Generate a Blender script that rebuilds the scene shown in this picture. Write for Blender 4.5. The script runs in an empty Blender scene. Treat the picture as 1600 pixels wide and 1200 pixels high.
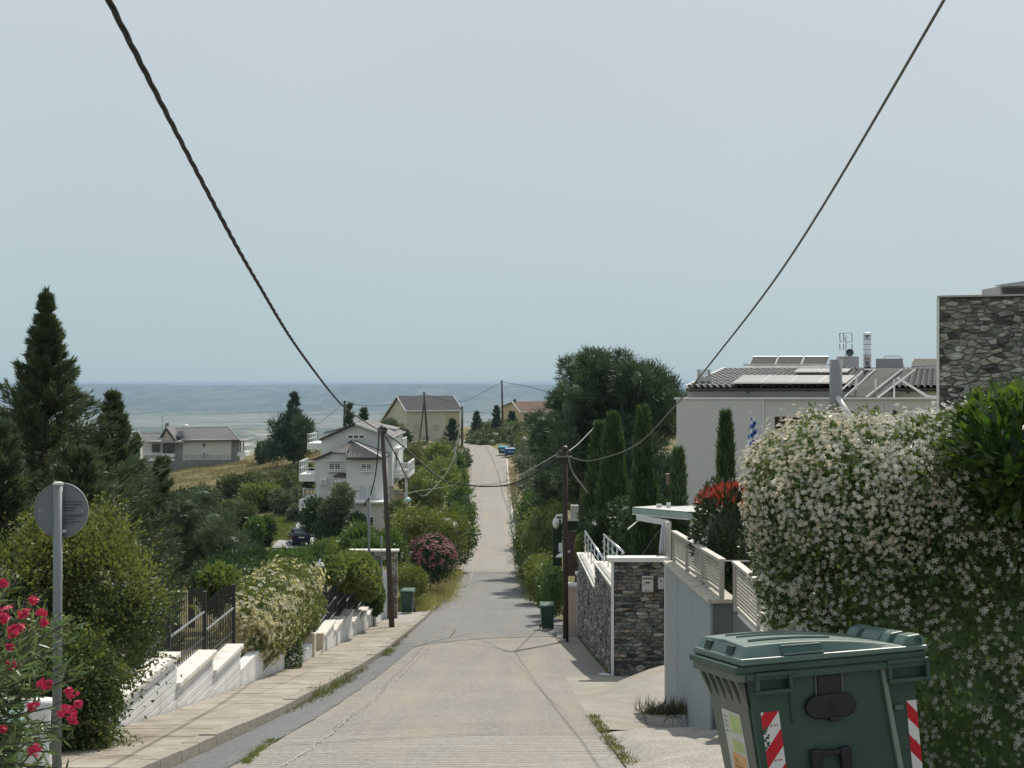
import bpy, bmesh, math, random
import numpy as np
from mathutils import Vector, Matrix

# ------------------------------------------------------------------ camera, sky, sun, exposure
scene = bpy.context.scene
col = scene.collection
F = 2400.0                                    # focal length in photo pixels (1600 wide)
cam_d = bpy.data.cameras.new('camera')
cam = bpy.data.objects.new('camera', cam_d)
col.objects.link(cam)
cam.location = (0, 0, 0)
cam.rotation_euler = (math.radians(90), 0, 0)
cam_d.sensor_width = 36.0
cam_d.lens = 54.0
cam_d.clip_start = 0.1
cam_d.clip_end = 60000
scene.camera = cam

SUN_EL, SUN_AZ = math.radians(47), math.radians(19)     # azimuth to the right of the view direction
SKY_STRENGTH, SUN_STRENGTH = 0.11, 3.7
HAZE_DENSITY = 0.95e-4
scene.view_settings.view_transform = 'Standard'
scene.view_settings.look = 'None'
scene.view_settings.exposure = 0.2
scene.view_settings.gamma = 1.0
scene.view_settings.use_curve_mapping = False
scene.cycles.max_bounces = 8
scene.cycles.transparent_max_bounces = 8
scene.cycles.volume_bounces = 0

world = bpy.data.worlds.new('World')
scene.world = world
world.use_nodes = True
wt = world.node_tree
wt.nodes.clear()
w_out = wt.nodes.new('ShaderNodeOutputWorld')
bg = wt.nodes.new('ShaderNodeBackground')
sky = wt.nodes.new('ShaderNodeTexSky')
sky.sky_type = 'NISHITA'
sky.sun_disc = False
sky.sun_elevation = SUN_EL
sky.sun_rotation = SUN_AZ
sky.altitude = 300
sky.air_density = 1.0
sky.dust_density = 3.0
sky.ozone_density = 1.0
bg.inputs['Strength'].default_value = SKY_STRENGTH
# summer haze: the clear sky is veiled by a pale, nearly even white-grey
tc = wt.nodes.new('ShaderNodeTexCoord')
sep = wt.nodes.new('ShaderNodeSeparateXYZ')
ramp = wt.nodes.new('ShaderNodeValToRGB')
ramp.color_ramp.elements[0].position = 0.0
ramp.color_ramp.elements[0].color = (0.375, 0.495, 0.54, 1)
ramp.color_ramp.elements[1].position = 1.0
ramp.color_ramp.elements[1].color = (0.50, 0.545, 0.59, 1)
for pos_, c_ in ((0.035, (0.385, 0.50, 0.545, 1)), (0.12, (0.44, 0.52, 0.55, 1)), (0.25, (0.49, 0.545, 0.58, 1))):
    e_ = ramp.color_ramp.elements.new(pos_); e_.color = c_
scl = wt.nodes.new('ShaderNodeVectorMath'); scl.operation = 'SCALE'
scl.inputs['Scale'].default_value = 1.0 / SKY_STRENGTH
wmix = wt.nodes.new('ShaderNodeMixRGB'); wmix.inputs['Fac'].default_value = 0.93
wt.links.new(tc.outputs['Generated'], sep.inputs[0])
wt.links.new(sep.outputs['Z'], ramp.inputs[0])
wn = wt.nodes.new('ShaderNodeTexNoise'); wn.inputs['Scale'].default_value = 2.2; wn.inputs['Detail'].default_value = 3
wm = wt.nodes.new('ShaderNodeMapRange'); wm.inputs[3].default_value = 0.92; wm.inputs[4].default_value = 1.08
wmul = wt.nodes.new('ShaderNodeVectorMath'); wmul.operation = 'SCALE'
wt.links.new(tc.outputs['Generated'], wn.inputs['Vector'])
wt.links.new(wn.outputs['Fac'], wm.inputs[0])
wt.links.new(ramp.outputs[0], wmul.inputs[0]); wt.links.new(wm.outputs[0], wmul.inputs['Scale'])
wt.links.new(wmul.outputs[0], scl.inputs[0])
wt.links.new(sky.outputs[0], wmix.inputs[1])
wt.links.new(scl.outputs[0], wmix.inputs[2])
wt.links.new(wmix.outputs[0], bg.inputs[0])
wt.links.new(bg.outputs[0], w_out.inputs[0])

sun_d = bpy.data.lights.new('sun', 'SUN')
sun_d.energy = SUN_STRENGTH
sun_d.angle = math.radians(0.6)
sun_d.color = (1.0, 0.93, 0.82)
sun = bpy.data.objects.new('sun', sun_d)
col.objects.link(sun)
sdir = Vector((math.sin(SUN_AZ) * math.cos(SUN_EL), math.cos(SUN_AZ) * math.cos(SUN_EL), math.sin(SUN_EL)))
sun.rotation_euler = sdir.to_track_quat('Z', 'Y').to_euler()
sun.location = (20, 40, 60)

# ------------------------------------------------------------------ helpers
def rng(seed): return np.random.default_rng(seed)

def W(px, py, Y):
    """photo pixel measured at distance Y -> world point"""
    return Vector(((px - 800) / F * Y, Y, (600 - py) / F * Y))

def pchip(xs, ys):
    xs = np.array(xs, float); ys = np.array(ys, float)
    h = np.diff(xs); d = np.diff(ys) / h
    m = np.zeros_like(ys)
    for i in range(1, len(xs) - 1):
        if d[i - 1] * d[i] > 0:
            w1 = 2 * h[i] + h[i - 1]; w2 = h[i] + 2 * h[i - 1]
            m[i] = (w1 + w2) / (w1 / d[i - 1] + w2 / d[i])
    m[0] = d[0]; m[-1] = d[-1]
    def f(x):
        x = np.asarray(x, float)
        xc = np.clip(x, xs[0], xs[-1])
        i = np.clip(np.searchsorted(xs, xc) - 1, 0, len(xs) - 2)
        t = (xc - xs[i]) / h[i]
        return ((2*t**3 - 3*t**2 + 1) * ys[i] + (t**3 - 2*t**2 + t) * h[i] * m[i]
                + (-2*t**3 + 3*t**2) * ys[i + 1] + (t**3 - t**2) * h[i] * m[i + 1])
    return f

RZ = pchip([-60, 0, 18, 25, 33, 42, 52, 65, 80, 100, 120, 140, 160, 180, 200, 225, 250, 275, 295, 320, 400, 600, 1500, 3000, 9600],
           [7.2, -1.65, -4.35, -5.35, -6.4, -7.5, -8.6, -9.95, -11.35, -12.95, -14.1, -14.9, -15.4, -15.55, -15.4, -14.7, -13.5, -12.1, -11.2, -11.0, -19, -60, -130, -160, -160])
XL = pchip([-10, 40, 110, 130, 150, 184, 222, 251, 265, 283, 300, 330], [-3.7, -3.65, -3.65, -3.9, -4.3, -4.9, -6.1, -6.9, -7.9, -11.5, -18, -30])
XR = pchip([-10, 20, 30, 36, 60, 76, 95, 110, 124, 144, 184, 222, 251, 262, 283, 300, 330], [1.3, 1.22, 1.3, 2.25, 2.25, 1.2, .8, .55, .46, .2, -.1, -.55, -.9, -1.0, -3.4, -8, -19])
LZ = pchip([-60, 0, 20, 40, 60, 100, 140, 165, 200, 230, 250, 275, 300, 400, 600, 1500, 3000],
           [7.2, -1.9, -5.1, -8.3, -10.4, -13.6, -14.5, -13.6, -11.9, -10.3, -10.0, -10.6, -13, -30, -70, -135, -160])
LN = pchip([-60, 0, 20, 60, 100, 140, 180, 220, 245, 265, 300, 340, 400, 600, 1500, 3000],
           [7.2, -1.7, -4.9, -9.6, -13.2, -14.9, -14.8, -12.6, -10.6, -9.7, -9.7, -13, -22, -66, -132, -160])
RR = pchip([-60, 0, 30, 60, 100, 150, 200, 250, 290, 320, 380, 600, 1500, 3000],
           [7.2, -1.65, -5.9, -9.2, -12.2, -14.0, -13.6, -11.6, -9.6, -9.2, -16, -60, -132, -160])

def sst(a, b, x):
    t = np.clip((x - a) / (b - a), 0, 1); return t * t * (3 - 2 * t)

def vnoise(x, y, s=0):
    return (np.sin(x * 1.3 + 2.1 * np.sin(y * .7 + s) + s) * np.cos(y * 1.1 + 1.7 * np.sin(x * .9 - s)) +
            .5 * np.sin(x * 2.9 + y * 2.3 + 1.3 * s) * np.cos(y * 3.1 - x * 1.9)) / 1.5

def T(x, y):
    x = np.asarray(x, float); y = np.asarray(y, float)
    r = RZ(y); xl = XL(y); xr = XR(y)
    left = LZ(y) - 0.125 * np.clip(-28 - x, 0, 60) * sst(120, 200, y) * (1 - sst(300, 420, y))
    left = left - .05 * np.clip(-88 - x, 0, 900) * (1 - sst(300, 900, y)) * sst(40, 160, y)
    near = LN(y)
    a = sst(-26, -12, x)
    lz = left * (1 - a) + near * a
    w = sst(0, 5, (xl - 1.75) - x)
    z = r * (1 - w) + lz * w
    wr = sst(0, 7, x - np.maximum(xr, np.where(y < 70, 5.5, xr + .4)))
    z = np.where(x > xr, r * (1 - wr) + RR(y) * wr, z)
    # roughness away from the road
    rough = np.clip(np.minimum(w, 1) + wr, 0, 1) * sst(60, 160, y) * (1 - sst(330, 500, y))
    z = z + rough * .22 * vnoise(x * .25, y * .2, 1)
    # plain and the far ridge
    fb = sst(9300, 13200, y + 500 * vnoise(x / 2300, y / 3000, 3))
    hill = 143 + 13 * vnoise(x / 1500, y / 2500, 2) + 13 * vnoise(x / 430, y / 620, 5) + 14 * vnoise(x / 3300., .3, 7) + 7 * vnoise(x / 190., y / 300, 9)
    z = z + np.where(y > 4000, fb * hill + sst(6500, 9600, y) * (4 + 5 * vnoise(x / 900, y / 900, 4)), 0)
    return z

def Yg(py):
    """distance along the road at which the road surface is seen at photo row py"""
    ys = np.linspace(8, 290, 6000)
    p = 600 - F * RZ(ys) / ys
    i = np.argmin(np.abs(p - py)); return float(ys[i])

# --- materials
MATS = {}
def nodes_of(name):
    m = bpy.data.materials.new(name); m.use_nodes = True
    nt = m.node_tree; nt.nodes.clear()
    out = nt.nodes.new('ShaderNodeOutputMaterial')
    return m, nt, out

def N(nt, typ, **kw):
    n = nt.nodes.new(typ)
    for k, v in kw.items():
        if k.startswith('i_'):
            key = k[2:]
            n.inputs[int(key) if key.isdigit() else key.replace('_', ' ')].default_value = v
        else:
            setattr(n, k, v)
    return n

def coords(nt, kind='obj', scale=(1, 1, 1)):
    if kind == 'world':
        g = N(nt, 'ShaderNodeNewGeometry'); src = g.outputs['Position']
    else:
        g = N(nt, 'ShaderNodeTexCoord'); src = g.outputs['Object']
    mp = N(nt, 'ShaderNodeMapping'); mp.inputs['Scale'].default_value = scale
    nt.links.new(src, mp.inputs[0])
    return mp.outputs[0]

def ramp_(nt, stops, fac=None):
    r = N(nt, 'ShaderNodeValToRGB')
    els = r.color_ramp.elements
    while len(els) < len(stops): els.new(.5)
    for e, (p, c) in zip(els, stops):
        e.position = p; e.color = tuple(c) + (1,) if len(c) == 3 else c
    if fac is not None: nt.links.new(fac, r.inputs[0])
    return r.outputs[0]

def mixc(nt, fac, a, b, mode='MIX'):
    m = N(nt, 'ShaderNodeMixRGB', blend_type=mode)
    for sock, v in ((m.inputs[0], fac), (m.inputs[1], a), (m.inputs[2], b)):
        if hasattr(v, 'links') or isinstance(v, bpy.types.NodeSocket): nt.links.new(v, sock)
        elif isinstance(v, (int, float)): sock.default_value = v
        else: sock.default_value = tuple(v) + (1,)
    return m.outputs[0]

def noise(nt, vec, scale, detail=4, rough=.55):
    n = N(nt, 'ShaderNodeTexNoise'); n.inputs['Scale'].default_value = scale
    n.inputs['Detail'].default_value = detail; n.inputs['Roughness'].default_value = rough
    nt.links.new(vec, n.inputs['Vector']); return n.outputs['Fac']

def finish(nt, out, colr, rough=.8, bump=None, bstr=.3, bdist=.01, metal=0., spec=.3, normal=None):
    p = N(nt, 'ShaderNodeBsdfPrincipled')
    if isinstance(colr, bpy.types.NodeSocket): nt.links.new(colr, p.inputs['Base Color'])
    else: p.inputs['Base Color'].default_value = tuple(colr) + (1,)
    if isinstance(rough, bpy.types.NodeSocket): nt.links.new(rough, p.inputs['Roughness'])
    else: p.inputs['Roughness'].default_value = rough
    p.inputs['Metallic'].default_value = metal
    p.inputs['Specular IOR Level'].default_value = spec
    if bump is not None:
        b = N(nt, 'ShaderNodeBump'); b.inputs['Strength'].default_value = bstr; b.inputs['Distance'].default_value = bdist
        nt.links.new(bump, b.inputs['Height']); nt.links.new(b.outputs[0], p.inputs['Normal'])
    nt.links.new(p.outputs[0], out.inputs[0])
    return p

def simple(name, c, rough=.75, var=.12, scale=3., bump=0.3, bdist=.004, metal=0., spec=.3, dirt=None, streak=False, rand=0., drip=0.):
    """plain painted or plastered surface with uneven tone, grain and optional dirt"""
    if name in MATS: return MATS[name]
    m, nt, out = nodes_of(name)
    v = coords(nt, 'world', (1, 1, .25) if streak else (1, 1, 1))
    n1 = noise(nt, v, scale, 5); n2 = noise(nt, coords(nt, 'world'), scale * 9, 3)
    lo = tuple(k * (1 - var) for k in c); hi = tuple(min(1, k * (1 + var)) for k in c)
    cc = ramp_(nt, [(.3, lo), (.7, hi)], n1)
    cc = mixc(nt, .25, cc, ramp_(nt, [(.3, lo), (.7, hi)], n2))
    if dirt:
        n3 = noise(nt, v, scale * .6, 6, .65)
        cc = mixc(nt, ramp_(nt, [(.5, (0, 0, 0)), (.72, (.75, .75, .75))], n3), cc, dirt)
    if drip:
        nd = noise(nt, coords(nt, 'world', (1.7, 1.7, .12)), 1.0, 7, .68); ne = noise(nt, coords(nt, 'world'), .5, 4, .6)
        k = mixc(nt, 1., ramp_(nt, [(.50, (0, 0, 0)), (.70, (drip,) * 3)], nd), ramp_(nt, [(.40, (0, 0, 0)), (.6, (1, 1, 1))], ne), 'MULTIPLY')
        cc = mixc(nt, k, cc, tuple(v * .45 for v in c))
    if rand:
        oi = N(nt, 'ShaderNodeObjectInfo')
        mr = N(nt, 'ShaderNodeMapRange'); mr.inputs[3].default_value = 1 - rand; mr.inputs[4].default_value = 1 + rand
        nt.links.new(oi.outputs['Random'], mr.inputs[0])
        vm = N(nt, 'ShaderNodeVectorMath', operation='SCALE'); nt.links.new(cc, vm.inputs[0]); nt.links.new(mr.outputs[0], vm.inputs['Scale'])
        cc = vm.outputs[0]
    finish(nt, out, cc, rough, n2, bump, bdist, metal, spec)
    MATS[name] = m
    return m

LEAF_GAIN = 1.65
def leafmat(name, cols, rough=.55, trans=.35, tcol=None, nscale=.6, spec=.35):
    """foliage: every leaf its own tone, larger lighter and duller patches, light comes through"""
    if name in MATS: return MATS[name]
    m, nt, out = nodes_of(name)
    g = N(nt, 'ShaderNodeNewGeometry')
    k = len(cols)
    c1 = ramp_(nt, [(i / max(1, k - 1), cols[i]) for i in range(k)], g.outputs['Random Per Island'])
    n = noise(nt, coords(nt, 'world'), nscale, 3)
    dark = tuple(v * .6 for v in cols[0]); lite = tuple(min(1, v * 1.25) for v in cols[-1])
    c2 = ramp_(nt, [(.3, dark), (.7, lite)], n)
    cc = mixc(nt, .4, c1, c2)
    vm = N(nt, 'ShaderNodeVectorMath', operation='SCALE'); vm.inputs['Scale'].default_value = 1.0 if max(cols[-1]) > .3 else LEAF_GAIN; nt.links.new(cc, vm.inputs[0]); cc = vm.outputs[0]
    p = N(nt, 'ShaderNodeBsdfPrincipled'); nt.links.new(cc, p.inputs['Base Color'])
    p.inputs['Roughness'].default_value = rough; p.inputs['Specular IOR Level'].default_value = spec
    t = N(nt, 'ShaderNodeBsdfTranslucent')
    tc_ = mixc(nt, 1.0, cc, tcol or (1.0, 1.0, .55), 'MULTIPLY')
    nt.links.new(tc_, t.inputs[0])
    mx = N(nt, 'ShaderNodeMixShader'); mx.inputs[0].default_value = trans
    nt.links.new(p.outputs[0], mx.inputs[1]); nt.links.new(t.outputs[0], mx.inputs[2])
    nt.links.new(mx.outputs[0], out.inputs[0])
    MATS[name] = m
    return m

# --- objects
def orig(parent):
    o = Vector((0, 0, 0))
    while parent is not None:
        o += parent.location; parent = parent.parent
    return o

def link(name, me, parent=None, label=None, cat=None, group=None, kind=None):
    o = bpy.data.objects.new(name, me); col.objects.link(o)
    if parent is not None: o.parent = parent
    for k, v in (('label', label), ('category', cat), ('group', group), ('kind', kind)):
        if v: o[k] = v
    return o

def thing(name, label, cat, loc, group=None):
    o = link(name, None, None, label, cat, group)
    o.location = loc; o.empty_display_size = .2
    return o

def copy_tree(o, parent=None):
    c = o.copy(); col.objects.link(c); c.parent = parent
    for ch in list(o.children): copy_tree(ch, c)
    return c

class MB:
    """collects boxes, prisms, tubes and faces; build() links them as one mesh object"""
    def __init__(s): s.v = []; s.f = []; s.mi = []; s.cur = 0
    def add(s, vs, fs):
        b = len(s.v); s.v += [tuple(v) for v in vs]
        s.f += [tuple(i + b for i in f) for f in fs]; s.mi += [s.cur] * len(fs); return s
    def box(s, x0, x1, y0, y1, z0, z1):
        vs = [(x, y, z) for z in (z0, z1) for y in (y0, y1) for x in (x0, x1)]
        return s.add(vs, [(0, 2, 3, 1), (4, 5, 7, 6), (0, 1, 5, 4), (1, 3, 7, 5), (3, 2, 6, 7), (2, 0, 4, 6)])
    def hexa(s, pts):
        """8 corners: bottom ring 4, top ring 4 (counter-clockwise from above)"""
        return s.add(pts, [(3, 2, 1, 0), (4, 5, 6, 7), (0, 1, 5, 4), (1, 2, 6, 5), (2, 3, 7, 6), (3, 0, 4, 7)])
    def prism(s, poly, d):
        n = len(poly); d = Vector(d); a = [Vector(p) for p in poly]
        return s.add(a + [p + d for p in a], [tuple(range(n))[::-1], tuple(range(n, 2 * n))] + [(i, (i + 1) % n, n + (i + 1) % n, n + i) for i in range(n)])
    def face(s, pts): return s.add(pts, [tuple(range(len(pts)))])
    def tube(s, pts, r, n=8, cap=True):
        pts = [Vector(p) for p in pts]; k = len(pts)
        rs = r if isinstance(r, (list, tuple)) else [r] * k
        vs = []; fs = []; up = Vector((0, 0, 1))
        for i, p in enumerate(pts):
            d = (pts[min(i + 1, k - 1)] - pts[max(i - 1, 0)]).normalized()
            u = up if abs(d.dot(up)) < .95 else Vector((0, 1, 0))
            a = d.cross(u).normalized(); b = a.cross(d).normalized()
            for j in range(n):
                t = 2 * math.pi * j / n
                vs.append(p + (a * math.cos(t) + b * math.sin(t)) * rs[i])
        for i in range(k - 1):
            for j in range(n):
                q = (j + 1) % n
                fs.append((i * n + j, i * n + q, (i + 1) * n + q, (i + 1) * n + j))
        if cap: fs += [tuple(range(n))[::-1], tuple(range((k - 1) * n, k * n))]
        return s.add(vs, fs)
    def lathe(s, prof, c, n=16):
        vs = []; fs = []
        for r, z in prof:
            for j in range(n):
                t = 2 * math.pi * j / n; vs.append((c[0] + r * math.cos(t), c[1] + r * math.sin(t), c[2] + z))
        for i in range(len(prof) - 1):
            for j in range(n):
                q = (j + 1) % n; fs.append((i * n + j, i * n + q, (i + 1) * n + q, (i + 1) * n + j))
        fs += [tuple(range(n))[::-1], tuple(range((len(prof) - 1) * n, len(prof) * n))]
        return s.add(vs, fs)
    def mesh(s, name, mat, off=(0, 0, 0), fix=True):
        me = bpy.data.meshes.new(name)
        o = Vector(off)
        me.from_pydata([tuple(Vector(v) - o) for v in s.v], [], s.f)
        for m in (mat if isinstance(mat, (list, tuple)) else [mat]): me.materials.append(m)
        if any(s.mi): me.polygons.foreach_set('material_index', s.mi)
        if fix:
            bm = bmesh.new(); bm.from_mesh(me); bmesh.ops.recalc_face_normals(bm, faces=bm.faces); bm.to_mesh(me); bm.free()
        me.update(); return me
    def build(s, name, mat, parent=None, bevel=0, smooth=False, local=False, **kw):
        me = s.mesh(name, mat, (0, 0, 0) if local else orig(parent))
        o = link(name, me, parent, **kw)
        if smooth: me.polygons.foreach_set('use_smooth', [True] * len(me.polygons))
        if bevel:
            b = o.modifiers.new('bevel', 'BEVEL'); b.width = bevel; b.segments = 2; b.limit_method = 'ANGLE'
        return o

def np_mesh(name, V, Fc, mats, smooth=False, mi=None):
    """V (n,3), Fc (m,k) with k = 3 or 4"""
    me = bpy.data.meshes.new(name)
    V = np.ascontiguousarray(V, np.float32); Fc = np.ascontiguousarray(Fc, np.int32)
    m, k = Fc.shape
    me.vertices.add(len(V)); me.vertices.foreach_set('co', V.ravel())
    me.loops.add(m * k); me.loops.foreach_set('vertex_index', Fc.ravel())
    me.polygons.add(m); me.polygons.foreach_set('loop_start', np.arange(0, m * k, k, dtype=np.int32))
    try: me.polygons.foreach_set('loop_total', np.full(m, k, np.int32))
    except Exception: pass
    for a in (mats if isinstance(mats, (list, tuple)) else [mats]): me.materials.append(a)
    if mi is not None: me.polygons.foreach_set('material_index', mi.astype(np.int32))
    if smooth: me.polygons.foreach_set('use_smooth', np.ones(m, bool))
    me.update(calc_edges=True)
    return me

def strip(name, ys, left, right, mat, dz=0., n=8, zf=None, **kw):
    """sheet following the road: left(y)..right(y), n columns"""
    ys = np.asarray(ys, float); V = []
    for y in ys:
        a, b = float(left(y)), float(right(y))
        for k in range(n + 1):
            x = a + (b - a) * k / n
            V.append((x, y, float((zf or (lambda x, y: RZ(y)))(x, y)) + dz))
    Fc = [(i * (n + 1) + k, i * (n + 1) + k + 1, (i + 1) * (n + 1) + k + 1, (i + 1) * (n + 1) + k) for i in range(len(ys) - 1) for k in range(n)]
    me = np_mesh(name, np.array(V), np.array(Fc), mat, smooth=True)
    return link(name, me, **kw)

# ------------------------------------------------------------------ setting: ground
def ground_mat():
    m, nt, out = nodes_of('ground')
    g = N(nt, 'ShaderNodeNewGeometry'); P = g.outputs['Position']
    sp = N(nt, 'ShaderNodeSeparateXYZ'); nt.links.new(P, sp.inputs[0])
    v1 = coords(nt, 'world')
    # near: dry grass, green lawn and earth
    n1 = noise(nt, v1, .12, 6, .62); n2 = noise(nt, coords(nt, 'world', (1, .35, 1)), 1.2, 5); n3 = noise(nt, v1, 7, 4)
    c = ramp_(nt, [(.36, (.075, .095, .035)), (.46, (.17, .155, .07)), (.58, (.29, .235, .125)), (.72, (.22, .20, .10))], n1)
    c = mixc(nt, ramp_(nt, [(.40, (0, 0, 0)), (.62, (.8, .8, .8))], n2), c, (.11, .12, .048))
    c = mixc(nt, .35, c, ramp_(nt, [(.35, (.06, .06, .03)), (.7, (.34, .29, .17))], n3))
    # far plain: strips of fields with hedges and woods between
    vf = coords(nt, 'world', (.0030, .0014, .003))
    vo = N(nt, 'ShaderNodeTexVoronoi', feature='F1'); vo.inputs['Scale'].default_value = 1; nt.links.new(vf, vo.inputs['Vector'])
    fieldc = ramp_(nt, [(.0, (.07, .10, .045)), (.3, (.19, .18, .10)), (.55, (.09, .12, .05)), (.8, (.30, .26, .17)), (1, (.13, .14, .08))], vo.outputs['Color'])
    nf = noise(nt, coords(nt, 'world', (.0042, .0011, .001)), 1, 9, .68)
    woods = ramp_(nt, [(.46, (0, 0, 0)), (.53, (1, 1, 1))], nf)
    fc = mixc(nt, woods, fieldc, (.035, .06, .03))
    nb = noise(nt, coords(nt, 'world', (.016, .0032, .01)), 1, 5, .6)
    fc = mixc(nt, ramp_(nt, [(.60, (0, 0, 0)), (.66, (.8, .8, .8))], nb), fc, (.5, .46, .40))
    fc = mixc(nt, ramp_(nt, [(.36, (.8, .8, .8)), (.44, (0, 0, 0))], nb), fc, (.03, .05, .03))
    # pale dry belt in the middle of the plain
    belt = N(nt, 'ShaderNodeMapRange', interpolation_type='SMOOTHSTEP'); belt.inputs[1].default_value = 5300; belt.inputs[2].default_value = 5900
    nt.links.new(sp.outputs['Y'], belt.inputs[0])
    belt2 = N(nt, 'ShaderNodeMapRange', interpolation_type='SMOOTHSTEP'); belt2.inputs[1].default_value = 8200; belt2.inputs[2].default_value = 7400
    nt.links.new(sp.outputs['Y'], belt2.inputs[0])
    mu = N(nt, 'ShaderNodeMath', operation='MULTIPLY'); nt.links.new(belt.outputs[0], mu.inputs[0]); nt.links.new(belt2.outputs[0], mu.inputs[1])
    mu2 = N(nt, 'ShaderNodeMath', operation='MULTIPLY'); mu2.inputs[1].default_value = .75; nt.links.new(mu.outputs[0], mu2.inputs[0])
    ns = noise(nt, coords(nt, 'world', (.0014, .0036, .001)), 1, 6, .6)
    fc = mixc(nt, mu2.outputs[0], fc, ramp_(nt, [(.38, (.14, .15, .10)), (.55, (.27, .25, .19)), (.7, (.38, .35, .28))], ns))
    hw = N(nt, 'ShaderNodeMapRange'); hw.inputs[1].default_value = 8200; hw.inputs[2].default_value = 9600; hw.inputs[4].default_value = .45; nt.links.new(sp.outputs['Y'], hw.inputs[0])
    fc = mixc(nt, hw.outputs[0], fc, (.035, .055, .035))
    d = N(nt, 'ShaderNodeMapRange'); d.inputs[1].default_value = 380; d.inputs[2].default_value = 600; nt.links.new(sp.outputs['Y'], d.inputs[0])
    c = mixc(nt, d.outputs[0], c, fc)
    finish(nt, out, c, .95, n3, .6, .05, spec=.1)
    return m

def make_ground():
    ys = np.concatenate([np.arange(-60, 10, 5.), np.arange(10, 90, 2.5), np.arange(90, 340, 3.), np.geomspace(345, 9000, 60), np.arange(9100, 14500, 85.), [17000, 19500]])
    xs = np.concatenate([-np.geomspace(14, 9200, 150)[::-1], np.arange(-13.5, 14, .5), np.geomspace(14.2, 9200, 146)])
    X, Y = np.meshgrid(xs, ys)
    # columns spread with distance so the far hills get their share of detail
    Z = T(X, Y) - .02
    under = (X > XL(Y) - 1.75) & (X < XR(Y) + .3) & (Y < 330)
    Z = Z - np.where(under, .10, 0) - np.where((X > .5) & (X < 6.2) & (Y > 19.5) & (Y < 31), .8, 0)
    V = np.stack([X, Y, Z], -1).reshape(-1, 3)
    nx, ny = len(xs), len(ys)
    i = np.arange(ny - 1)[:, None] * nx + np.arange(nx - 1)[None]
    Fc = np.stack([i, i + 1, i + 1 + nx, i + nx], -1).reshape(-1, 4)
    link('ground', np_mesh('ground', V, Fc, ground_mat(), smooth=True), kind='structure')
make_ground()

# ------------------------------------------------------------------ road, gutter, pavement
def concrete_mat(name, base, groove=0., spots=.5, warm=(.36, .30, .22)):
    m, nt, out = nodes_of(name)
    v = coords(nt, 'world')
    n1 = noise(nt, v, .35, 6, .6); n2 = noise(nt, v, 3.0, 5, .6); n3 = noise(nt, v, 45, 4, .7)
    lo = tuple(k * .70 for k in base); hi = tuple(k * 1.16 for k in base)
    c = ramp_(nt, [(.36, lo), (.62, hi)], n1)
    c = mixc(nt, .35, c, ramp_(nt, [(.3, tuple(k * .72 for k in base)), (.7, tuple(k * 1.2 for k in base))], n2))
    c = mixc(nt, .5, c, ramp_(nt, [(.34, tuple(k * .42 for k in base)), (.62, tuple(k * 1.4 for k in base))], n3))
    c = mixc(nt, .38, c, ramp_(nt, [(.36, tuple(k * .5 for k in base)), (.60, tuple(k * 1.3 for k in base))], noise(nt, coords(nt, 'world', (1, .4, 1)), 14, 5, .7)))
    # long tyre-worn and stained bands along the road
    nb = noise(nt, coords(nt, 'world', (1.3, .04, 1)), 1.0, 5, .6)
    c = mixc(nt, ramp_(nt, [(.44, (0, 0, 0)), (.66, (.45, .45, .45))], nb), c, warm)
    h = n3
    if groove:
        w = N(nt, 'ShaderNodeTexWave', wave_type='BANDS', bands_direction='Y', wave_profile='SAW')
        w.inputs['Scale'].default_value = 1.25; w.inputs['Distortion'].default_value = 2.2
        w.inputs['Detail'].default_value = 3; w.inputs['Detail Scale'].default_value = .6
        nt.links.new(coords(nt, 'world', (.25, 1, 1)), w.inputs['Vector'])
        wr = ramp_(nt, [(0, (1, 1, 1)), (.16, (.55, .55, .55)), (.3, (0, 0, 0))], w.outputs['Fac'])
        ng = noise(nt, coords(nt, 'world', (.5, 2, 1)), 1.5, 3)
        wm_ = mixc(nt, 1.0, wr, ramp_(nt, [(.33, (0, 0, 0)), (.52, (1, 1, 1))], ng), 'MULTIPLY')
        sc = N(nt, 'ShaderNodeVectorMath', operation='SCALE'); sc.inputs['Scale'].default_value = groove; nt.links.new(wm_, sc.inputs[0])
        c = mixc(nt, sc.outputs[0], c, tuple(k * .3 for k in base))
        h = mixc(nt, sc.outputs[0], n3, (0, 0, 0))
    finish(nt, out, c, .88, h, .45, .006, spec=.25)
    return m

M_conc = concrete_mat('road_concrete', (.258, .244, .226), groove=.25)
M_conc_near = concrete_mat('grooved_concrete', (.30, .288, .265), groove=1.0)
M_conc_far = concrete_mat('far_concrete', (.275, .264, .244), groove=0.)
M_asph = concrete_mat('asphalt', (.15, .155, .16), warm=(.20, .195, .185))
M_asph_mid = concrete_mat('worn_asphalt', (.195, .198, .195), warm=(.235, .225, .205))
M_pave = concrete_mat('pavement', (.40, .345, .275), warm=(.26, .19, .12))
M_kerb = concrete_mat('kerb_concrete', (.31, .29, .25))
M_gravel = concrete_mat('gravel', (.34, .33, .31))

ys_r = np.concatenate([np.arange(-6, 20.2, .5), np.arange(20.5, 120, 1.), np.arange(120, 331, 2.)])
strip('road', ys_r, XL, XR, M_conc, 0, 10, kind='structure')
strip('road', np.arange(112, 331, 2.), lambda y: XL(y) + .25, lambda y: XR(y) - .05, M_conc_far, .004, 8, kind='structure')
gr_y = np.linspace(-6, 20.6, 54)
strip('road', gr_y, lambda y: -3.02, lambda y: XR(y) - .02, M_conc_near, .006, 20, zf=lambda x, y: RZ(y) + (0 if y < 20.3 else -.003), kind='structure')
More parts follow.
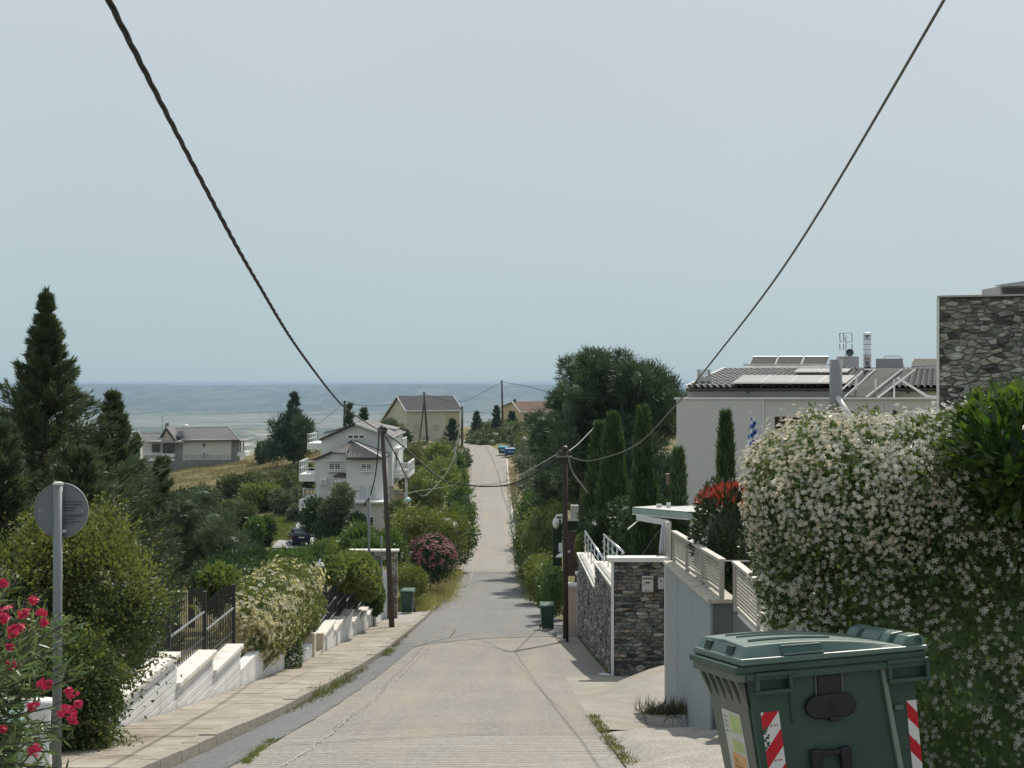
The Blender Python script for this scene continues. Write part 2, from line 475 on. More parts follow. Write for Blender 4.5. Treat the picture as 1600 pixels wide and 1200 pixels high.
# asphalt: a gutter strip along the pavement, widening to the whole road in the dip
ar = pchip([-6, 20, 40, 47, 49.5, 52, 55, 112], [-3.04, -3.05, -3.04, -3.0, -2.2, -.4, 9, 9])
strip('asphalt_road', np.concatenate([np.arange(-6, 45, 1.), np.arange(45, 56, .5), np.arange(56, 113, 1.5)]), lambda y: XL(y) + .01,
      lambda y: min(float(ar(y)), float(XR(y)) - .01), M_asph_mid, .010, 8, kind='structure')
strip('asphalt_gutter', np.arange(-6, 50, .8), lambda y: XL(y) + .02, lambda y: -3.06 + .03 * math.sin(y * 1.7) + .02 * math.sin(y * 4.1), M_asph, .015, 2, kind='structure')

# ------------------------------------------------------------------ cracks, joints, drive and gravel
def groad(px, py, dz=.02):
    Y = Yg(py); x = (px - 800) / F * Y
    return Vector((x, Y, float(RZ(Y)) + dz))

def ribbon(name, pts, w, mat, dz=.02, jit=.02, seed=1, **kw):
    r = random.Random(seed); out = []
    P = [groad(a, b, dz) for a, b in pts]
    fine = []
    for a, b in zip(P, P[1:]):
        n = max(2, int((b - a).length / .25))
        for k in range(n): fine.append(a.lerp(b, k / n))
    fine.append(P[-1])
    V = []
    for i, p in enumerate(fine):
        d = (fine[min(i + 1, len(fine) - 1)] - fine[max(i - 1, 0)]); d.z = 0; d.normalize()
        s = Vector((-d.y, d.x, 0)); off = r.uniform(-jit, jit); ww = w * r.uniform(.5, 1.3)
        for q in (-1, 1):
            v = p + s * (off + q * ww / 2); v.z = float(RZ(v.y)) + dz; V.append(v)
    Fc = [(2 * i, 2 * i + 1, 2 * i + 3, 2 * i + 2) for i in range(len(fine) - 1)]
    me = np_mesh(name, np.array([tuple(v) for v in V]), np.array(Fc), mat)
    return link(name, me, kind='structure', **kw)

M_crack = simple('crack_dirt', (.07, .062, .05), .95, .3)
M_seal = simple('pale_mortar', (.40, .38, .345), .9, .2)
M_dirt = simple('dry_earth', (.17, .125, .075), .95, .35, 1.5)
ribbon('pale_seam', [(735, 908), (728, 925), (717, 950), (698, 978), (674, 1004), (650, 1032), (615, 1066)], .022, M_seal, .022, .05, 3)
ribbon('pale_seam', [(560, 1110), (520, 1145), (486, 1172), (440, 1200)], .016, M_seal, .022, .03, 4)
ribbon('crack', [(668, 1000), (645, 1030), (612, 1062), (590, 1090), (520, 1142)], .007, M_crack, .026, .04, 6)
ribbon('crack', [(655, 1031), (720, 1028), (800, 1026)], .015, M_crack, .022, .01, 8)
ribbon('crack', [(510, 1144), (640, 1138), (760, 1131), (926, 1127)], .014, M_crack, .024, .008, 9)
ribbon('crack', [(425, 1168), (560, 1158), (740, 1149), (932, 1147)], .03, M_crack, .024, .006, 10)
ribbon('crack', [(794, 1026), (815, 1045), (850, 1085), (880, 1110)], .006, M_crack, .024, .02, 11)
ribbon('crack', [(673, 996), (702, 998), (712, 985), (700, 984), (682, 985)], .03, M_crack, .024, .01, 12)
ribbon('crack', [(716, 896), (760, 896), (812, 896)], .12, M_crack, .022, .02, 13)
ribbon('crack', [(680, 955), (760, 953), (834, 951)], .06, M_crack, .022, .03, 15)
ribbon('crack', [(645, 1012), (690, 1000), (740, 990), (800, 988), (846, 990)], .03, M_crack, .022, .02, 14)
ribbon('pale_seam', [(742, 820), (746, 850), (741, 880), (736, 905)], .06, M_seal, .022, .04, 16)
for i, (ya, yb) in enumerate([(4.5, 17.0), (8, 16.9)]): pass

# concrete drive apron on the right: rises from the road and falls away behind the wall
def apron():
    V = []; xs = [1.0, 1.3, 1.5, 1.8, 2.1, 2.4, 2.7, 3.0, 3.4, 3.9, 4.6]; ys = np.arange(21.6, 35.1, .3)
    for y in ys:
        for x in xs:
            s_ = float(sst(0, 1, (x - 1.3) / 1.9)) * 1.0
            g_ = float(np.interp(y - .55 * (x - 1.35), [21.6, 24, 26.2, 29.0, 29.6, 30.1, 31.2, 34], [-.22, -.24, -.04, .47, .50, .42, -.01, -.01]))
            V.append((x, y, float(RZ(y)) + .016 + s_ * g_ + (.0 if x > 1.2 else -.05)))
    n_ = len(xs)
    Fc = [(i * n_ + k, i * n_ + k + 1, (i + 1) * n_ + k + 1, (i + 1) * n_ + k) for i in range(len(ys) - 1) for k in range(n_ - 1)]
    me = np_mesh('driveway_apron', np.array(V), np.array(Fc), simple('apron_concrete', (.29, .275, .24), .85, .22, 1.2, dirt=(.27, .215, .145)), smooth=True)
    link('driveway_apron', me, kind='structure')
apron()

def pad():
    """gravelly poured concrete verge between the road and the hedge"""
    V = []; nx, ny = 40, 90
    for j in range(ny):
        y = -4 + (22.2 + 4) * j / (ny - 1)
        for i in range(nx):
            x = 1.26 + (5.2 - 1.26) * (i / (nx - 1)) ** 1.2
            k = sst(0, .35, x - 1.26) * (1 - sst(20.8, 22.2, y))
            z = float(RZ(y)) - .03 + k * (.10 + .05 * math.sin(x * 2.2 + y * .9) + .025 * math.sin(x * 5 - y * 3.1)) + .02 * (x - 1.26)
            V.append((x, y, z))
    Fc = [(j * nx + i, j * nx + i + 1, (j + 1) * nx + i + 1, (j + 1) * nx + i) for j in range(ny - 1) for i in range(nx - 1)]
    m, nt, out = nodes_of('pebbly_verge')
    v = coords(nt, 'world')
    vo = N(nt, 'ShaderNodeTexVoronoi', feature='F1'); vo.inputs['Scale'].default_value = 38; nt.links.new(v, vo.inputs['Vector'])
    c = ramp_(nt, [(0, (.25, .24, .22)), (.5, (.36, .34, .305)), (1, (.50, .475, .43))], vo.outputs['Color'])
    edge = ramp_(nt, [(.0, (0, 0, 0)), (.55, (0, 0, 0)), (.9, (1, 1, 1))], vo.outputs['Distance'])
    c = mixc(nt, edge, c, (.16, .15, .13))
    c = mixc(nt, .35, c, ramp_(nt, [(.35, (.25, .23, .2)), (.65, (.5, .47, .42))], noise(nt, v, 1.7, 6, .65)))
    inv = N(nt, 'ShaderNodeMath', operation='SUBTRACT'); inv.inputs[0].default_value = 1; nt.links.new(vo.outputs['Distance'], inv.inputs[1])
    finish(nt, out, c, .9, inv.outputs[0], .8, .012)
    link('gravel_verge', np_mesh('gravel_verge', np.array(V), np.array(Fc), m, smooth=True), kind='structure')
pad()

# ------------------------------------------------------------------ pavement slabs and kerb stones
RL = lambda y: float(RZ(y))
slab_y0, slab_y1 = -3.5, 66.0
def slab(x0, x1, y0, y1, top, th=.14, g=.012, dx=0):
    b = MB()
    x0 += g / 2; x1 -= g / 2; y0 += g; y1 -= g
    b.hexa([(x0, y0, RL(y0) + top - th), (x1, y0, RL(y0) + top - th), (x1, y1, RL(y1) + top - th), (x0, y1, RL(y1) + top - th),
            (x0, y0, RL(y0) + top), (x1, y0, RL(y0) + top), (x1, y1, RL(y1) + top), (x0, y1, RL(y1) + top)])
    return b
rr = random.Random(5)
pv = thing('pavement', None, None, (-4.5, 16, RL(16))); pv['kind'] = 'structure'
def slabmat():
    m = simple('slab_concrete', (.33, .30, .25), .88, .25, 2.0, dirt=(.15, .11, .07), rand=.10)
    return m
M_slab = slabmat()
y = slab_y0
while y < slab_y1:
    L = 1.25
    for (a, b_) in ((-5.22, -4.56), (-4.56, -3.88)):
        s = slab(a, b_, y, y + L, .135 + rr.uniform(-.003, .003)); s.build('slab', M_slab, pv)
    y += L
pb = MB()
for yy in np.arange(-3.6, 66.4, 1.2): pb.hexa([(-5.24, yy, RL(yy) - .2), (-3.7, yy, RL(yy) - .2), (-3.7, yy + 1.2, RL(yy + 1.2) - .2), (-5.24, yy + 1.2, RL(yy + 1.2) - .2),
        (-5.24, yy, RL(yy) + .105), (-3.7, yy, RL(yy) + .105), (-3.7, yy + 1.2, RL(yy + 1.2) + .105), (-5.24, yy + 1.2, RL(yy + 1.2) + .105)])
pb.build('bedding', M_dirt, pv)
kb = thing('kerb', None, None, (-3.75, 16, RL(16))); kb['kind'] = 'structure'
y = -4.0
while y < 72:
    x1 = float(XL(y)) + .01
    s = slab(-3.88, x1, y, y + 1.0, .15 + rr.uniform(-.012, .012), .35, .008); s.build('kerb_stone', M_kerb, kb)
    y += 1.0
fk = MB()
for yy in np.arange(72, 250, 2.):
    a0, a1 = float(XL(yy)), float(XL(yy + 2))
    fk.hexa([(a0 - .25, yy, RL(yy) - .2), (a0, yy, RL(yy) - .2), (a1, yy + 2, RL(yy + 2) - .2), (a1 - .25, yy + 2, RL(yy + 2) - .2),
             (a0 - .25, yy, RL(yy) + .13), (a0, yy, RL(yy) + .13), (a1, yy + 2, RL(yy + 2) + .13), (a1 - .25, yy + 2, RL(yy + 2) + .13)])
fk.build('kerb_stones', M_kerb, kb, kind='stuff')
fk = MB()
for yy in np.arange(92, 262, 2.):
    a0, a1 = float(XR(yy)), float(XR(yy + 2))
    fk.hexa([(a0, yy, RL(yy) - .2), (a0 + .25, yy, RL(yy) - .2), (a1 + .25, yy + 2, RL(yy + 2) - .2), (a1, yy + 2, RL(yy + 2) - .2),
             (a0, yy, RL(yy) + .12), (a0 + .25, yy, RL(yy) + .12), (a1 + .25, yy + 2, RL(yy + 2) + .12), (a1, yy + 2, RL(yy + 2) + .12)])
fk.build('kerb', simple('pale_kerb', (.55, .53, .48), .85, .2), kind='structure')
# far verge strip outside the left kerb, entrance patch beside the gate
strip('verge', np.arange(66, 262, 2.), lambda y: XL(y) - 2.0, lambda y: XL(y) - .24, simple('verge_earth', (.24, .19, .12), .95, .3, .6), .07, 3, kind='structure')
strip('verge', np.arange(92, 262, 2.), lambda y: XR(y) + .24, lambda y: XR(y) + 2.4, simple('verge_earth', (.24, .19, .12)), .05, 3, zf=lambda x, y: RZ(y) + max(0, x - XR(y) - .3) * .12, kind='structure')
link('entrance_patch', strip('entrance_patch', np.arange(60, 69.1, 1.), lambda y: -5.6, lambda y: -3.9, M_gravel, .14, 3, kind='structure').data).name
bpy.data.objects.remove(bpy.data.objects['entrance_patch.001']) if 'entrance_patch.001' in bpy.data.objects else None

# ------------------------------------------------------------------ stepped white garden wall with fence
M_white = simple('white_masonry_paint', (.74, .75, .76), .8, .06, 2.2, .5, dirt=(.52, .52, .50))
M_cap = simple('weathered_white_coping', (.76, .74, .68), .85, .12, 5, .6, dirt=(.46, .40, .32))
M_iron = simple('dark_iron_paint', (.022, .028, .03), .45, .2, spec=.5)
M_sheet = simple('dark_fence_sheet', (.018, .024, .034), .6, .2)
M_rail = simple('worn_light_rail', (.33, .36, .37), .4, .2, spec=.5)

def wall_seg(root, y0, y1, ztop, course=None, cap=True, x=-5.25):
    gb = min(RL(y0), RL(y1)) - .3
    if course:
        MB().box(x - .22, x - .035, y0, y1, gb, ztop - .09).build('wall_core', M_white, root)
        z = ztop - .10
        k = 0
        while z - course > RL(y1) + .12 - .15:
            zb = z - course + .014
            prev = None
            off = rr.uniform(-.006, .006)
            MB().box(x - .036, x + off, y0 + .006, y1 - .006, zb, z).build('block_course', M_white, root, bevel=.006)
            z -= course; k += 1
    else:
        MB().box(x - .22, x, y0, y1, gb, ztop - .09).build('wall_core', M_white, root)
    if cap:
        MB().box(x - .34, x + .055, y0 - .05, y1 + .02, ztop - .088, ztop).build('coping_stone', M_cap, root, bevel=.012)

w = thing('garden_wall', 'low white stepped block wall with pale coping beside the near pavement', 'wall', (-5.3, 24, RL(24)))
wall_seg(w, 5.0, 10.98, RL(10.98) + .78, .125)
wall_seg(w, 11.0, 16.2, RL(16.2) + .78, .125)
wall_seg(w, 16.22, 20.6, RL(20.6) + .80, .125)
wall_seg(w, 20.62, 24.1, -4.20, .125)
wall_seg(w, 24.12, 27.05, -4.68, .125)
wall_seg(w, 27.07, 29.75, -5.03, .125)
w2 = thing('garden_wall', 'plain white wall with a saw-toothed top below the cream jasmine hedge', 'wall', (-5.3, 35, RL(35)))
for (a, b_, z) in ((29.77, 32.4, -5.45), (32.42, 35.5, -5.98), (35.52, 38.2, -6.35), (38.22, 40.6, -6.72)):
    wall_seg(w2, a, b_, z, None, cap=False)
MB().box(-5.5, -5.2, 40.4, 40.8, RL(41) - .1, -6.62).build('end_pillar', simple('cream_plaster', (.62, .55, .43), .85, .1), w2, bevel=.01)
w3 = thing('garden_wall', 'white stepped wall with many small raised copings towards the stone gateway', 'wall', (-5.3, 52, RL(52)))
MB().box(-5.6, -5.22, 42.5, 42.7, RL(43) - .2, -6.9).build('end_pillar', simple('cream_plaster', (.62, .55, .43)), w3)
for i in range(8):
    y0 = 42.72 + i * 2.6
    wall_seg(w3, y0, y0 + 2.58, RL(y0 + 2.6) + .12 + .80 + (.12 if i in (2, 7) else 0), None)
    MB().box(-5.255, -5.20, y0 + .55, y0 + .62, RL(y0 + 1) - .1, RL(y0 + 2.6) + .75).build('raised_joint', M_white, w3)
# recess doorstep between the two walls
MB().box(-5.7, -5.23, 40.9, 42.45, RL(41) - .3, RL(42) + .16).build('step', M_slab, kind='structure')

BAR = MB(); BAR.tube([(0, 0, 0), (0, 0, 1)], .011, 5); BAR_me = BAR.mesh('bar', M_iron)
POST = MB(); POST.box(-.035, .035, -.035, .035, 0, 1.32); POST.box(-.042, .042, -.042, .042, 1.32, 1.345); POST_me = POST.mesh('fence_post', M_iron)
def fence_panel(label, x, y0, y1, z0, z1, ytop0=1.0, nb=16, sheet=False, single_bars=True):
    """posts at both ends; horizontal rails; bars with a rising curved top line"""
    t = thing('iron_fence', label, 'fence', (x, y0, z0))
    p = link('fence_post', POST_me, t); p.location = (0, 0, 0)
    for zr in (.16, .62):
        MB().box(x - .012, x + .02, y0, y1, z0 + zr, z0 + zr + .03).build('rail', M_rail if zr > .5 or sheet else M_iron, t)
    h = 1.06
    allb = MB()
    for k in range(nb):
        u = (k + .7) / (nb + .4); hh = h + .09 * math.sin(u * math.pi) - .03
        if single_bars:
            b = link('bar', BAR_me, t); b.location = (0, (y1 - y0) * u, .06); b.scale = (1, 1, hh)
        else: allb.box(x - .008, x + .008, y0 + (y1 - y0) * u - .008, y0 + (y1 - y0) * u + .008, z0 + .06, z0 + hh)
    if not single_bars: allb.build('bars', M_iron, t, kind='stuff')
    if sheet: MB().box(x - .035, x - .022, y0 + .04, y1 - .04, z0 + .06, z0 + 1.02).build('sheet', M_sheet, t)
    return t
FX = -5.50
fl = [(16.2, 18.98, -3.52, 'dark iron railing panel behind the oleander at the left edge'),
      (19.0, 21.78, -3.95, 'dark iron railing panel hidden behind the tall yellow-green shrub'),
      (21.8, 24.58, -4.20, 'dark iron railing panel right behind the shrub, above the first coping'),
      (24.6, 27.45, -4.70, 'dark iron railing panel above the middle coping of the near wall'),
      (27.47, 30.3, -5.05, 'dark iron railing panel next to the cream jasmine hedge')]
for i, (a, b_, z, lab) in enumerate(fl): fence_panel(lab, FX, a, b_, z, z, single_bars=i >= 2)
pp = thing('fence_post', 'lone dark fence post where the railing meets the cream jasmine', 'post', (FX, 30.34, -5.30)); 
q = link('post', POST_me, pp)
labs = ['first dark sheeted fence panel after the cream jasmine hedge', 'second dark sheeted fence panel after the cream jasmine hedge', 'third dark sheeted fence panel, with two slanting light rails',
        'fourth dark sheeted fence panel, half behind vine leaves', 'fifth dark sheeted fence panel, behind vine leaves', 'dark sheeted fence panel mostly hidden under vines',
        'dark sheeted fence panel two before the white gate wall', 'last dark sheeted fence panel beside the stone gateway']
for i in range(8):
    y0 = 42.8 + i * 2.6; z = RL(y0 + 2.6) + .12 + .80 - .02
    fence_panel(labs[i], FX, y0, y0 + 2.55, z, z, nb=12, sheet=True, single_bars=False)

# ------------------------------------------------------------------ rubble masonry
def clip(poly, nx_, ny_, d):
    out = []
    for i in range(len(poly)):
        a, b = poly[i], poly[(i + 1) % len(poly)]
        da = a[0] * nx_ + a[1] * ny_ - d; db = b[0] * nx_ + b[1] * ny_ - d
        if da <= 0: out.append(a)
        if (da < 0) != (db < 0) and abs(da - db) > 1e-9:
            t = da / (da - db); out.append((a[0] + t * (b[0] - a[0]), a[1] + t * (b[1] - a[1])))
    return out

def rubble(w_, h_, sx, sy, seed, gap=.018, jx=.42, jy=.3, big=.0):
    """cells of an uneven, horizontally stretched stone pattern, in wall coordinates"""
    r = random.Random(seed); pts = []
    ny = max(2, int(round(h_ / sy)))
    for j in range(-1, ny + 1):
        f = r.uniform(.75, 1.35)
        n = max(2, int(round(w_ / (sx * f)))); st = w_ / n; o = r.random()
        for i in range(-1, n + 2):
            if r.random() < big: continue
            pts.append(((i + o + r.uniform(-jx, jx)) * st, (j + .5 + r.uniform(-jy, jy)) * h_ / ny))
    asp = sx / sy; cells = []
    for i, (px_, py_) in enumerate(pts):
        near = sorted(((qx - px_) ** 2 + ((qy - py_) * asp) ** 2, qx, qy) for k, (qx, qy) in enumerate(pts) if k != i)[:14]
        poly = [(0.004, .004), (w_ - .004, .004), (w_ - .004, h_ - .004), (0.004, h_ - .004)]
        for _, qx, qy in near:
            nx_, ny_ = (qx - px_), (qy - py_) * asp * asp
            mx, my = (px_ + qx) / 2, (py_ + qy) / 2
            l = math.hypot(nx_, ny_)
            poly = clip(poly, nx_ / l, ny_ / l, (nx_ * mx + ny_ * my) / l - gap / 2 * r.uniform(.5, 1.5))
            if len(poly) < 3: break
        if len(poly) < 3: continue
        cx = sum(p[0] for p in poly) / len(poly); cy = sum(p[1] for p in poly) / len(poly)
        area = abs(sum(poly[k][0] * poly[(k + 1) % len(poly)][1] - poly[(k + 1) % len(poly)][0] * poly[k][1] for k in range(len(poly)))) / 2
        if area < .0008 or not (0 < cx < w_ and 0 < cy < h_): continue
        cells.append((poly, cx, cy, area))
    cells.sort(key=lambda c: -c[3])
    return cells

def place_stones(root, cells, O, U, V_, Nn, mats, depth=(.02, .06), single=300, seed=2, holes=()):
    r = random.Random(seed); rest = MB(); O, U, V_, Nn = map(Vector, (O, U, V_, Nn))
    for k, (poly, cx, cy, ar) in enumerate(cells):
        if any(a <= cx <= b and c <= cy <= d for a, b, c, d in holes): continue
        d = r.uniform(*depth); n = len(poly)
        mb = rest if k >= single else MB()
        ring = []
        for (f, dd) in ((1.0, -.03), (1.0, d * .35), (.86, d * .9), (.45, d * r.uniform(.9, 1.15))):
            tw = (r.uniform(-.25, .25), r.uniform(-.25, .25))
            for (a, b) in poly:
                u = cx + (a - cx) * f; v = cy + (b - cy) * f
                e = dd + (tw[0] * (u - cx) + tw[1] * (v - cy)) * (1 if dd > 0 else 0) + (r.uniform(-.006, .006) if f < .9 else 0)
                ring.append(O + U * u + V_ * v + Nn * e)
        fs = [(q * n + i, q * n + (i + 1) % n, (q + 1) * n + (i + 1) % n, (q + 1) * n + i) for q in range(3) for i in range(n)] + [tuple(range(3 * n, 4 * n))]
        if k >= single: mb.cur = r.randrange(len(mats))
        mb.add(ring, fs)
        if k < single: mb.build('stone', mats[r.choice(range(len(mats)))], root)
    if rest.v: rest.build('small_stones', mats, root, kind='stuff')

def stone_mat(name, c, var=.3):
    m, nt, out = nodes_of(name)
    v = coords(nt, 'world')
    n1 = noise(nt, coords(nt, 'world', (1, 1, 3)), 5, 6, .65); n2 = noise(nt, v, 30, 5, .7); n0 = noise(nt, v, 1.6, 2)
    cc = ramp_(nt, [(.36, tuple(k * .38 for k in c)), (.5, c), (.64, tuple(k * 1.9 for k in c))], n1)
    cc = mixc(nt, .4, cc, ramp_(nt, [(.3, tuple(k * .5 for k in c)), (.7, tuple(k * 1.5 for k in c))], n2))
    cc = mixc(nt, ramp_(nt, [(.55, (0, 0, 0)), (.75, (.35, .35, .35))], n0), cc, (.25, .22, .16))
    oi = N(nt, 'ShaderNodeObjectInfo'); mr = N(nt, 'ShaderNodeMapRange'); mr.inputs[3].default_value = .7; mr.inputs[4].default_value = 1.35
    nt.links.new(oi.outputs['Random'], mr.inputs[0])
    vm = N(nt, 'ShaderNodeVectorMath', operation='SCALE'); nt.links.new(cc, vm.inputs[0]); nt.links.new(mr.outputs[0], vm.inputs['Scale'])
    finish(nt, out, vm.outputs[0], .8, n2, .8, .01, spec=.35)
    return m
ST = [stone_mat('stone_grey', (.165, .165, .155)), stone_mat('stone_dark', (.07, .072, .076)), stone_mat('stone_pale', (.27, .265, .24)), stone_mat('stone_green_grey', (.13, .145, .13)), stone_mat('stone_warm', (.20, .175, .14))]
M_mortar = simple('dark_mortar', (.085, .083, .075), .95, .3, 6)
M_mortar2 = simple('grey_mortar', (.20, .20, .185), .95, .3, 6)

# --- stone entrance wall on the right: end face towards the camera, side face along the road
sw = thing('stone_wall', 'dark rubble stone wall end with letterbox and white coping', 'wall', (2.6, 35, RL(35)))
fx0, fx1, fz1 = W(957, 876, 35).x, W(1043, 876, 35).x, W(957, 878, 35).z
fz0 = RL(35) - .15
MB().box(fx0 + .02, fx1, 35.04, 35.30, fz0, fz1).build('wall_core', M_mortar, sw)
cells = rubble(fx1 - fx0 - .05, fz1 - fz0, .20, .080, 11, .005, jx=.45, jy=.22)
mbx = (W(1002, 0, 35).x - fx0, W(1022, 0, 35).x - fx0, W(0, 925, 35).z - fz0, W(0, 898, 35).z - fz0)
bell = (W(1026, 0, 35).x - fx0, W(1039, 0, 35).x - fx0, W(0, 921, 35).z - fz0, W(0, 902, 35).z - fz0)
place_stones(sw, cells, (fx0 + .03, 35.04, fz0), (1, 0, 0), (0, 0, 1), (0, -1, 0), ST, (.01, .05), 280, 7)
MB().box(fx0 - .03, fx0 + .03, 34.97, 35.05, fz0, fz1).build('edge_trim', simple('white_trim', (.72, .72, .70), .6, .06), sw)
MB().box(W(949, 0, 35).x, W(1046, 0, 35).x, 34.93, 35.42, fz1 + .002, W(0, 871, 35).z).build('coping', simple('white_trim', (.72, .72, .70)), sw, bevel=.008)
MB().box(fx1 - .02, fx1 + .01, 34.96, 35.05, fz0, fz1).build('edge_trim', simple('white_trim', (.72, .72, .70)), sw)
mb_ = thing('letterbox', 'silver letterbox fixed to the dark rubble stone wall', 'letterbox', W(1012, 925, 34.9))
a, b_ = W(1003, 924, 34.9), W(1020.5, 900, 34.9)
M_steel = simple('brushed_steel', (.52, .53, .53), .42, .08, metal=.35, spec=.5)
MB().box(a.x, b_.x, 34.84, 34.98, a.z, b_.z).build('box', M_steel, mb_, bevel=.006)
MB().box(a.x + .02, b_.x - .02, 34.825, 34.842, b_.z - .06, b_.z - .035).build('slot_flap', M_iron, mb_)
MB().box(a.x + .07, b_.x - .07, 34.832, 34.842, b_.z - .16, b_.z - .13).build('name_window', M_iron, mb_)
MB().tube([(a.x + .03, 34.83, b_.z - .18), (a.x + .03, 34.85, b_.z - .18)], .012, 10).build('lock', M_iron, mb_)
MB().box(a.x + .06, a.x + .10, 34.834, 34.842, a.z + .03, a.z + .045).box(a.x + .13, a.x + .18, 34.834, 34.842, a.z + .03, a.z + .045).build('lettering', M_iron, mb_, kind='stuff')
bl = thing('entry_phone', 'small silver entry phone right of the letterbox', 'intercom', W(1033, 920, 34.9))
a, b_ = W(1028, 920, 34.9), W(1037, 902.5, 34.9)
MB().box(a.x, b_.x, 34.86, 34.97, a.z, b_.z).build('plate', M_steel, bl, bevel=.005)
MB().tube([((a.x + b_.x) / 2, 34.845, b_.z - .07), ((a.x + b_.x) / 2, 34.865, b_.z - .07)], .022, 10).build('camera_lens', M_iron, bl)
MB().tube([((a.x + b_.x) / 2, 34.85, a.z + .07), ((a.x + b_.x) / 2, 34.865, a.z + .07)], .012, 10).build('button', M_iron, bl)

# side wall along the road, two stepped sections, clad in narrow grey stones
sd = thing('stone_wall', 'roadside wall of small grey stones with two stepped white copings', 'wall', (2.3, 44, RL(44)))
X0 = 2.32
def stone_side(y0, y1, za, zb):
    zb0 = RL(y1) - .3
    MB().hexa([(X0 + .03, y0, zb0), (X0 + .34, y0, zb0), (X0 + .34, y1, zb0), (X0 + .03, y1, zb0), (X0 + .03, y0, za), (X0 + .34, y0, za), (X0 + .34, y1, zb), (X0 + .03, y1, zb)]).build('wall_core', M_mortar2, sd)
    MB().hexa([(X0 - .05, y0 - .02, za + .002), (X0 + .48, y0 - .02, za + .002), (X0 + .48, y1 + .04, zb + .002), (X0 - .05, y1 + .04, zb + .002), (X0 - .05, y0 - .02, za + .06), (X0 + .48, y0 - .02, za + .06), (X0 + .48, y1 + .04, zb + .06), (X0 - .05, y1 + .04, zb + .06)]).build('coping', M_cap, sd, bevel=.008)
    h = min(za, zb) - zb0
    cl = rubble(y1 - y0 - .03, h, .30, .10, int(y0), .008)
    place_stones(sd, cl, (X0 + .03, y0 + .015, zb0), (0, 1, 0), (0, 0, 1), (-1, 0, 0), [ST[0], ST[2], ST[3], M_side], (.01, .03), 120, int(y0) + 1)
M_side = stone_mat('stone_light_grey', (.30, .31, .29))
stone_side(35.32, 43.0, -4.68, -5.02)
stone_side(43.02, 54.0, -5.72, -5.98)
MB().box(X0 - .02, X0 + .02, 37.8, 38.3, RL(38) + .55, RL(38) + .75).box(X0 - .02, X0 + .02, 41.6, 42.1, RL(42) + 1.05, RL(42) + 1.3).box(X0 - .02, X0 + .02, 46.4, 46.9, RL(46.5) + 1.35, RL(46.5) + 1.62).build('wall_vent', M_iron, sd)
# stainless handrails on the copings
M_inox = simple('polished_inox', (.62, .64, .66), .22, .08, metal=.85, spec=.6)
def inox(label, y0, y1, z0, z1, n):
    t = thing('handrail', label, 'railing', (X0 + .22, y0, z0))
    for k in range(n):
        yy = y0 + (y1 - y0) * k / (n - 1); zz = z0 + (z1 - z0) * k / (n - 1)
        MB().tube([(X0 + .24, yy, zz), (X0 + .24, yy, zz + .72)], .022, 8).build('baluster', M_inox, t, smooth=True)
    MB().tube([(X0 + .24, y0 - .25, z0 + .75), (X0 + .24, y1 + .2, z1 + .75)], .032, 10).build('top_rail', M_inox, t, smooth=True)
    for h in (.22, .40, .57):
        MB().tube([(X0 + .20, y0 - .2, z0 + h), (X0 + .20, y1 + .2, z1 + h)], .012, 6).build('rail', M_inox, t, smooth=True)
inox('steel handrail on the nearer step of the grey stone roadside wall', 35.6, 42.6, -4.62, -4.95, 5)
inox('steel handrail on the lower, farther step of the roadside wall', 43.6, 53.6, -5.66, -5.91, 6)
gp = thing('gate_pillar', 'pinkish plastered gate pillar behind the dark wooden pole', 'pillar', (2.1, 55.5, RL(55)))
MB().box(2.02, 2.45, 55.2, 55.7, RL(56) - .2, -7.30).build('shaft', simple('pink_plaster', (.50, .41, .35), .85, .1), gp, bevel=.01)
MB().box(1.97, 2.50, 55.15, 55.75, -7.30 + .002, -7.2).build('cap', simple('white_trim', (.72, .72, .70)), gp, bevel=.01)
gp = thing('gate_pillar', 'narrow grey gate pillar with white cap between the stone wall and the pink pillar', 'pillar', (2.35, 54.4, RL(54)))
MB().box(2.30, 2.62, 54.25, 54.6, RL(54.5) - .2, -6.75).build('shaft', simple('grey_plaster', (.42, .42, .40), .85, .1), gp, bevel=.01)
MB().box(2.24, 2.68, 54.19, 54.66, -6.75 + .002, -6.66).build('cap', simple('white_trim', (.72, .72, .70)), gp, bevel=.01)

# --- bare concrete wall with aluminium railing
M_cw = simple('streaked_blue_grey_render', (.30, .335, .35), .85, .03, 3.0, .2, drip=.45, dirt=(.325, .355, .36), streak=True)
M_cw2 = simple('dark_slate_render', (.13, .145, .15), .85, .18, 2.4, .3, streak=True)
cw = thing('retaining_wall', 'streaked blue-grey concrete wall under the slatted railing', 'wall', (2.8, 22, RL(22)))
xn, xf = 2.70, 2.72
def cwz(y): return -2.92 - (y - 20.9) * .034
MB().hexa([(xn, 20.9, -5.6), (xn + .03, 20.9, -5.6), (xf + .03, 27.2, -6.6), (xf, 27.2, -6.6), (xn, 20.9, cwz(20.9) - .06), (xn + .03, 20.9, cwz(20.9) - .06), (xf + .03, 27.2, cwz(27.2) - .06), (xf, 27.2, cwz(27.2) - .06)]).build('road_face', M_cw, cw)
MB().hexa([(xn + .031, 20.9, -5.6), (xn + .30, 20.9, -5.6), (xf + .30, 27.2, -6.6), (xf + .031, 27.2, -6.6), (xn + .031, 20.9, cwz(20.9) - .06), (xn + .30, 20.9, cwz(20.9) - .06), (xf + .3, 27.2, cwz(27.2) - .06), (xf + .031, 27.2, cwz(27.2) - .06)]).build('end_face', M_cw2, cw)  # end face darker: its shade beside the road face is put into the colour
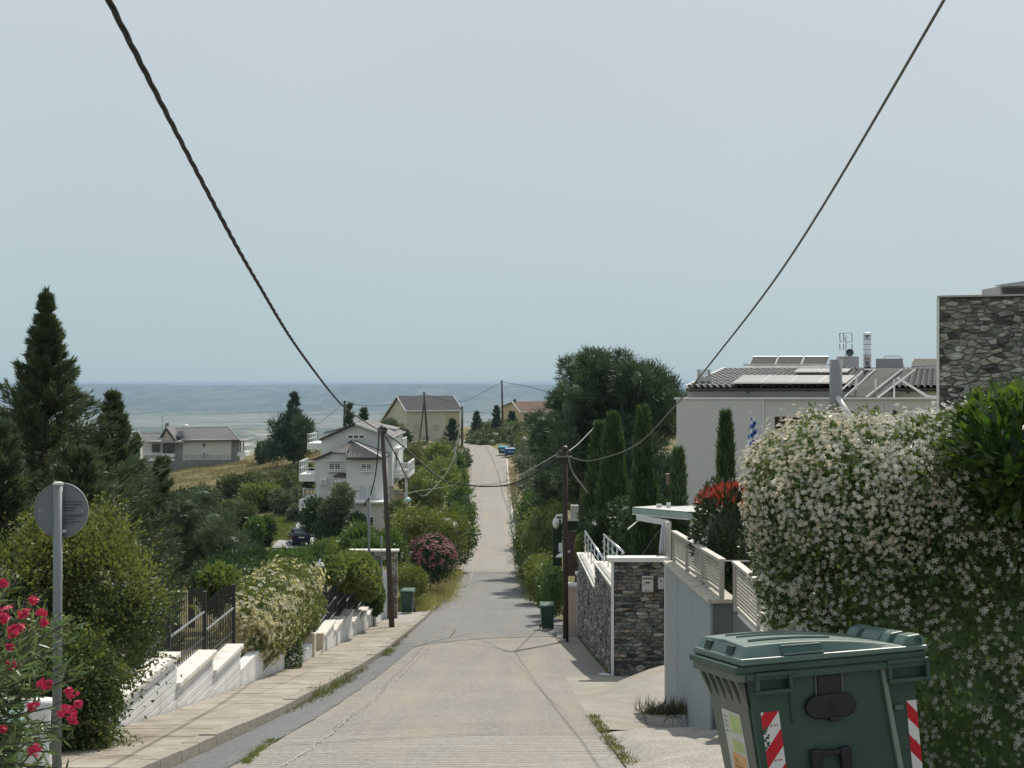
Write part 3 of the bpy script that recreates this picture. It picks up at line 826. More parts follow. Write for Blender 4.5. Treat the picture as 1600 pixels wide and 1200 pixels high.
MB().hexa([(xn - .04, 20.84, cwz(20.9) - .058), (xn + .36, 20.84, cwz(20.9) - .058), (xf + .42, 27.3, cwz(27.3) - .058), (xf - .04, 27.3, cwz(27.3) - .058), (xn - .04, 20.84, cwz(20.9)), (xn + .36, 20.84, cwz(20.9)), (xf + .42, 27.3, cwz(27.3)), (xf - .04, 27.3, cwz(27.3))]).build('coping', simple('mottled_coping', (.50, .47, .40), .85, .25, 9, .6, dirt=(.16, .14, .11)), cw, bevel=.008)
MB().box(xf - .02, xf - .001, 27.15, 27.22, -6.3, -3.2).build('edge_trim', simple('white_trim', (.72, .72, .70)), cw)
M_alu = simple('warm_grey_aluminium', (.44, .42, .375), .5, .1, metal=.2, spec=.5)
def slat_rail(label, x, y0, y1, z0, z1, h, bays, slats):
    t = thing('slatted_railing', label, 'railing', (x, y0, z0))
    zz = lambda y: z0 + (z1 - z0) * (y - y0) / (y1 - y0)
    L = (y1 - y0) / bays
    for k in range(bays + 1):
        yy = y0 + L * k; wd = .055 if k == 0 else .035
        MB().box(x - .03, x + .03, yy - wd, yy + wd, zz(yy) + .002, zz(yy) + h).build('upright', M_alu, t, bevel=.004)
    MB().hexa([(x - .05, y0 - .06, z0 + h + .002), (x + .05, y0 - .06, z0 + h + .002), (x + .05, y1 + .04, z1 + h + .002), (x - .05, y1 + .04, z1 + h + .002), (x - .05, y0 - .06, z0 + h + .04), (x + .05, y0 - .06, z0 + h + .04), (x + .05, y1 + .04, z1 + h + .04), (x - .05, y1 + .04, z1 + h + .04)]).build('top_rail', M_alu, t, bevel=.004)
    for k in range(bays):
        ya, yb = y0 + L * k + .06, y0 + L * (k + 1) - .04
        MB().hexa([(x - .02, ya, zz(ya) + .05), (x + .02, ya, zz(ya) + .05), (x + .02, yb, zz(yb) + .05), (x - .02, yb, zz(yb) + .05), (x - .02, ya, zz(ya) + .09), (x + .02, ya, zz(ya) + .09), (x + .02, yb, zz(yb) + .09), (x - .02, yb, zz(yb) + .09)]).build('bottom_rail', M_alu, t)
        for s_ in range(slats):
            c = .12 + (h - .16) * s_ / (slats - 1)
            MB().hexa([(x - .008, ya, zz(ya) + c), (x + .008, ya, zz(ya) + c), (x + .008, yb, zz(yb) + c), (x - .008, yb, zz(yb) + c), (x - .008, ya, zz(ya) + c + .026), (x + .008, ya, zz(ya) + c + .026), (x + .008, yb, zz(yb) + c + .026), (x - .008, yb, zz(yb) + c + .026)]).build('slat', M_alu, t)
slat_rail('slatted metal railing on the coping of the blue-grey concrete wall', 2.86, 20.95, 27.1, cwz(20.95) + .004, cwz(27.1) + .004, .50, 3, 9)
MB_b = MB()
slat_rail('slatted metal fence between the dark gate post and the white jasmine hedge', 2.98, 16.6, 20.45, -3.04, -3.04, .64, 2, 11)
bw = thing('low_wall', 'low grey wall under the slatted fence behind the green container', 'wall', (3, 18, RL(18)))
MB().box(2.95, 3.2, 16.4, 20.5, -5.4, -3.06).build('body', M_cw2, bw)
cp = thing('pillar', 'cream pillar with flat cap at the edge of the white jasmine hedge', 'pillar', (2.8, 16.8, RL(17)))
MB().box(2.76, 3.02, 16.5, 16.9, -5.0, -2.56).build('shaft', simple('cream_plaster', (.62, .55, .43)), cp, bevel=.01)
MB().box(2.72, 3.06, 16.46, 16.94, -2.558, -2.50).build('cap', simple('cream_plaster', (.62, .55, .43)), cp, bevel=.01)
gt = thing('gate_post', 'dark gate post and thin top bar between the two slatted railings', 'post', (2.97, 20.7, -4.6))
MB().box(2.97, 3.06, 20.62, 20.70, -5.2, -2.45).build('post', M_iron, gt)
MB().tube([(2.84, 20.72, -2.385), (3.20, 20.66, -2.385)], .012, 6).build('top_bar', M_alu, gt)
MB().box(2.98, 3.05, 20.56, 20.62, -2.62, -2.46).build('latch_box', M_steel, gt)

# --- entrance canopy beyond the stone wall
cn = thing('canopy', 'flat canopy with greenish glass fascia and white post beyond the stone wall', 'canopy', (3.6, 37, -6.9))
M_gl = simple('pale_green_glass_panel', (.30, .40, .37), .25, .12, 1.5, spec=.6)
M_wm = simple('white_metal', (.66, .66, .64), .5, .05)
M_up = simple('canopy_top_sheet', (.47, .49, .48), .6, .1)
a = W(988, 792, 38.5); b_ = W(1083, 800, 35.2); 
top = [W(988, 793, 38.6), W(1074, 800, 35.2), W(1135, 800, 35.2), W(1098, 791, 41), W(1030, 790, 41)]
MB().prism([p - Vector((0, 0, .02)) for p in top], (0, 0, .03)).build('roof_sheet', M_up, cn)
def fascia(p, q, h, name):
    p, q = Vector(p), Vector(q); d = (q - p).normalized(); nrm = Vector((d.y, -d.x, 0)) * .02
    MB().hexa([p - Vector((0, 0, h)), q - Vector((0, 0, h)), q - nrm - Vector((0, 0, h)), p - nrm - Vector((0, 0, h)), p, q, q - nrm, p - nrm]).build(name, M_gl, cn)
    MB().hexa([p - Vector((0, 0, h + .03)) + nrm * .4, q - Vector((0, 0, h + .03)) + nrm * .4, q - nrm * 1.4 - Vector((0, 0, h + .03)), p - nrm * 1.4 - Vector((0, 0, h + .03)), p - Vector((0, 0, h + .002)) + nrm * .4, q - Vector((0, 0, h + .002)) + nrm * .4, q - nrm * 1.4 - Vector((0, 0, h + .002)), p - nrm * 1.4 - Vector((0, 0, h + .002))]).build('bottom_strip', M_wm, cn)
m1 = top[0].lerp(top[1], .55)
fascia(top[0], m1, .15, 'glass_fascia'); fascia(m1, top[1], .15, 'glass_fascia'); fascia(top[1], top[2], .15, 'glass_fascia')
MB().hexa([W(994, 813, 38), W(1046, 822, 36), W(1046, 822, 36.2), W(994, 813, 38.2), W(994, 804, 38), W(1046, 813, 36), W(1046, 813, 36.2), W(994, 804, 38.2)]).build('beam', M_wm, cn, bevel=.01)
MB().box(W(1040, 0, 35.9).x, W(1049, 0, 35.9).x, 35.9, 36.05, RL(36), W(0, 815, 36).z).build('post', M_wm, cn, bevel=.01)
MB().tube([W(981, 827, 37.4), W(999, 812, 38)], .02, 6).build('strut', M_wm, cn)
MB().tube([W(1038, 818, 36), W(1003, 868, 36.8)], .015, 6).build('stay', M_iron, cn)
MB().tube([W(1060, 812, 35.6), W(1077, 824, 35.6), W(1079, 840, 35.6)], .022, 6).build('downpipe', M_iron, cn)
MB().box(W(1026, 0, 38.4).x, W(1034, 0, 38.4).x, 38.4, 38.5, top[0].z + .012, top[0].z + .10).box(W(1042, 0, 38.4).x, W(1048, 0, 38.4).x, 38.4, 38.5, top[0].z + .012, top[0].z + .13).build('spotlight', M_wm, cn)
# draped cloth hanging on the post
cl = MB(); pts = []
for k in range(15):
    u = k / 14; pts.append((W(1029 + 11 * u, 0, 35.8).x, 35.78 + .04 * math.sin(u * 21)))
V = []; nz = 7
for j in range(nz):
    z = W(0, 819 + (866 - 819) * j / (nz - 1), 35.8).z
    for (x, yy) in pts: V.append((pts[-1][0] + (x - pts[-1][0]) * (.45 + .55 * (j / (nz - 1)) ** .5), yy, z))
Fc = [(j * 15 + i, j * 15 + i + 1, (j + 1) * 15 + i + 1, (j + 1) * 15 + i) for j in range(nz - 1) for i in range(14)]
o = link('curtain', np_mesh('curtain', np.array(V), np.array(Fc), simple('lilac_white_cloth', (.58, .56, .62), .9, .06), smooth=True), None, 'gathered pale cloth hanging beside the white canopy post', 'curtain')
s_ = o.modifiers.new('sol', 'SOLIDIFY'); s_.thickness = .012

# ------------------------------------------------------------------ houses
def bp(px0, px1, py0, py1, Y, depth):
    """box whose front face spans the given photo measures at distance Y"""
    a, b = W(px0, py1, Y), W(px1, py0, Y)
    return (a.x, b.x, Y, Y + depth, a.z, b.z)

def tile_roof(name, parent, eL, eR, rL, rR, w, l, mat, ridge=None, amp=None, left_edge=True):
    """rows of curved tiles between an eave (eL-eR) and a ridge (rL-rR)"""
    eL, eR, rL, rR = map(Vector, (eL, eR, rL, rR))
    nC = max(3, int(round(max((eR - eL).length, (rR - rL).length) / w))); nR = max(2, int(round(((rL + rR) / 2 - (eL + eR) / 2).length / l)))
    nrm = (eR - eL).cross((rL + rR) / 2 - (eL + eR) / 2).normalized()
    if nrm.z < 0: nrm = -nrm
    amp = amp or w * .42
    V = []; Fq = []
    K = 5
    prof = [(0, 0), (.18, .75), (.42, 1.0), (.66, .75), (.84, 0), (1, -.15)]
    for r in range(nR):
        v0, v1 = r / nR, (r + 1.12) / nR; v1 = min(v1, 1)
        for c in range(nC):
            base = len(V)
            for (v, lift) in ((v0, .028), (v1, 0)):
                for (u_, h) in prof:
                    u = (c + u_) / nC
                    p = (eL.lerp(eR, u)).lerp(rL.lerp(rR, u), v) + nrm * (h * amp + lift * (w / .2))
                    V.append(tuple(p))
            n = len(prof)
            for k in range(n - 1): Fq.append((base + k, base + k + 1, base + n + k + 1, base + n + k))
    me = np_mesh(name, np.array(V), np.array(Fq), mat)
    me.transform(Matrix.Translation(-orig(parent)))
    link(name, me, parent, kind='stuff')

def tilemat(name, c1, c2, c3):
    m, nt, out = nodes_of(name)
    v = coords(nt, 'world'); n1 = noise(nt, v, 2.5, 5, .7); n2 = noise(nt, v, 16, 4)
    cc = ramp_(nt, [(.32, c1), (.5, c2), (.68, c3)], n1)
    cc = mixc(nt, .5, cc, ramp_(nt, [(.35, c1), (.65, c3)], n2))
    finish(nt, out, cc, .7, n2, .3, .005)
    return m
M_tile = tilemat('grey_brown_tiles', (.05, .05, .053), (.12, .12, .122), (.25, .248, .25))
M_tile_far = tilemat('grey_roof_tiles', (.10, .10, .105), (.16, .155, .16), (.23, .22, .22))
M_tile_l = tilemat('mauve_grey_roof', (.15, .13, .14), (.215, .19, .195), (.27, .245, .24))
M_tile_t = tilemat('faded_terracotta', (.22, .13, .10), (.34, .22, .17), (.42, .30, .24))
M_wall = simple('pale_plaster', (.62, .63, .615), .85, .04, .4, .15, drip=.12)
M_wallg = simple('cool_grey_plaster', (.59, .59, .575), .85, .04, .35, .15, drip=.12)
M_trim = simple('dark_fascia', (.06, .045, .045), .7, .2)
M_wt = simple('white_plaster_trim', (.72, .74, .73), .8, .04)
M_glass = simple('dark_window_glass', (.035, .045, .055), .12, .2, spec=.8)
M_frame = simple('window_frame_grey', (.42, .42, .41), .6, .08)
M_shut = simple('beige_shutter', (.42, .38, .30), .7, .08)

def window(root, px0, px1, py0, py1, Y, panes=2, bars=0, frame=.09, fm=None, name='window'):
    fm = fm or M_wt
    x0, x1, _, _, z0, z1 = bp(px0, px1, py0, py1, Y, 0)
    g = MB().box(x0, x1, Y - .03, Y + .05, z0, z1).build(name, M_glass, root)
    f = MB(); fw = frame
    f.box(x0 - .02, x1 + .02, Y - .07, Y - .032, z1 - fw, z1 + .02).box(x0 - .02, x1 + .02, Y - .07, Y - .032, z0 - .02, z0 + fw)
    for k in range(panes + 1):
        xx = x0 + (x1 - x0) * k / panes; f.box(xx - fw / 2, xx + fw / 2, Y - .07, Y - .032, z0 + fw + .001, z1 - fw - .001)
    f.build('frame', fm, g)
    if bars:
        b = MB()
        for k in range(1, bars): zz = z0 + (z1 - z0) * k / bars; b.box(x0, x1, Y - .06, Y - .04, zz - .015, zz + .015)
        for k in range(panes): xx = x0 + (x1 - x0) * (k + .5) / panes; b.box(xx - .015, xx + .015, Y - .062, Y - .042, z0, z1)
        b.build('glazing_bars', fm, g)
    return g

def posts_rail(root, p, q, h, n, mat, name='railing', r=.03, rails=2):
    p, q = Vector(p), Vector(q); b = MB()
    b.tube([p + Vector((0, 0, h)), q + Vector((0, 0, h))], r * 1.2, 5)
    for k in range(1, rails): b.tube([p + Vector((0, 0, h * k / rails)), q + Vector((0, 0, h * k / rails))], r * .7, 4)
    for k in range(n + 1): b.tube([p.lerp(q, k / n), p.lerp(q, k / n) + Vector((0, 0, h))], r, 4)
    return b.build(name, mat, root)

# --- white three-storey house left of the road
H = thing('white_house', 'white three storey house with hipped tile roofs and balconies left of the road', 'house', (-13.2, 125, float(T(-13.2, 125))))
gz = -15.6
def wp(px, py, Y): return W(px, py, Y)
x0, x1, _, _, _, z1 = bp(541, 597.5, 717, 850, 125, 1)
MB().box(x0, x1, 125, 137, gz, z1).build('wall', M_wall, H)
x2 = W(493.5, 0, 126.5).x
MB().box(x2, x0 - .002, 126.5, 137, gz, W(0, 717, 126.5).z).build('wall', M_wall, H)
# triangular rise of the left recessed wall under the roof slope
MB().prism([W(494, 717, 126.55), W(540.9, 717, 126.55), W(540.9, 709.5, 126.55), W(517, 708.5, 126.55)], (0, 4, 0)).build('wall', M_wall, H)
A1, A2 = W(550, 690, 130.2), W(550, 690, 130.2) + Vector((0, 7.5, 0))
FR, FK = W(600, 717, 124.5), W(541, 717, 124.5); FL = W(517, 708, 126.3); E1 = W(492, 718.5, 126.3)
tile_roof('roof_tiles', H, FK, FR, A1.lerp(FL, .0), A1 + Vector((.02, 0, 0)), .25, .4, M_tile)
tile_roof('roof_tiles', H, FL, W(541, 709.5, 126.3), A1.lerp(FL, .3), A1, .25, .4, M_tile)
RB = Vector((FR.x, A2.y, FR.z)); EB = Vector((E1.x, A2.y, E1.z))
tile_roof('roof_tiles', H, RB, FR, A2, A1, .3, .4, M_tile)
mbx_ = MB(); mbx_.add([E1, FL, A1, A2, EB], [(0, 1, 2, 3, 4)]); mbx_.build('roof', M_tile, H)
for (p, q) in ((E1, FL), (FL, A1), (FK, FR), (A1, FR), (E1, EB)):
    MB().tube([p + Vector((0, 0, .04)), q + Vector((0, 0, .04))], .10, 6).build('ridge_tiles' if A1 in (p, q) else 'eaves_board', M_wt if (p is A1) else M_trim, H)  # bright edge of the sunlit right slope is put into the white
# main upper block with a wide gable
gp_ = [W(502, 760, 131), W(613, 760, 131), W(613, 684, 131), W(555, 664.5, 131), W(502, 687, 131)]
MB().prism(gp_, (0, 13, 0)).build('wall', M_wall, H)
for (a_, b2) in (((499, 688.5), (555, 663)), ((617, 685), (555, 663))):
    p, q = W(*a_, 130.7), W(*b2, 130.7); d = Vector((0, 13.6, 0))
    tile_roof('roof_tiles', H, p if a_[0] < 555 else p + d, p + d if a_[0] < 555 else p, q if a_[0] < 555 else q + d, q + d if a_[0] < 555 else q, .28, .4, M_tile)
    MB().tube([p + Vector((0, 0, .05)), q + Vector((0, 0, .05))], .11, 6).build('eaves_board', M_trim if a_[0] < 555 else M_wt, H)  # right verge white: the lit side is put into its colour
# rear roof, slightly higher
rp = [W(507, 675, 139), W(566, 659.5, 139), W(618, 671, 139), W(618, 674, 139), W(566, 663, 139), W(507, 678, 139)]
MB().prism(rp, (0, 6, 0)).build('roof', M_tile_far, H)
MB().prism([W(512, 760, 139.2), W(614, 760, 139.2), W(614, 673.5, 139.2), W(566, 663.2, 139.2), W(512, 677.5, 139.2)], (0, 5.5, 0)).build('wall', M_wall, H)
window(H, 514, 532, 723, 734.5, 126.5, 2, 3); window(H, 564.5, 580.5, 723.5, 734, 125, 2, 3)
window(H, 543, 569.5, 678.5, 686.5, 131, 3, 0, .12); window(H, 565, 584, 806, 823, 123.3, 2, 0)
for (a_, b2, Y) in ((512, 534, 126.4), (562.5, 582.5, 124.9)):
    x0_, x1_, _, _, z0_, z1_ = bp(a_, b2, 721, 736, Y, 1)
    MB().box(x0_, x1_, Y - .18, Y + .05, z0_ - .08, z0_).build('sill', M_wt, H); MB().box(x0_, x1_, Y - .15, Y + .05, z1_, z1_ + .08).build('lintel', M_wt, H)
for (a_, b2) in ((562.5, 570.5), (577, 585)):
    MB().box(*bp(a_, b2, 760, 784.5, 124.9, .06)).build('door', simple('grey_white_door', (.46, .48, .47), .7, .05), H)
MB().box(*bp(500, 510, 747.5, 757, 126.0, .48)).build('air_conditioner', M_wt, H)
MB().tube([W(505, 752.5, 125.98), W(505, 752.5, 126.02)], .16, 12).build('fan_grille', M_frame, H)
MB().box(*bp(522, 540.8, 746, 753.5, 125.2, 1.28)).build('porch', M_wt, H)
MB().hexa([W(521, 746, 125), W(541, 746, 125), W(541, 744, 126.4), W(521, 744, 126.4), W(521, 745, 125), W(541, 745, 125), W(541, 739, 126.4), W(530, 739, 126.4)]).build('porch_roof', M_trim, H)
# terrace below the front block
MB().box(*bp(520, 601, 786, 870, 123.4, 1.55)).build('terrace_wall', M_wallg, H)
MB().box(*bp(518, 603, 784, 786.6, 123.0, 2.0)).build('terrace_ledge', M_wt, H)
# left balconies
MB().box(*bp(467, 493.2, 741, 752.5, 126.5, 5.5)).build('balcony_slab', M_wt, H)
posts_rail(H, W(468, 741, 126.7), W(493, 741, 126.7), 1.05, 2, M_wt, r=.05)
posts_rail(H, W(468, 741, 126.7), W(468, 741, 126.7) + Vector((0, 5, 0)), 1.05, 4, M_wt, r=.05)
MB().box(*bp(480, 502, 692.5, 702.5, 133, 6)).build('balcony_slab', M_wt, H)
posts_rail(H, W(481, 692.5, 133.1), W(502, 690, 133.1), .75, 3, M_wt, r=.035)
posts_rail(H, W(481, 692.5, 133.1), W(481, 692.5, 133.1) + Vector((0, 5.6, 0)), .75, 4, M_wt, r=.035)
MB().box(*bp(467, 493.2, 781, 802, 125.5, 6)).build('terrace_block', M_wt, H)
posts_rail(H, W(474, 781, 126), W(493, 781, 128), .9, 3, M_wt, r=.03)
# right balcony with balusters, and a small one above
xw = W(613, 0, 131).x
MB().box(xw, W(640, 0, 134).x, 133, 141, W(0, 745.5, 134).z, W(0, 739, 134).z).build('balcony_slab', M_wt, H)
xb, zf_, zt_ = W(640, 0, 134).x, W(0, 739, 134).z, W(0, 722, 134).z
MB().box(xw, xb, 132.95, 133.1, zt_ - .12, zt_).box(xb - .12, xb, 133.1, 141, zt_ - .12, zt_).build('balcony_rail', M_wt, H)
bb = MB()
for k in range(9):
    xx = xw + .08 + (xb - xw - .16) * k / 8; bb.lathe([(.05, 0), (.09, .18), (.04, .42), (.06, zt_ - zf_ - .122)], (xx, 133.03, zf_ + .001), 6)
for k in range(20): bb.lathe([(.05, 0), (.09, .18), (.04, .42), (.06, zt_ - zf_ - .122)], (xb - .06, 133.3 + 7.5 * k / 19, zf_ + .001), 6)
bb.build('balusters', M_wt, H, kind='stuff')
MB().box(xb - .35, xb - .12, 133.2, 133.42, gz, W(0, 745.7, 134).z).build('column', M_wt, H)
MB().box(xw, xw + .7, 134, 139, W(0, 702, 135).z, W(0, 699.5, 135).z).build('balcony_slab', M_wt, H)
posts_rail(H, (xw + .65, 134, W(0, 699.5, 135).z), (xw + .65, 139, W(0, 699.5, 135).z), .8, 8, M_wt, r=.05)
MB().box(xw + .01, xw + .04, 134.6, 135.7, W(0, 741, 134).z + .4, W(0, 725, 134).z + .9).build('door', M_glass, H)
MB().box(x1 + .002, x1 + .03, 127, 128.2, W(0, 735, 127).z, W(0, 722, 127).z).build('window', M_glass, H)
MB().box(x1 + .002, x1 + .03, 127, 128.2, W(0, 775, 127).z, W(0, 755, 127).z).build('window', M_glass, H)

# --- gabled houses on the far crest
def gable_house(name, label, px_c, Y, ang, L, D, py_eave, vr, py_ridge, py_back, z_bot, wallm, roofm, group=None, wins=(), yellow_part=None):
    c = W(px_c, py_eave, Y); U = Vector((math.cos(ang), math.sin(ang), 0)); Vd = Vector((-math.sin(ang), math.cos(ang), 0))
    t = thing(name, label, 'house', (c.x, c.y, z_bot))
    ridge_y = (c + Vd * vr).y; zr = (600 - py_ridge) / F * ridge_y
    back_y = (c + Vd * D).y; zb = (600 - py_back) / F * back_y
    P = lambda u, v, z: Vector((c.x, c.y, 0)) + U * u + Vd * v + Vector((0, 0, z))
    poly = [P(0, 0, z_bot), P(0, 0, c.z), P(0, vr, zr - .12), P(0, D, zb - .12), P(0, D, z_bot)]
    MB().prism(poly, U * L).build('wall', wallm, t)
    if yellow_part: MB().prism([P(L - yellow_part, -.03, z_bot), P(L - yellow_part, -.03, c.z - .1), P(L + .02, -.03, c.z - .1), P(L + .02, -.03, z_bot)], Vd * .028).build('wall_panel', simple('yellow_plaster', (.42, .385, .255), .85, .04, .4), t)
    o_ = .45; sl1 = (zr - c.z) / vr; sl2 = (zr - zb) / (D - vr)
    e0, e1, r0, r1 = P(-o_, -o_, c.z - o_ * sl1 + .05), P(L + o_, -o_, c.z - o_ * sl1 + .05), P(-o_, vr, zr), P(L + o_, vr, zr)
    tile_roof('roof_tiles', t, e0, e1, r0, r1, .30, .38, roofm)
    b0, b1 = P(-o_, D + .4, zb - .4 * sl2), P(L + o_, D + .4, zb - .4 * sl2)
    MB().hexa([r0, r1, b1, b0, r0 + Vector((0, 0, .08)), r1 + Vector((0, 0, .08)), b1 + Vector((0, 0, .08)), b0 + Vector((0, 0, .08))]).build('rear_roof', roofm, t)
    MB().hexa([e0 - Vector((0, 0, .14)), e1 - Vector((0, 0, .14)), r1 - Vector((0, 0, .14)), r0 - Vector((0, 0, .14)), e0 - Vector((0, 0, .02)), e1 - Vector((0, 0, .02)), r1 - Vector((0, 0, .02)), r0 - Vector((0, 0, .02))]).build('roof_deck', M_wt, t)
    for (p, q) in ((e0, r0), (r0, b0), (e0, e1), (e1, r1)): MB().tube([p, q], .11, 5).build('fascia', M_wt, t)
    for (u0, u1, za, zb_, mat_) in wins:
        g = MB().prism([P(u0, -.05, za), P(u1, -.05, za), P(u1, -.05, zb_), P(u0, -.05, zb_)], Vd * .04).build('window', mat_, t)
        MB().prism([P(u0 - .08, -.09, zb_), P(u1 + .08, -.09, zb_), P(u1 + .08, -.09, zb_ + .08), P(u0 - .08, -.09, zb_ + .08)], Vd * .08).build('frame', M_shut, g)
    return t, P
M_beige = simple('beige_plaster', (.50, .475, .385), .85, .04, .3, drip=.12)
M_ochre = simple('ochre_plaster', (.50, .42, .26), .85, .04, .3)
z_ = lambda py, Y: (600 - py) / F * Y
t, P = gable_house('beige_house', 'beige two storey house with grey tiled roof on the crest left of the road top', 636, 270, .427, 10, 12, 640, 4, 619, 655, -11.5, M_beige, M_tile_far,
    wins=((1.3, 2.3, z_(676, 271), z_(664.5, 271), M_shut), (5.1, 6.0, z_(674, 272), z_(664.5, 272), M_shut), (3.0, 4.2, z_(692, 271), z_(682, 271), simple('grey_door', (.33, .31, .28), .7)), (.3, 1.0, z_(692, 271), z_(680, 271), M_shut)), yellow_part=2.7)
MB().prism([P(-1.2, 1.5, z_(663, 271)), P(0, 1.5, z_(663, 271)), P(0, 1.5, z_(661.5, 271)), P(-1.2, 1.5, z_(661.5, 271))], P(0, 3, 0) - P(0, 0, 0)).build('balcony_slab', M_beige, t)
t, P = gable_house('ochre_house', 'ochre house with faded terracotta tile roof beyond the bushes right of the road top', 814, 330, .5, 8.2, 9, 642, 3.2, 627.5, 636, -10.5, M_ochre, M_tile_t)
MB().tube([P(.3, 3.3, z_(628, 332)), P(.3, 3.3, z_(624, 332))], .3, 6).build('chimney', M_trim, t)
MB().tube([P(7.6, 3.2, z_(627, 335)), P(7.6, 3.2, z_(619, 335))], .05, 4).build('aerial', M_iron, t)

# --- low house far left beyond the grass slope
Y = 235.0
t = thing('low_house', 'low pale house with mauve-grey roof and porch beyond the dry grass slope', 'house', (W(320, 0, Y).x, Y, -12.6))
MB().box(*bp(285.5, 360.5, 689, 722, Y, 8)).build('wall', simple('cream_white_plaster', (.60, .595, .54), .85, .03, .3), t)
MB().box(*bp(360.7, 371, 690, 722, Y + 1.2, 6)).build('wall', simple('grey_plaster', (.42, .42, .40)), t)  # recessed wall part, its shade put into the grey
MB().box(*bp(272.5, 285.3, 690, 722, Y + .6, 7)).build('wall', simple('grey_plaster', (.42, .42, .40)), t)
MB().box(*bp(223, 272.3, 690.5, 716, Y + 1, 7)).build('wall', M_wallg, t)
tile_roof('roof_tiles', t, W(284, 689, Y - .6), W(374, 688, Y - .6), W(263, 669.5, Y + 5), W(355, 667.5, Y + 5), .33, .45, M_tile_l, amp=.06)
MB().add([W(374, 688, Y - .6), W(355, 667.5, Y + 5), W(378, 688, Y + 10)], [(0, 1, 2)]).build('roof', M_tile_l, t)
tile_roof('roof_tiles', t, W(228, 691, Y - .2), W(262, 690, Y - .2), W(221, 677, Y + 4), W(252, 677, Y + 4), .33, .45, M_tile_l, amp=.06)
for p, q in (((263, 669.5, Y + 5), (355, 667.5, Y + 5)), ((355, 667.5, Y + 5), (374, 688, Y - .6)), ((221, 677, Y + 4), (252, 677, Y + 4)), ((284, 689, Y - .6), (374, 688, Y - .6))):
    MB().tube([W(*p), W(*q)], .09, 5).build('ridge_tiles', M_trim, t)
MB().prism([W(253, 689, Y - .8), W(272, 689, Y - .8), W(259.5, 672, Y - .8)], (0, 4, 0)).build('gable_wall', simple('beige_gable', (.43, .39, .33), .85, .05), t)
for p, q in (((250, 684, Y - 1), (259.5, 669, Y - 1)), ((259.5, 669, Y - 1), (274, 689, Y - 1))):
    a_, b2 = W(*p), W(*q); MB().hexa([a_, b2, b2 + Vector((0, 5, 0)), a_ + Vector((0, 5, 0)), a_ + Vector((0, 0, .25)), b2 + Vector((0, 0, .25)), b2 + Vector((0, 5, .25)), a_ + Vector((0, 5, .25))]).build('gable_roof', M_tile_far, t)
MB().box(*bp(258, 263, 661, 674, Y + 3, .6)).build('chimney', simple('grey_brick', (.2, .19, .19), .9, .2, 4), t)
window(t, 237.5, 251, 692.5, 707.5, Y + 1, 1, 0, .12, M_frame); window(t, 317, 321, 692.5, 698.5, Y, 1, 0, .08, M_frame)
window(t, 255, 271, 693, 708.5, Y - .5, 3, 0, .12, M_trim)
MB().box(*bp(253.5, 272, 708.7, 714.5, Y - .7, 1.7)).build('bay_parapet', M_wt, t)
MB().box(*bp(252, 286, 689.3, 691.5, Y - 1.1, 2)).build('bay_canopy', simple('grey_sheet', (.36, .37, .38), .6), t)
MB().box(*bp(224, 253, 709, 711.5, Y + .7, .3)).build('ledge', M_wt, t)
MB().box(*bp(316, 322, 706.5, 711.5, Y - .4, .35)).build('air_conditioner', M_wt, t)
MB().tube([W(319, 709, Y - .42), W(319, 709, Y - .39)], .18, 10).build('fan_grille', M_trim, t)
MB().box(*bp(360, 383.5, 688.3, 690, Y - .2, 5)).build('porch_roof', M_tile_l, t)
for px_ in (371.5, 375, 380): MB().box(*bp(px_, px_ + 1.2, 690.1, 706, Y, .12)).build('porch_post', M_trim, t)
MB().box(*bp(371, 383.5, 706.2, 713, Y - .1, 4)).build('porch_parapet', M_wt, t)
so = thing('solar_water_heater', 'white solar water tank and dark panel on the low pale house roof', 'water heater', W(288, 688, Y + 1.2))
MB().tube([W(284.5, 667, Y + 2), W(294, 666, Y + 2)], .30, 12).build('tank', simple('white_enamel', (.78, .78, .76), .35, .05), so, smooth=True)
MB().hexa([W(273, 683, Y + .2), W(284.5, 683, Y + .2), W(286, 674.5, Y + 1.8), W(280, 674.5, Y + 1.8), W(273, 682, Y + .2), W(284.5, 682, Y + .2), W(286, 673.5, Y + 1.8), W(280, 673.5, Y + 1.8)]).build('solar_panel', M_glass, so)
for px_ in (285, 291.5): MB().box(*bp(px_, px_ + 1, 669.2, 686, Y + 1.9, .1)).build('leg', M_frame, so)
MB().box(*bp(285, 289.5, 674, 688, Y + .9, .7)).build('plinth', simple('grey_plaster', (.42, .42, .40)), so)
MB().tube([W(253.5, 691, Y + 2), W(253.5, 650, Y + 2)], .035, 4).build('aerial', M_iron, label='thin aerial mast on the left wing of the low pale house', cat='aerial')
rw = thing('retaining_wall', 'grey retaining wall in front of the low pale house', 'wall', (W(250, 0, Y - 2).x, Y - 2, -13.6))
MB().box(*bp(206, 290, 720, 760, Y - 2.2, .3)).box(*bp(290.1, 362, 718.6, 740, Y - 2.2, .3)).build('body', simple('grey_concrete_block', (.20, .21, .205), .9, .15, 1.), rw)
posts_rail(rw, W(290, 718.5, Y - 2), W(358, 718.5, Y - 2), .6, 5, M_iron, 'wire_fence', .018, 2)
ns_ = thing('house', 'small pale gable of a house between the conifer and the low house', 'house', (W(207, 0, Y + 15).x, Y + 15, -12))
MB().prism([W(196, 720, Y + 15), W(212, 720, Y + 15), W(212, 686, Y + 15), W(204, 674.5, Y + 15), W(196, 676, Y + 15)], (0, 5, 0)).build('wall', simple('cream_white_plaster', (.60, .595, .54)), ns_)
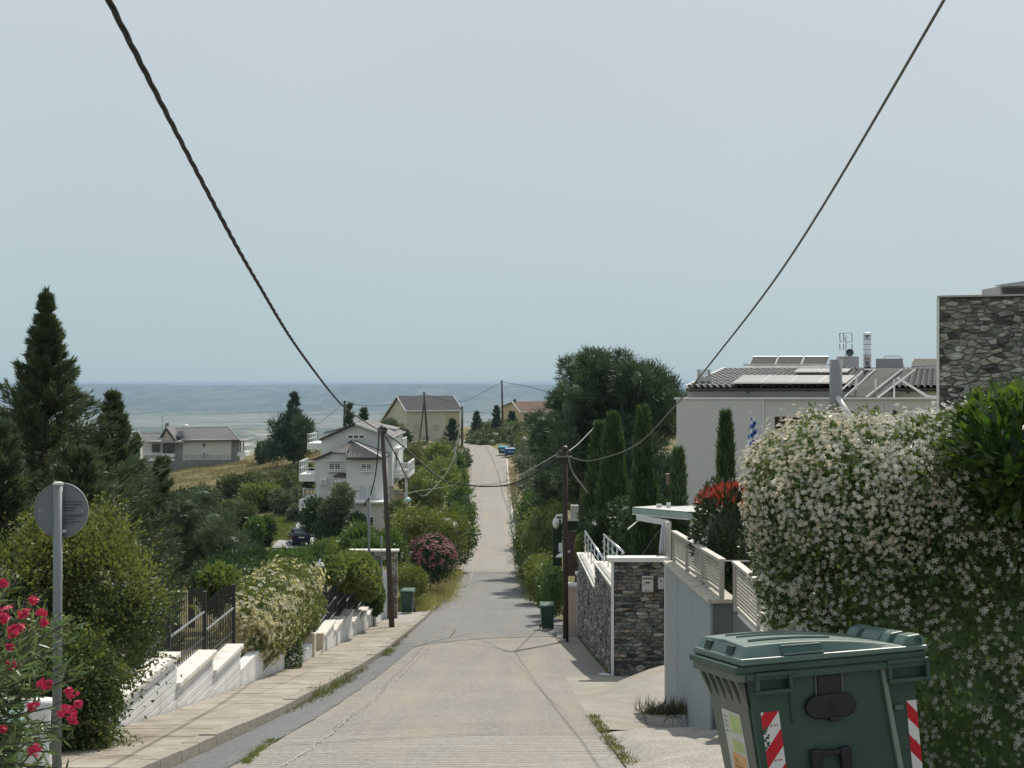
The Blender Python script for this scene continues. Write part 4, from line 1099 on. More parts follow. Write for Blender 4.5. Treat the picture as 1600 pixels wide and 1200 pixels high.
MB().hexa([W(193, 676, Y + 14.6), W(204, 673, Y + 14.6), W(204, 673, Y + 20), W(193, 676, Y + 20), W(193, 674.5, Y + 14.6), W(204, 671.5, Y + 14.6), W(204, 671.5, Y + 20), W(193, 674.5, Y + 20)]).build('roof', M_tile_far, ns_)

# --- grey modern house on the right
Y = 45.0
R = thing('modern_house', 'pale grey flat-fronted house with solar panels behind its parapet on the right', 'house', (8.6, 45, -8.6))
xl_, xr_ = W(1057, 0, Y).x, W(1475, 0, Y).x; zt = W(0, 624, Y).z; xj = W(1192, 0, Y).x
wx0, wx1, wz0, wz1 = W(1211, 0, Y).x, W(1290, 0, Y).x, W(0, 720, Y).z, W(0, 651, Y).z
MB().hexa([(xl_, Y, -9.2), (xj, Y, -9.2), (xj, Y + 13, -9.2), (xl_ + 2.0, Y + 13, -9.2), (xl_, Y, zt), (xj, Y, zt), (xj, Y + 13, zt), (xl_ + 2.0, Y + 13, zt)]).build('wall', M_wallg, R)
MB().box(xj + .003, wx0, Y + .05, Y + 13, -9.2, zt).box(wx0 + .001, wx1, Y + .051, Y + 13, wz1, zt - .001).box(wx0 + .001, wx1, Y + .40, Y + 13, -9.2, wz1 - .001).box(wx1 + .001, xr_, Y + .05, Y + 13, -9.2, zt).build('wall', M_wallg, R)
MB().box(wx0 + .05, wx1 - .01, Y + .30, Y + .395, wz0, wz1 - .02).build('window', simple('brown_shutter', (.10, .065, .055), .6, .1), R)
MB().box(xl_ - .04, xr_, Y - .04, Y + .3, zt + .002, zt + .045).build('parapet_coping', M_wt, R)
MB().box(xj - .02, xj + .02, Y - .03, Y - .002, -9.2, zt - .002).build('corner_bead', M_wt, R)
# upper storey, set back, under a tiled hip
Yu = 50.0
MB().hexa([(W(1074, 0, Yu).x, Yu, zt - .3), (W(1470, 0, Yu).x, Yu, zt - .3), (W(1470, 0, Yu).x, Yu + 7, zt - .3), (W(1074, 0, Yu).x + 1.1, Yu + 7, zt - .3), (W(1074, 0, Yu).x, Yu, W(0, 606, Yu).z), (W(1470, 0, Yu).x, Yu, W(0, 606, Yu).z), (W(1470, 0, Yu).x, Yu + 7, W(0, 606, Yu).z), (W(1074, 0, Yu).x + 1.1, Yu + 7, W(0, 606, Yu).z)]).build('upper_wall', M_wallg, R)
eL, eR_, rL_, rR_ = W(1072, 606, Yu - .35), W(1475, 606, Yu - .35), W(1132, 578, Yu + 4), W(1475, 577, Yu + 4)
tile_roof('roof_tiles', R, eL, eR_, rL_, rR_, .205, .36, M_tile)
MB().hexa([eL - Vector((0, 0, .12)), eR_ - Vector((0, 0, .12)), rR_ - Vector((0, 0, .12)), rL_ - Vector((0, 0, .12)), eL - Vector((0, 0, .03)), eR_ - Vector((0, 0, .03)), rR_ - Vector((0, 0, .03)), rL_ - Vector((0, 0, .03))]).build('roof_deck', M_trim, R)
MB().tube([eL + Vector((0, 0, -.07)), eR_ + Vector((0, 0, -.07))], .055, 6).build('gutter', simple('dark_gutter', (.05, .035, .035), .5, .1), R)
MB().tube([rL_, rR_ + Vector((0, 0, .02))], .07, 6).build('ridge', M_wt, R)
MB().tube([eL + Vector((0, 0, .02)), rL_ + Vector((0, 0, .03))], .07, 6).build('hip_tiles', M_wt, R)
MB().add([eL, rL_, rR_ + Vector((0, 8, -1)), eL + Vector((1.5, 9, 0))], [(0, 1, 2, 3)]).build('rear_roof', M_tile, R)
for px_ in (1165, 1415): MB().prism([W(px_, 611, Yu - .38), W(px_ + 8, 611, Yu - .38), W(px_ + 4, 616, Yu - .38)], (0, .1, 0)).build('gutter_outlet', M_trim, R)
# chimneys
def ch(label, px0, px1, py0, py1, Y, louv):
    c = thing('chimney', label, 'chimney', W((px0 + px1) / 2, py1, Y)); x0, x1, y0, y1, z0, z1 = bp(px0, px1, py0, py1, Y, .35)
    MB().box(x0, x1, y0, y1, z0 - .1, z0 + (z1 - z0) * (.45 if louv else 1)).build('stack', simple('chimney_render', (.52, .51, .50), .85, .06), c)
    if louv:
        zz = z0 + (z1 - z0) * .47
        for k in range(4): MB().box(x0 - .01, x1 + .01, y0 - .01, y1 + .01, zz + k * .065, zz + k * .065 + .03).build('cap_slab', simple('chimney_render', (.52, .51, .50)), c)
        MB().box(x0 + .03, x0 + .07, y0, y1, zz, zz + .2).box(x1 - .07, x1 - .03, y0, y1, zz, zz + .2).build('cap_leg', M_frame, c)
ch('small louvred chimney at the left end of the tiled roof', 1091, 1111, 576, 599, 50.5, True)
ch('plain rendered chimney block below the aerial', 1310, 1342, 557, 580, 54, False)
fl_ = thing('flue', 'tall shiny steel flue pipe beside the aerial on the right roof', 'flue', W(1355, 580, 54))
a_ = W(1355, 576, 54); zt2 = W(0, 523, 54).z
MB().tube([a_ - Vector((0, 0, .2)), Vector((a_.x, a_.y, zt2))], .135, 16).build('pipe', M_inox, fl_, smooth=True)
for k in range(6): MB().lathe([(.142, 0), (.142, .03)], (a_.x, a_.y, a_.z + .08 + k * .19), 16).build('joint_band', M_steel, fl_)
MB().lathe([(.19, 0), (.17, .03), (.02, .07)], (a_.x, a_.y, zt2 + .03), 16).build('cowl', M_inox, fl_)
# aerial with dish
ae = thing('tv_aerial', 'television aerial with grey dish on the plain chimney block', 'aerial', W(1322, 557, 54))
p = W(1322, 557, 54); MB().tube([p - Vector((0, 0, .3)), W(1322, 524, 54)], .018, 6).build('mast', M_steel, ae)
for px_ in (1312, 1318, 1331): 
    for py_ in ((521, 534), (537, 547)): MB().tube([W(px_, py_[0], 53.9), W(px_ + .6, py_[1], 53.9)], .014, 5).build('element', M_iron, ae)
MB().tube([W(1310, 521, 54), W(1332, 520, 54)], .01, 5).tube([W(1312, 534, 54), W(1331, 534, 54)], .01, 5).tube([W(1318, 527, 54), W(1322, 532, 54)], .01, 5).build('boom', M_steel, ae)
dsh = MB(); dc = W(1328, 551, 53.8)
for k, (r_, d_) in enumerate(((.13, 0),)): pass
prof = [(.02, .07), (.07, .06), (.11, .03), (.135, 0)]
VV = [tuple(dc + Vector((r_ * math.cos(q * math.pi / 8), -(.0) + d_, r_ * math.sin(q * math.pi / 8)))) for r_, d_ in prof for q in range(16)]
dsh.add(VV, [(i * 16 + q, i * 16 + (q + 1) % 16, (i + 1) * 16 + (q + 1) % 16, (i + 1) * 16 + q) for i in range(3) for q in range(16)] + [tuple(range(16))])
dsh.build('dish', simple('dark_dish', (.12, .13, .14), .5), ae)
# roof machinery
ac = thing('air_handler', 'grey air conditioning box with pipe loop on the right roof', 'air conditioner', W(1393, 576, 53))
MB().box(*bp(1376, 1411, 560, 576, 53, .7)).build('case', simple('grey_steel_case', (.30, .30, .31), .55, .08), ac, bevel=.01)
MB().tube([W(1380, 560, 53.1), W(1384, 556.5, 53.1), W(1405, 556.5, 53.1), W(1409, 561, 53.1), W(1413, 576, 53.1)], .018, 6).build('pipe', M_steel, ac)
# photovoltaic panels lying on the tiles: each one a thing
M_pv = simple('photovoltaic_glass', (.115, .125, .135), .55, .06, .6, .05, spec=.25)
def roofpt(px_, py_):
    """point on the tiled plane seen at this pixel"""
    n_ = (eR_ - eL).cross(rR_ - eR_).normalized(); d = Vector(((px_ - 800) / F, 1, (600 - py_) / F)); tt = n_.dot(eL + Vector((0, 0, .14))) / n_.dot(d); return d * tt
def pv(label, quad, root=None):
    pts = [roofpt(*q) for q in quad]; nn = (pts[1] - pts[0]).cross(pts[3] - pts[0]).normalized(); nn = nn if nn.z > 0 else -nn
    t_ = thing('solar_module', label, 'solar panel', pts[0], 'photovoltaic panels lying on the tiled roof')
    MB().hexa([p for p in pts] + [p + nn * .04 for p in pts]).build('frame', M_steel, t_)
    c_ = sum(pts, Vector()) / 4; q_ = [c_ + (p - c_) * .975 for p in pts]
    MB().hexa([p + nn * .041 for p in q_] + [p + nn * .046 for p in q_]).build('glass', M_pv, t_)
lw = [(1145, 1161), (1189, 1203), (1234, 1248), (1279, 1293), (1322, 1336)]
nm = ['leftmost', 'second from left', 'third from left', 'fourth from left, partly behind the grey pipe']
for k in range(4): pv('lower row solar panel on the tiles, ' + nm[k], [(lw[k][0], 599.5), (lw[k + 1][0] - .5, 599.5), (lw[k + 1][1] - .5, 588), (lw[k][1], 588)])
up = [(1240, 1248), (1282, 1290), (1323, 1330)]
for k in range(2): pv('upper row solar panel on the tiles, ' + ('left one' if k == 0 else 'right one behind the grey pipe'), [(up[k][0], 583), (up[k + 1][0] - .5, 583), (up[k + 1][1] - .5, 577.5), (up[k][1], 577.5)])
# tilted rack of three panels behind the ridge
rk = thing('solar_rack', 'rack of three tilted solar panels standing up behind the roof ridge', 'solar panels', W(1230, 580, 55.5))
for k in range(3):
    xa, xb_ = 1168 + k * 40.5, 1168 + (k + 1) * 40.5 - 2.5
    q_ = [W(xa, 577, 55), W(xb_, 577, 55), W(xb_ + 8, 557.5, 56.2), W(xa + 8, 557.5, 56.2)]
    MB().hexa([p - Vector((0, 0, .03)) for p in q_] + q_).build('panel', simple('panel_brown_grey', (.11, .105, .10), .9, .12, spec=.05), rk)
    MB().tube([q_[0], q_[3]], .03, 5).tube([q_[2], q_[3]], .025, 5).build('panel_frame', M_steel, rk)
    MB().hexa([p + Vector((0, -.06, -.05)) for p in (W(xa + 1, 577, 54.9), W(xb_ + 2, 577, 54.9), W(xb_ + 3, 570, 55.2), W(xa + 2, 570, 55.2))] + [p + Vector((0, -.02, 0)) for p in (W(xa + 1, 577, 54.9), W(xb_ + 2, 577, 54.9), W(xb_ + 3, 570, 55.2), W(xa + 2, 570, 55.2))]).build('ballast', simple('patched_grey', (.36, .35, .32), .8, .3, 6), rk)
MB().tube([W(1162, 570, 54.8), W(1296, 570, 54.8)], .04, 6).build('rail', M_steel, rk)
rk = thing('solar_rack', 'pale tilted panel rack at the far right of the roof next to the stone building', 'solar panels', W(1440, 578, 54))
MB().hexa([W(1424, 574, 54), W(1480, 574, 54), W(1480, 562, 55), W(1427, 562, 55), W(1424, 573, 54), W(1480, 573, 54), W(1480, 560.5, 55), W(1427, 560.5, 55)]).build('panel', simple('pale_panel_grey', (.16, .155, .14), .9, .1, spec=.05), rk)
MB().tube([W(1424, 572, 53.9), W(1480, 569, 53.9)], .025, 5).build('rail', M_steel, rk)
MB().tube([W(1427, 577, 54), W(1427, 562, 54.9)], .025, 5).build('leg', M_steel, rk)
# big slanted collector on legs behind the parapet
cr = thing('solar_collector', 'large slanted solar collector on white legs behind the parapet', 'solar collector', W(1370, 621, 46.5))
def sl(a, b, c, d, mat_, nm_):
    q_ = [W(*a), W(*b), W(*c), W(*d)]
    MB().hexa([p - Vector((0, 0, .05)) for p in q_] + q_).build(nm_, mat_, cr)
sl((1322, 617, 45.6), (1352, 620, 45.6), (1410, 577, 47.6), (1370, 577, 47.6), simple('collector_back', (.15, .148, .14), .9, .2, 1.5, spec=.05), 'panel')
sl((1353, 620, 45.7), (1372, 620, 45.7), (1430, 577, 47.6), (1411.5, 577, 47.6), simple('collector_back', (.27, .265, .255)), 'panel')
for a_, b2 in (((1316, 608, 45.6), (1348, 580, 47)), ((1320, 620, 45.5), (1368, 577, 47.5)), ((1354, 620, 45.5), (1410, 577, 47.5)), ((1372, 621, 45.5), (1430, 577.5, 47.5)), ((1350, 577, 47.6), (1431, 577, 47.6))):
    MB().tube([W(*a_), W(*b2)], .025, 5).build('frame', M_wm, cr)
for px_, a_, b2 in ((1338, 590, 621), (1368, 592, 622), (1397, 592, 651)): MB().tube([W(px_, a_, 45.4 if px_ > 1390 else 46), W(px_, b2, 45.4 if px_ > 1390 else 46)], .028, 5).build('leg', M_wm, cr)
MB().tube([W(1402, 590, 45.9), W(1428, 606, 45.9), W(1448, 619, 45.7), W(1467, 621, 45.5)], .04, 6).build('white_hose', M_wm, cr)
MB().tube([W(1396, 646, 44.6), W(1398, 640, 44.6)], .03, 5).tube([W(1398, 652, 44.6), W(1398, 641, 44.6)], .05, 6).build('valve', M_iron, cr)
# tall grey vent pipe in front of the house
vp = thing('vent_pipe', 'thick grey vent pipe with slanting white branch in front of the grey house', 'pipe', W(1306, 700, 40))
p = W(1306, 700, 40); MB().tube([p, W(1306, 562, 40)], .165, 24).build('pipe', simple('grey_pvc', (.27, .28, .28), .6, .05, .8), vp, smooth=True)
MB().tube([W(1309, 621, 39.85), W(1325, 646, 39.5), W(1345, 680, 39.2)], .07, 12).build('branch', simple('white_pvc', (.60, .61, .61), .5, .05), vp, smooth=True)

# flag
fg = thing('flag', 'blue and white striped flag hanging limp from a thin pole before the grey house', 'flag', W(1172, 745, 38))
MB().tube([W(1170, 760, 38), W(1172.5, 647, 38)], .012, 6).build('pole', M_wm, fg)
MB().lathe([(.02, 0), (.03, .03), (.01, .07)], tuple(W(1172.5, 648, 38)), 8).build('finial', M_wm, fg)
V = []; Fc = []; mi = []; nx_, ny_ = 14, 18
for j in range(ny_ + 1):
    v = j / ny_
    for i in range(nx_ + 1):
        u = i / nx_; wdt = 8 + 12 * v ** .8
        px_ = 1172 - 1.5 * v * 4 + wdt * u; py_ = 651 + 62 * v + u * (6 - 2 * v)
        p = W(px_, py_, 38); V.append((p.x, p.y + .05 * math.sin(u * 12 + v * 2), p.z))
for j in range(ny_):
    for i in range(nx_):
        Fc.append((j * (nx_ + 1) + i, j * (nx_ + 1) + i + 1, (j + 1) * (nx_ + 1) + i + 1, (j + 1) * (nx_ + 1) + i))
        s_ = int((j + i * .35) * 9 / ny_); mi.append(s_ % 2)
me = np_mesh('cloth', np.array(V), np.array(Fc), [simple('flag_blue', (.02, .10, .42), .8, .05), simple('flag_white', (.68, .70, .74), .8, .04)], smooth=True, mi=np.array(mi))
me.transform(Matrix.Translation(-fg.location)); o = link('cloth', me, fg); s_ = o.modifiers.new('s', 'SOLIDIFY'); s_.thickness = .006

# --- stone-clad building at the right edge
Y = 30.0
sb = thing('stone_building', 'dark rubble stone building corner rising at the right edge', 'building', (W(1467, 0, Y).x + 2, Y, -6))
bx0 = W(1467, 0, Y).x; bz1, bz1r = W(0, 465, Y).z, W(0, 458, Y).z; bx1 = W(1690, 0, Y).x; bz0 = W(0, 720, Y).z
ang = .36
U = Vector((math.cos(ang), -math.sin(ang), 0)); Wd = bx1 - bx0
MB().prism([(bx0, Y + .03, -6.5), (bx0 + Wd * U.x, Y + .03 + Wd * U.y, -6.5), (bx0 + Wd * U.x, Y + .03 + Wd * U.y, bz1), (bx0, Y + .03, bz1)], Vector((math.sin(ang), math.cos(ang), 0)) * 6).build('wall', simple('tower_mortar', (.17, .17, .155), .95, .3, 6), sb)
cells = rubble(Wd, bz1 - bz0, .18, .078, 21, .009, jx=.48, jy=.36, big=.16)
cells = [c for c in cells if c[1] < 1.85 * 1.1 or True]
place_stones(sb, cells, (bx0, Y + .03, bz0), tuple(U), (0, 0, 1), (-math.sin(ang), -math.cos(ang), 0), [ST[0], ST[2], ST[3], ST[2], M_side, M_side, ST[1]], (.01, .05), 300, 22)
e0, e1 = Vector((bx0 - .05, Y - .05, bz1 + .002)), Vector((bx0 + Wd * U.x, Y - .05 + Wd * U.y, bz1 + .002))
Bk = Vector((.38, .94, 0)); Uz = Vector((0, 0, .035))
MB().hexa([e0, e1, e1 + Bk, e0 + Bk, e0 + Uz, e1 + Uz, e1 + Bk + Uz, e0 + Bk + Uz]).build('coping', simple('thin_metal_coping', (.42, .42, .40), .5), sb)
MB().box(bx0 - .03, bx0 - .001, Y - .03, Y + .06, bz0 - 1, bz1).build('corner_bead', simple('white_trim', (.72, .72, .70)), sb)
MB().tube([W(1511, 626, 29.75), W(1511, 604, 29.75)], .055, 10).build('pipe_stub', simple('grey_pvc', (.36, .37, .37)), sb)
cc_ = thing('roof_chimney', 'chimney with slatted dark cap on top of the stone building', 'chimney', W(1580, 462, 30.8))
MB().box(*bp(1563, 1640, 447, 464, 30.5, 1.2)).build('stack', simple('chimney_render', (.52, .51, .50)), cc_)
for k in range(3): MB().box(*bp(1566 + k, 1636, 450 + k * 4, 452 + k * 4, 30.42, .07)).build('slat', M_iron, cc_)
MB().hexa([W(1555, 447, 30.4), W(1650, 447, 30.4), W(1650, 447, 31.8), W(1555, 447, 31.8), W(1555, 445.5, 30.4), W(1650, 432, 30.4), W(1650, 432, 31.8), W(1555, 445.5, 31.8)]).build('cap', simple('grey_sheet', (.36, .37, .38)), cc_)

# ------------------------------------------------------------------ gateway, poles, lamps on the left
gw = thing('gateway', 'stone-faced gateway frame with flat lintel beside the far end of the pavement', 'gateway', (-5.2, 63, RL(63)))
M_br = [stone_mat('brick_pale', (.34, .32, .28)), stone_mat('brick_grey', (.20, .19, .17)), stone_mat('brick_brown', (.20, .15, .12))]
xa, xb_ = W(604, 0, 63).x, W(621, 0, 63).x; zt3 = W(0, 862, 63).z; zl = W(0, 875, 63).z
MB().box(xa + .02, xb_ - .02, 63.02, 63.42, RL(63) - .2, zt3 - .002).build('pillar_core', M_mortar2, gw)
r_ = random.Random(3); zz = RL(63) + .1
while zz < zt3 - .1:
    hh = r_.uniform(.085, .12); cx = xa; 
    while cx < xb_ - .05:
        ww = min(r_.uniform(.12, .24), xb_ - cx); MB().box(cx + .006, cx + ww - .006, 62.98 - r_.uniform(0, .02), 63.1, zz + .006, zz + hh - .006).build('stone', r_.choice(M_br), gw); cx += ww
    zz += hh
xc = W(546, 0, 63).x
MB().box(xc, xa - .002, 63.02, 63.42, zl, zt3 - .002).build('lintel_core', M_mortar2, gw)
cx = xc
while cx < xa - .05:
    ww = min(r_.uniform(.16, .34), xa - cx)
    for q in range(2): MB().box(cx + .006, cx + ww - .006, 62.985, 63.05, zl + .17 * q + .006, zl + .17 * q + .16).build('stone', r_.choice(M_br), gw)
    cx += ww
MB().box(xc - .05, xb_ + .05, 62.93, 63.47, zt3, zt3 + .07).build('coping', M_cap, gw)
MB().box(xc, xc + .3, 63.02, 63.4, RL(63) - .3, zl - .002).build('left_pillar', M_mortar2, gw)
wp_ = thing('gate_wall', 'narrow white pier and pale panels between the dark fence and the stone gateway', 'wall', (-5.4, 62, RL(62)))
a_ = bp(598, 604, 893, 965, 62.4, .3); MB().box(a_[0], a_[1], a_[2], a_[3], RL(62) - .3, a_[5]).build('pier', M_white, wp_)
a_ = bp(580, 588, 893, 930, 62.5, .05); MB().box(a_[0], a_[1], a_[2], a_[3], RL(62) - .3, a_[5]).build('panel', simple('pale_panel', (.45, .44, .40)), wp_)
a_ = bp(589.5, 596, 893, 930, 62.5, .05); MB().box(a_[0], a_[1], a_[2], a_[3], RL(62) - .3, a_[5]).build('panel', simple('pale_panel', (.45, .44, .40)), wp_)

M_wood = simple('dark_creosoted_wood', (.055, .042, .034), .85, .35, 2.0, .8, streak=True, bdist=.01)
M_wood2 = simple('brown_wood_pole', (.078, .066, .056), .85, .3, 2.0, .8, streak=True, bdist=.01)
M_wire = simple('black_cable', (.02, .02, .022), .6, .1)
M_wire2 = simple('sunlit_grey_cable', (.42, .42, .40), .5, .1)  # sunlight on the cable is put into this pale grey
M_galv = simple('galvanised_steel', (.20, .22, .225), .55, .22, 2.5, metal=.3, spec=.5, streak=True)
def pole(label, base, top, r0, r1, mat, name='utility_pole', cat='pole', fit=True):
    base, top = Vector(base), Vector(top)
    t_ = thing(name, label, cat, base)
    MB().tube([base - Vector((0, 0, .4)), base.lerp(top, .5), top], [r0, (r0 + r1) / 2, r1], 14).build('shaft', mat, t_, smooth=True)
    if fit:
        MB().tube([top + Vector((-.16, 0, -.16)), top + Vector((.16, 0, -.16))], .03, 6).build('bracket', M_iron, t_)
        for q in (-.15, .15): MB().lathe([(.03, 0), (.05, .03), (.03, .07), (.045, .10), (.015, .12)], tuple(top + Vector((q, 0, -.13))), 8).build('insulator', simple('brown_ceramic', (.08, .05, .04), .3), t_)
    return t_
LP = W(597.5, 668, 56.5); LB = Vector((W(613, 0, 56.5).x, 56.5, RL(56.5) + .12))
lp = pole('leaning wooden utility pole with the lamp arm at the end of the white wall', LB, LP, .105, .08, M_wood2)
MB().lathe([(.10, 0), (.14, .05), (.12, .14), (.05, .2)], tuple(LP + Vector((0, 0, -.12))), 10).build('cable_head', M_iron, lp)
RP = W(882.5, 703, 50); RB_ = Vector((W(884, 0, 50).x, 50, RL(50)))
rp_ = pole('dark wooden utility pole on the right side of the road', RB_, RP, .092, .082, M_wood)
MB().lathe([(.07, 0), (.10, .03), (.10, .10), (.04, .14)], tuple(RP + Vector((0, 0, 0))), 10).build('cable_head', M_iron, rp_)
MB().box(RP.x - .3, RP.x + .22, 49.9, 50.0, RP.z - .24, RP.z - .19).build('crossarm', M_galv, rp_)
pole('thin pale metal pole behind the vine fence', (W(577, 0, 59).x, 59, float(T(-5.48, 59)) - .3), W(576.5, 777, 59), .055, .045, M_galv, 'metal_pole', fit=False)
pole('slim grey pole between the stone gateway lintel and the wooden pole', (W(597, 0, 66).x, 66, -11), W(596, 838, 66), .04, .035, M_galv, 'metal_pole', fit=False)
pole('tall wooden utility pole at the kerb near the top of the far slope', (W(722, 0, 252).x, 252, RL(252)), W(722, 635, 252), .24, .18, M_wood2)
pole('wooden utility pole in front of the beige house', (W(668, 0, 262).x, 262, -10.2), W(662.5, 612, 262), .20, .16, M_wood2)
MB().tube([W(655, 692, 262), W(663, 626, 262)], .12, 8).build('pole_brace', M_wood2, label='slanting wooden brace leaning on the pole before the beige house', cat='brace')
pole('lone utility pole on the skyline right of the beige house', (W(786, 0, 305).x, 305, -10), W(784, 594, 305), .2, .15, M_wood)
pole('thin dark utility pole on the skyline behind the white house', (W(536, 0, 210).x, 210, -12), W(538.5, 626, 210), .16, .12, M_wood)
pole('short grey post in front of the dark pines left of the white house', (W(461.5, 0, 222).x, 222, -11), W(461.5, 676, 222), .12, .10, M_galv, 'post', 'post', fit=False)
pole('small white stake on the bushy slope left', (W(364, 0, 150).x, 150, -14.2), W(364, 795, 150), .07, .06, M_wm, 'stake', 'stake', fit=False)
pole('weathered grey post top behind the cypresses', (W(932, 0, 70).x, 70, -10.3), W(931, 660, 70), .13, .12, simple('grey_weathered_wood', (.26, .25, .23), .9, .2, streak=True), 'wooden_post', 'post', fit=False)
pole('leaning green-grey post wrapped in creepers left of the far road', (W(712, 0, 190).x, 190, -15.4), W(711, 698, 190), .15, .12, M_galv, 'post', 'post', fit=False)
# street lamp arm on the left pole
sl_ = thing('street_lamp', 'street lamp with green-white shade on a curved arm of the leaning pole', 'street lamp', W(606, 785, 56.4))
arc = [W(606, 785, 56.4), W(606.5, 775, 56.4), W(611, 770.5, 56.3), W(622, 769.5, 56.0), W(631, 771, 55.9), W(634, 777, 55.8)]
MB().tube(arc, .018, 6).build('arm', M_galv, sl_)
lc = W(637, 781, 55.8)
MB().lathe([(.02, .10), (.07, .07), (.16, 0), (.14, -.03), (.05, -.07)], tuple(lc), 12).build('shade', simple('green_white_enamel', (.42, .62, .58), .4, .05), sl_, smooth=True)

def wire(label, pts, r, mat, n=6, twist=0, name='cable', sub=8):
    P = [Vector(p) for p in pts]
    # smooth through the points
    out = []
    for i in range(len(P) - 1):
        p0, p1, p2, p3 = P[max(i - 1, 0)], P[i], P[i + 1], P[min(i + 2, len(P) - 1)]
        for k in range(sub):
            t_ = k / sub
            out.append(.5 * ((2 * p1) + (p2 - p0) * t_ + (2 * p0 - 5 * p1 + 4 * p2 - p3) * t_ ** 2 + (3 * p1 - p0 - 3 * p2 + p3) * t_ ** 3))
    out.append(P[-1])
    m = MB()
    if twist:
        L = [0.]
        for a, b in zip(out, out[1:]): L.append(L[-1] + (b - a).length)
        tot = L[-1]; ns = int(tot / .09); fine = []
        j = 0
        for k in range(ns + 1):
            s_ = tot * k / ns
            while j < len(L) - 2 and L[j + 1] < s_: j += 1
            fine.append(out[j].lerp(out[j + 1], (s_ - L[j]) / (L[j + 1] - L[j])))
        for q in range(3):
            pp_ = []
            for k, p in enumerate(fine):
                d = (fine[min(k + 1, ns)] - fine[max(k - 1, 0)]).normalized(); a_ = d.cross(Vector((0, 0, 1))).normalized(); b_2 = a_.cross(d)
                ph = 2 * math.pi * (tot * k / ns) / twist + q * 2.094
                wob = .6 + .4 * math.sin(k * .13)
                pp_.append(p + (a_ * math.cos(ph) + b_2 * math.sin(ph)) * r * .62 * (.75 + .15 * wob))
            m.tube(pp_, r * .62, 5, cap=False)
    else: m.tube(out, r, n)
    o = m.build(name, mat, smooth=True, label=label, cat='cable')
    return o
lc_ = [(-.9, -14, 6.2), (-1.45, -4, 4.25), (-1.9, 4.5, 2.6), (-2.1, 8, 2.0), (-2.32, 12, 1.39), (-2.49, 15, 1.0), (-2.76, 20, .425), (-3.32, 30, -.41), (-3.87, 40, -.95), (-4.3, 48, -1.36), (LP.x + .03, LP.y, LP.z - .15)]
wire('thick twisted black cable sweeping from top left down to the leaning pole', lc_, .0165, M_wire, twist=.95)
rc_ = [(2.5, -14, 8.4), (2.39, -4, 5.4), (2.29, 4.5, 2.95), (2.25, 8, 2.0), (2.2, 12, 1.03), (2.15, 16, .32), (2.1, 20, -.31), (2.04, 25, -.98), (1.95, 32, -1.53), (1.85, 40, -2.0), (RP.x + .05, 50, RP.z - .17)]
wire('thin grey wire sweeping from top right down to the dark right pole', rc_, .0095, simple('dull_wire', (.12, .12, .115), .6))
far_t = W(722, 638, 252)
wire('cable sagging across the road between the leaning pole and the right pole', [LP + Vector((.03, 0, -.15)), W(626, 694, 56), W(687, 747, 55), W(725, 757, 54.5), W(760, 760, 54), W(800, 756, 53), W(845, 735, 51.5), RP + Vector((-.1, 0, -.15))], .026, M_wire)
wire('thin wire rising from above the road to the right pole', [W(740, 760, 60), W(790, 752, 58), W(830, 733, 55), RP + Vector((-.2, 0, -.1))], .014, M_wire2)
wire('heavy cable hanging low in front of the trees towards the far kerb pole', [LP + Vector((.05, 0, -.2)), W(622, 718, 60), W(642, 758, 70), W(662, 775, 85), W(683, 757, 105), W(700, 735, 130), W(712, 705, 160), W(719, 665, 210), far_t], .030, simple('weathered_cable', (.09, .10, .09), .7))
wire('thin green wire between the lamp arm and the leafy trees', [W(634, 772, 56), W(655, 767, 62), W(690, 762, 75), W(712, 757, 90)], .018, simple('green_wire', (.12, .2, .1), .6))
wire('slack wire dropping from the leaning pole to the thin metal pole', [LP + Vector((-.12, 0, -.1)), W(590, 712, 57), W(586, 745, 58), W(579, 774, 59)], .022, M_wire)
wire('loose cable end below the top of the thin metal pole', [W(577, 779, 58.9), W(572, 784, 58.8), W(569, 791, 58.7)], .03, M_wire)
wire('short wire from the right pole down into the cypresses', [RP + Vector((.1, 0, -.2)), W(895, 738, 50.5), W(908, 756, 51), W(918, 770, 51.5)], .022, M_wire2)
wire('thin wire from the right pole up to the weathered post', [RP + Vector((.1, 0, -.05)), W(905, 692, 58), W(930, 666, 70)], .016, M_wire2)
wire('skyline wire from the beige house pole to the skyline pole', [W(663, 616, 262), W(700, 626, 272), W(723, 627, 280), W(745, 618, 290), W(784, 597, 305)], .05, M_wire)
wire('skyline wire running right from the skyline pole into the pines', [W(784, 597, 305), W(820, 603, 250), W(862, 614, 180)], .045, M_wire)
wire('skyline wire between the thin dark pole and the beige house pole', [W(539, 628, 210), W(575, 634, 225), W(620, 630, 245), W(663, 616, 262)], .04, M_wire)
wire('wire descending left from the thin dark pole', [W(539, 628, 210), W(515, 648, 205), W(498, 662, 200)], .04, M_wire)

# ------------------------------------------------------------------ big green waste container, lower right
M_bin = simple('green_container_plastic', (.036, .074, .057), .48, .16, 2.5, .12, .002, spec=.4, dirt=(.07, .10, .082), drip=.6)
M_bin_side = simple('lit_scuffed_green', (.10, .13, .105), .55, .18, 2.2, .2, .002, spec=.4, dirt=(.17, .175, .15), streak=True)  # side brightness from sky and road is put into this paler green
M_lid = simple('green_lid_plastic', (.088, .15, .13), .42, .16, 3.0, .12, .002, spec=.45, dirt=(.15, .195, .17))
M_blk = simple('black_plastic', (.012, .013, .018), .45, .15, spec=.4)
M_red = simple('red_reflective', (.50, .012, .025), .4, .08, 3)
M_wht = simple('white_reflective', (.66, .66, .64), .4, .05, 3)
M_prt = simple('tape_print', (.03, .03, .035), .6)
M_prr = simple('tape_print_red', (.40, .03, .03), .6)
BW, BD, BH = 1.34, 1.10, 1.12       # rim width, depth, body height (local x right, y back, z up; origin front-left rim corner)
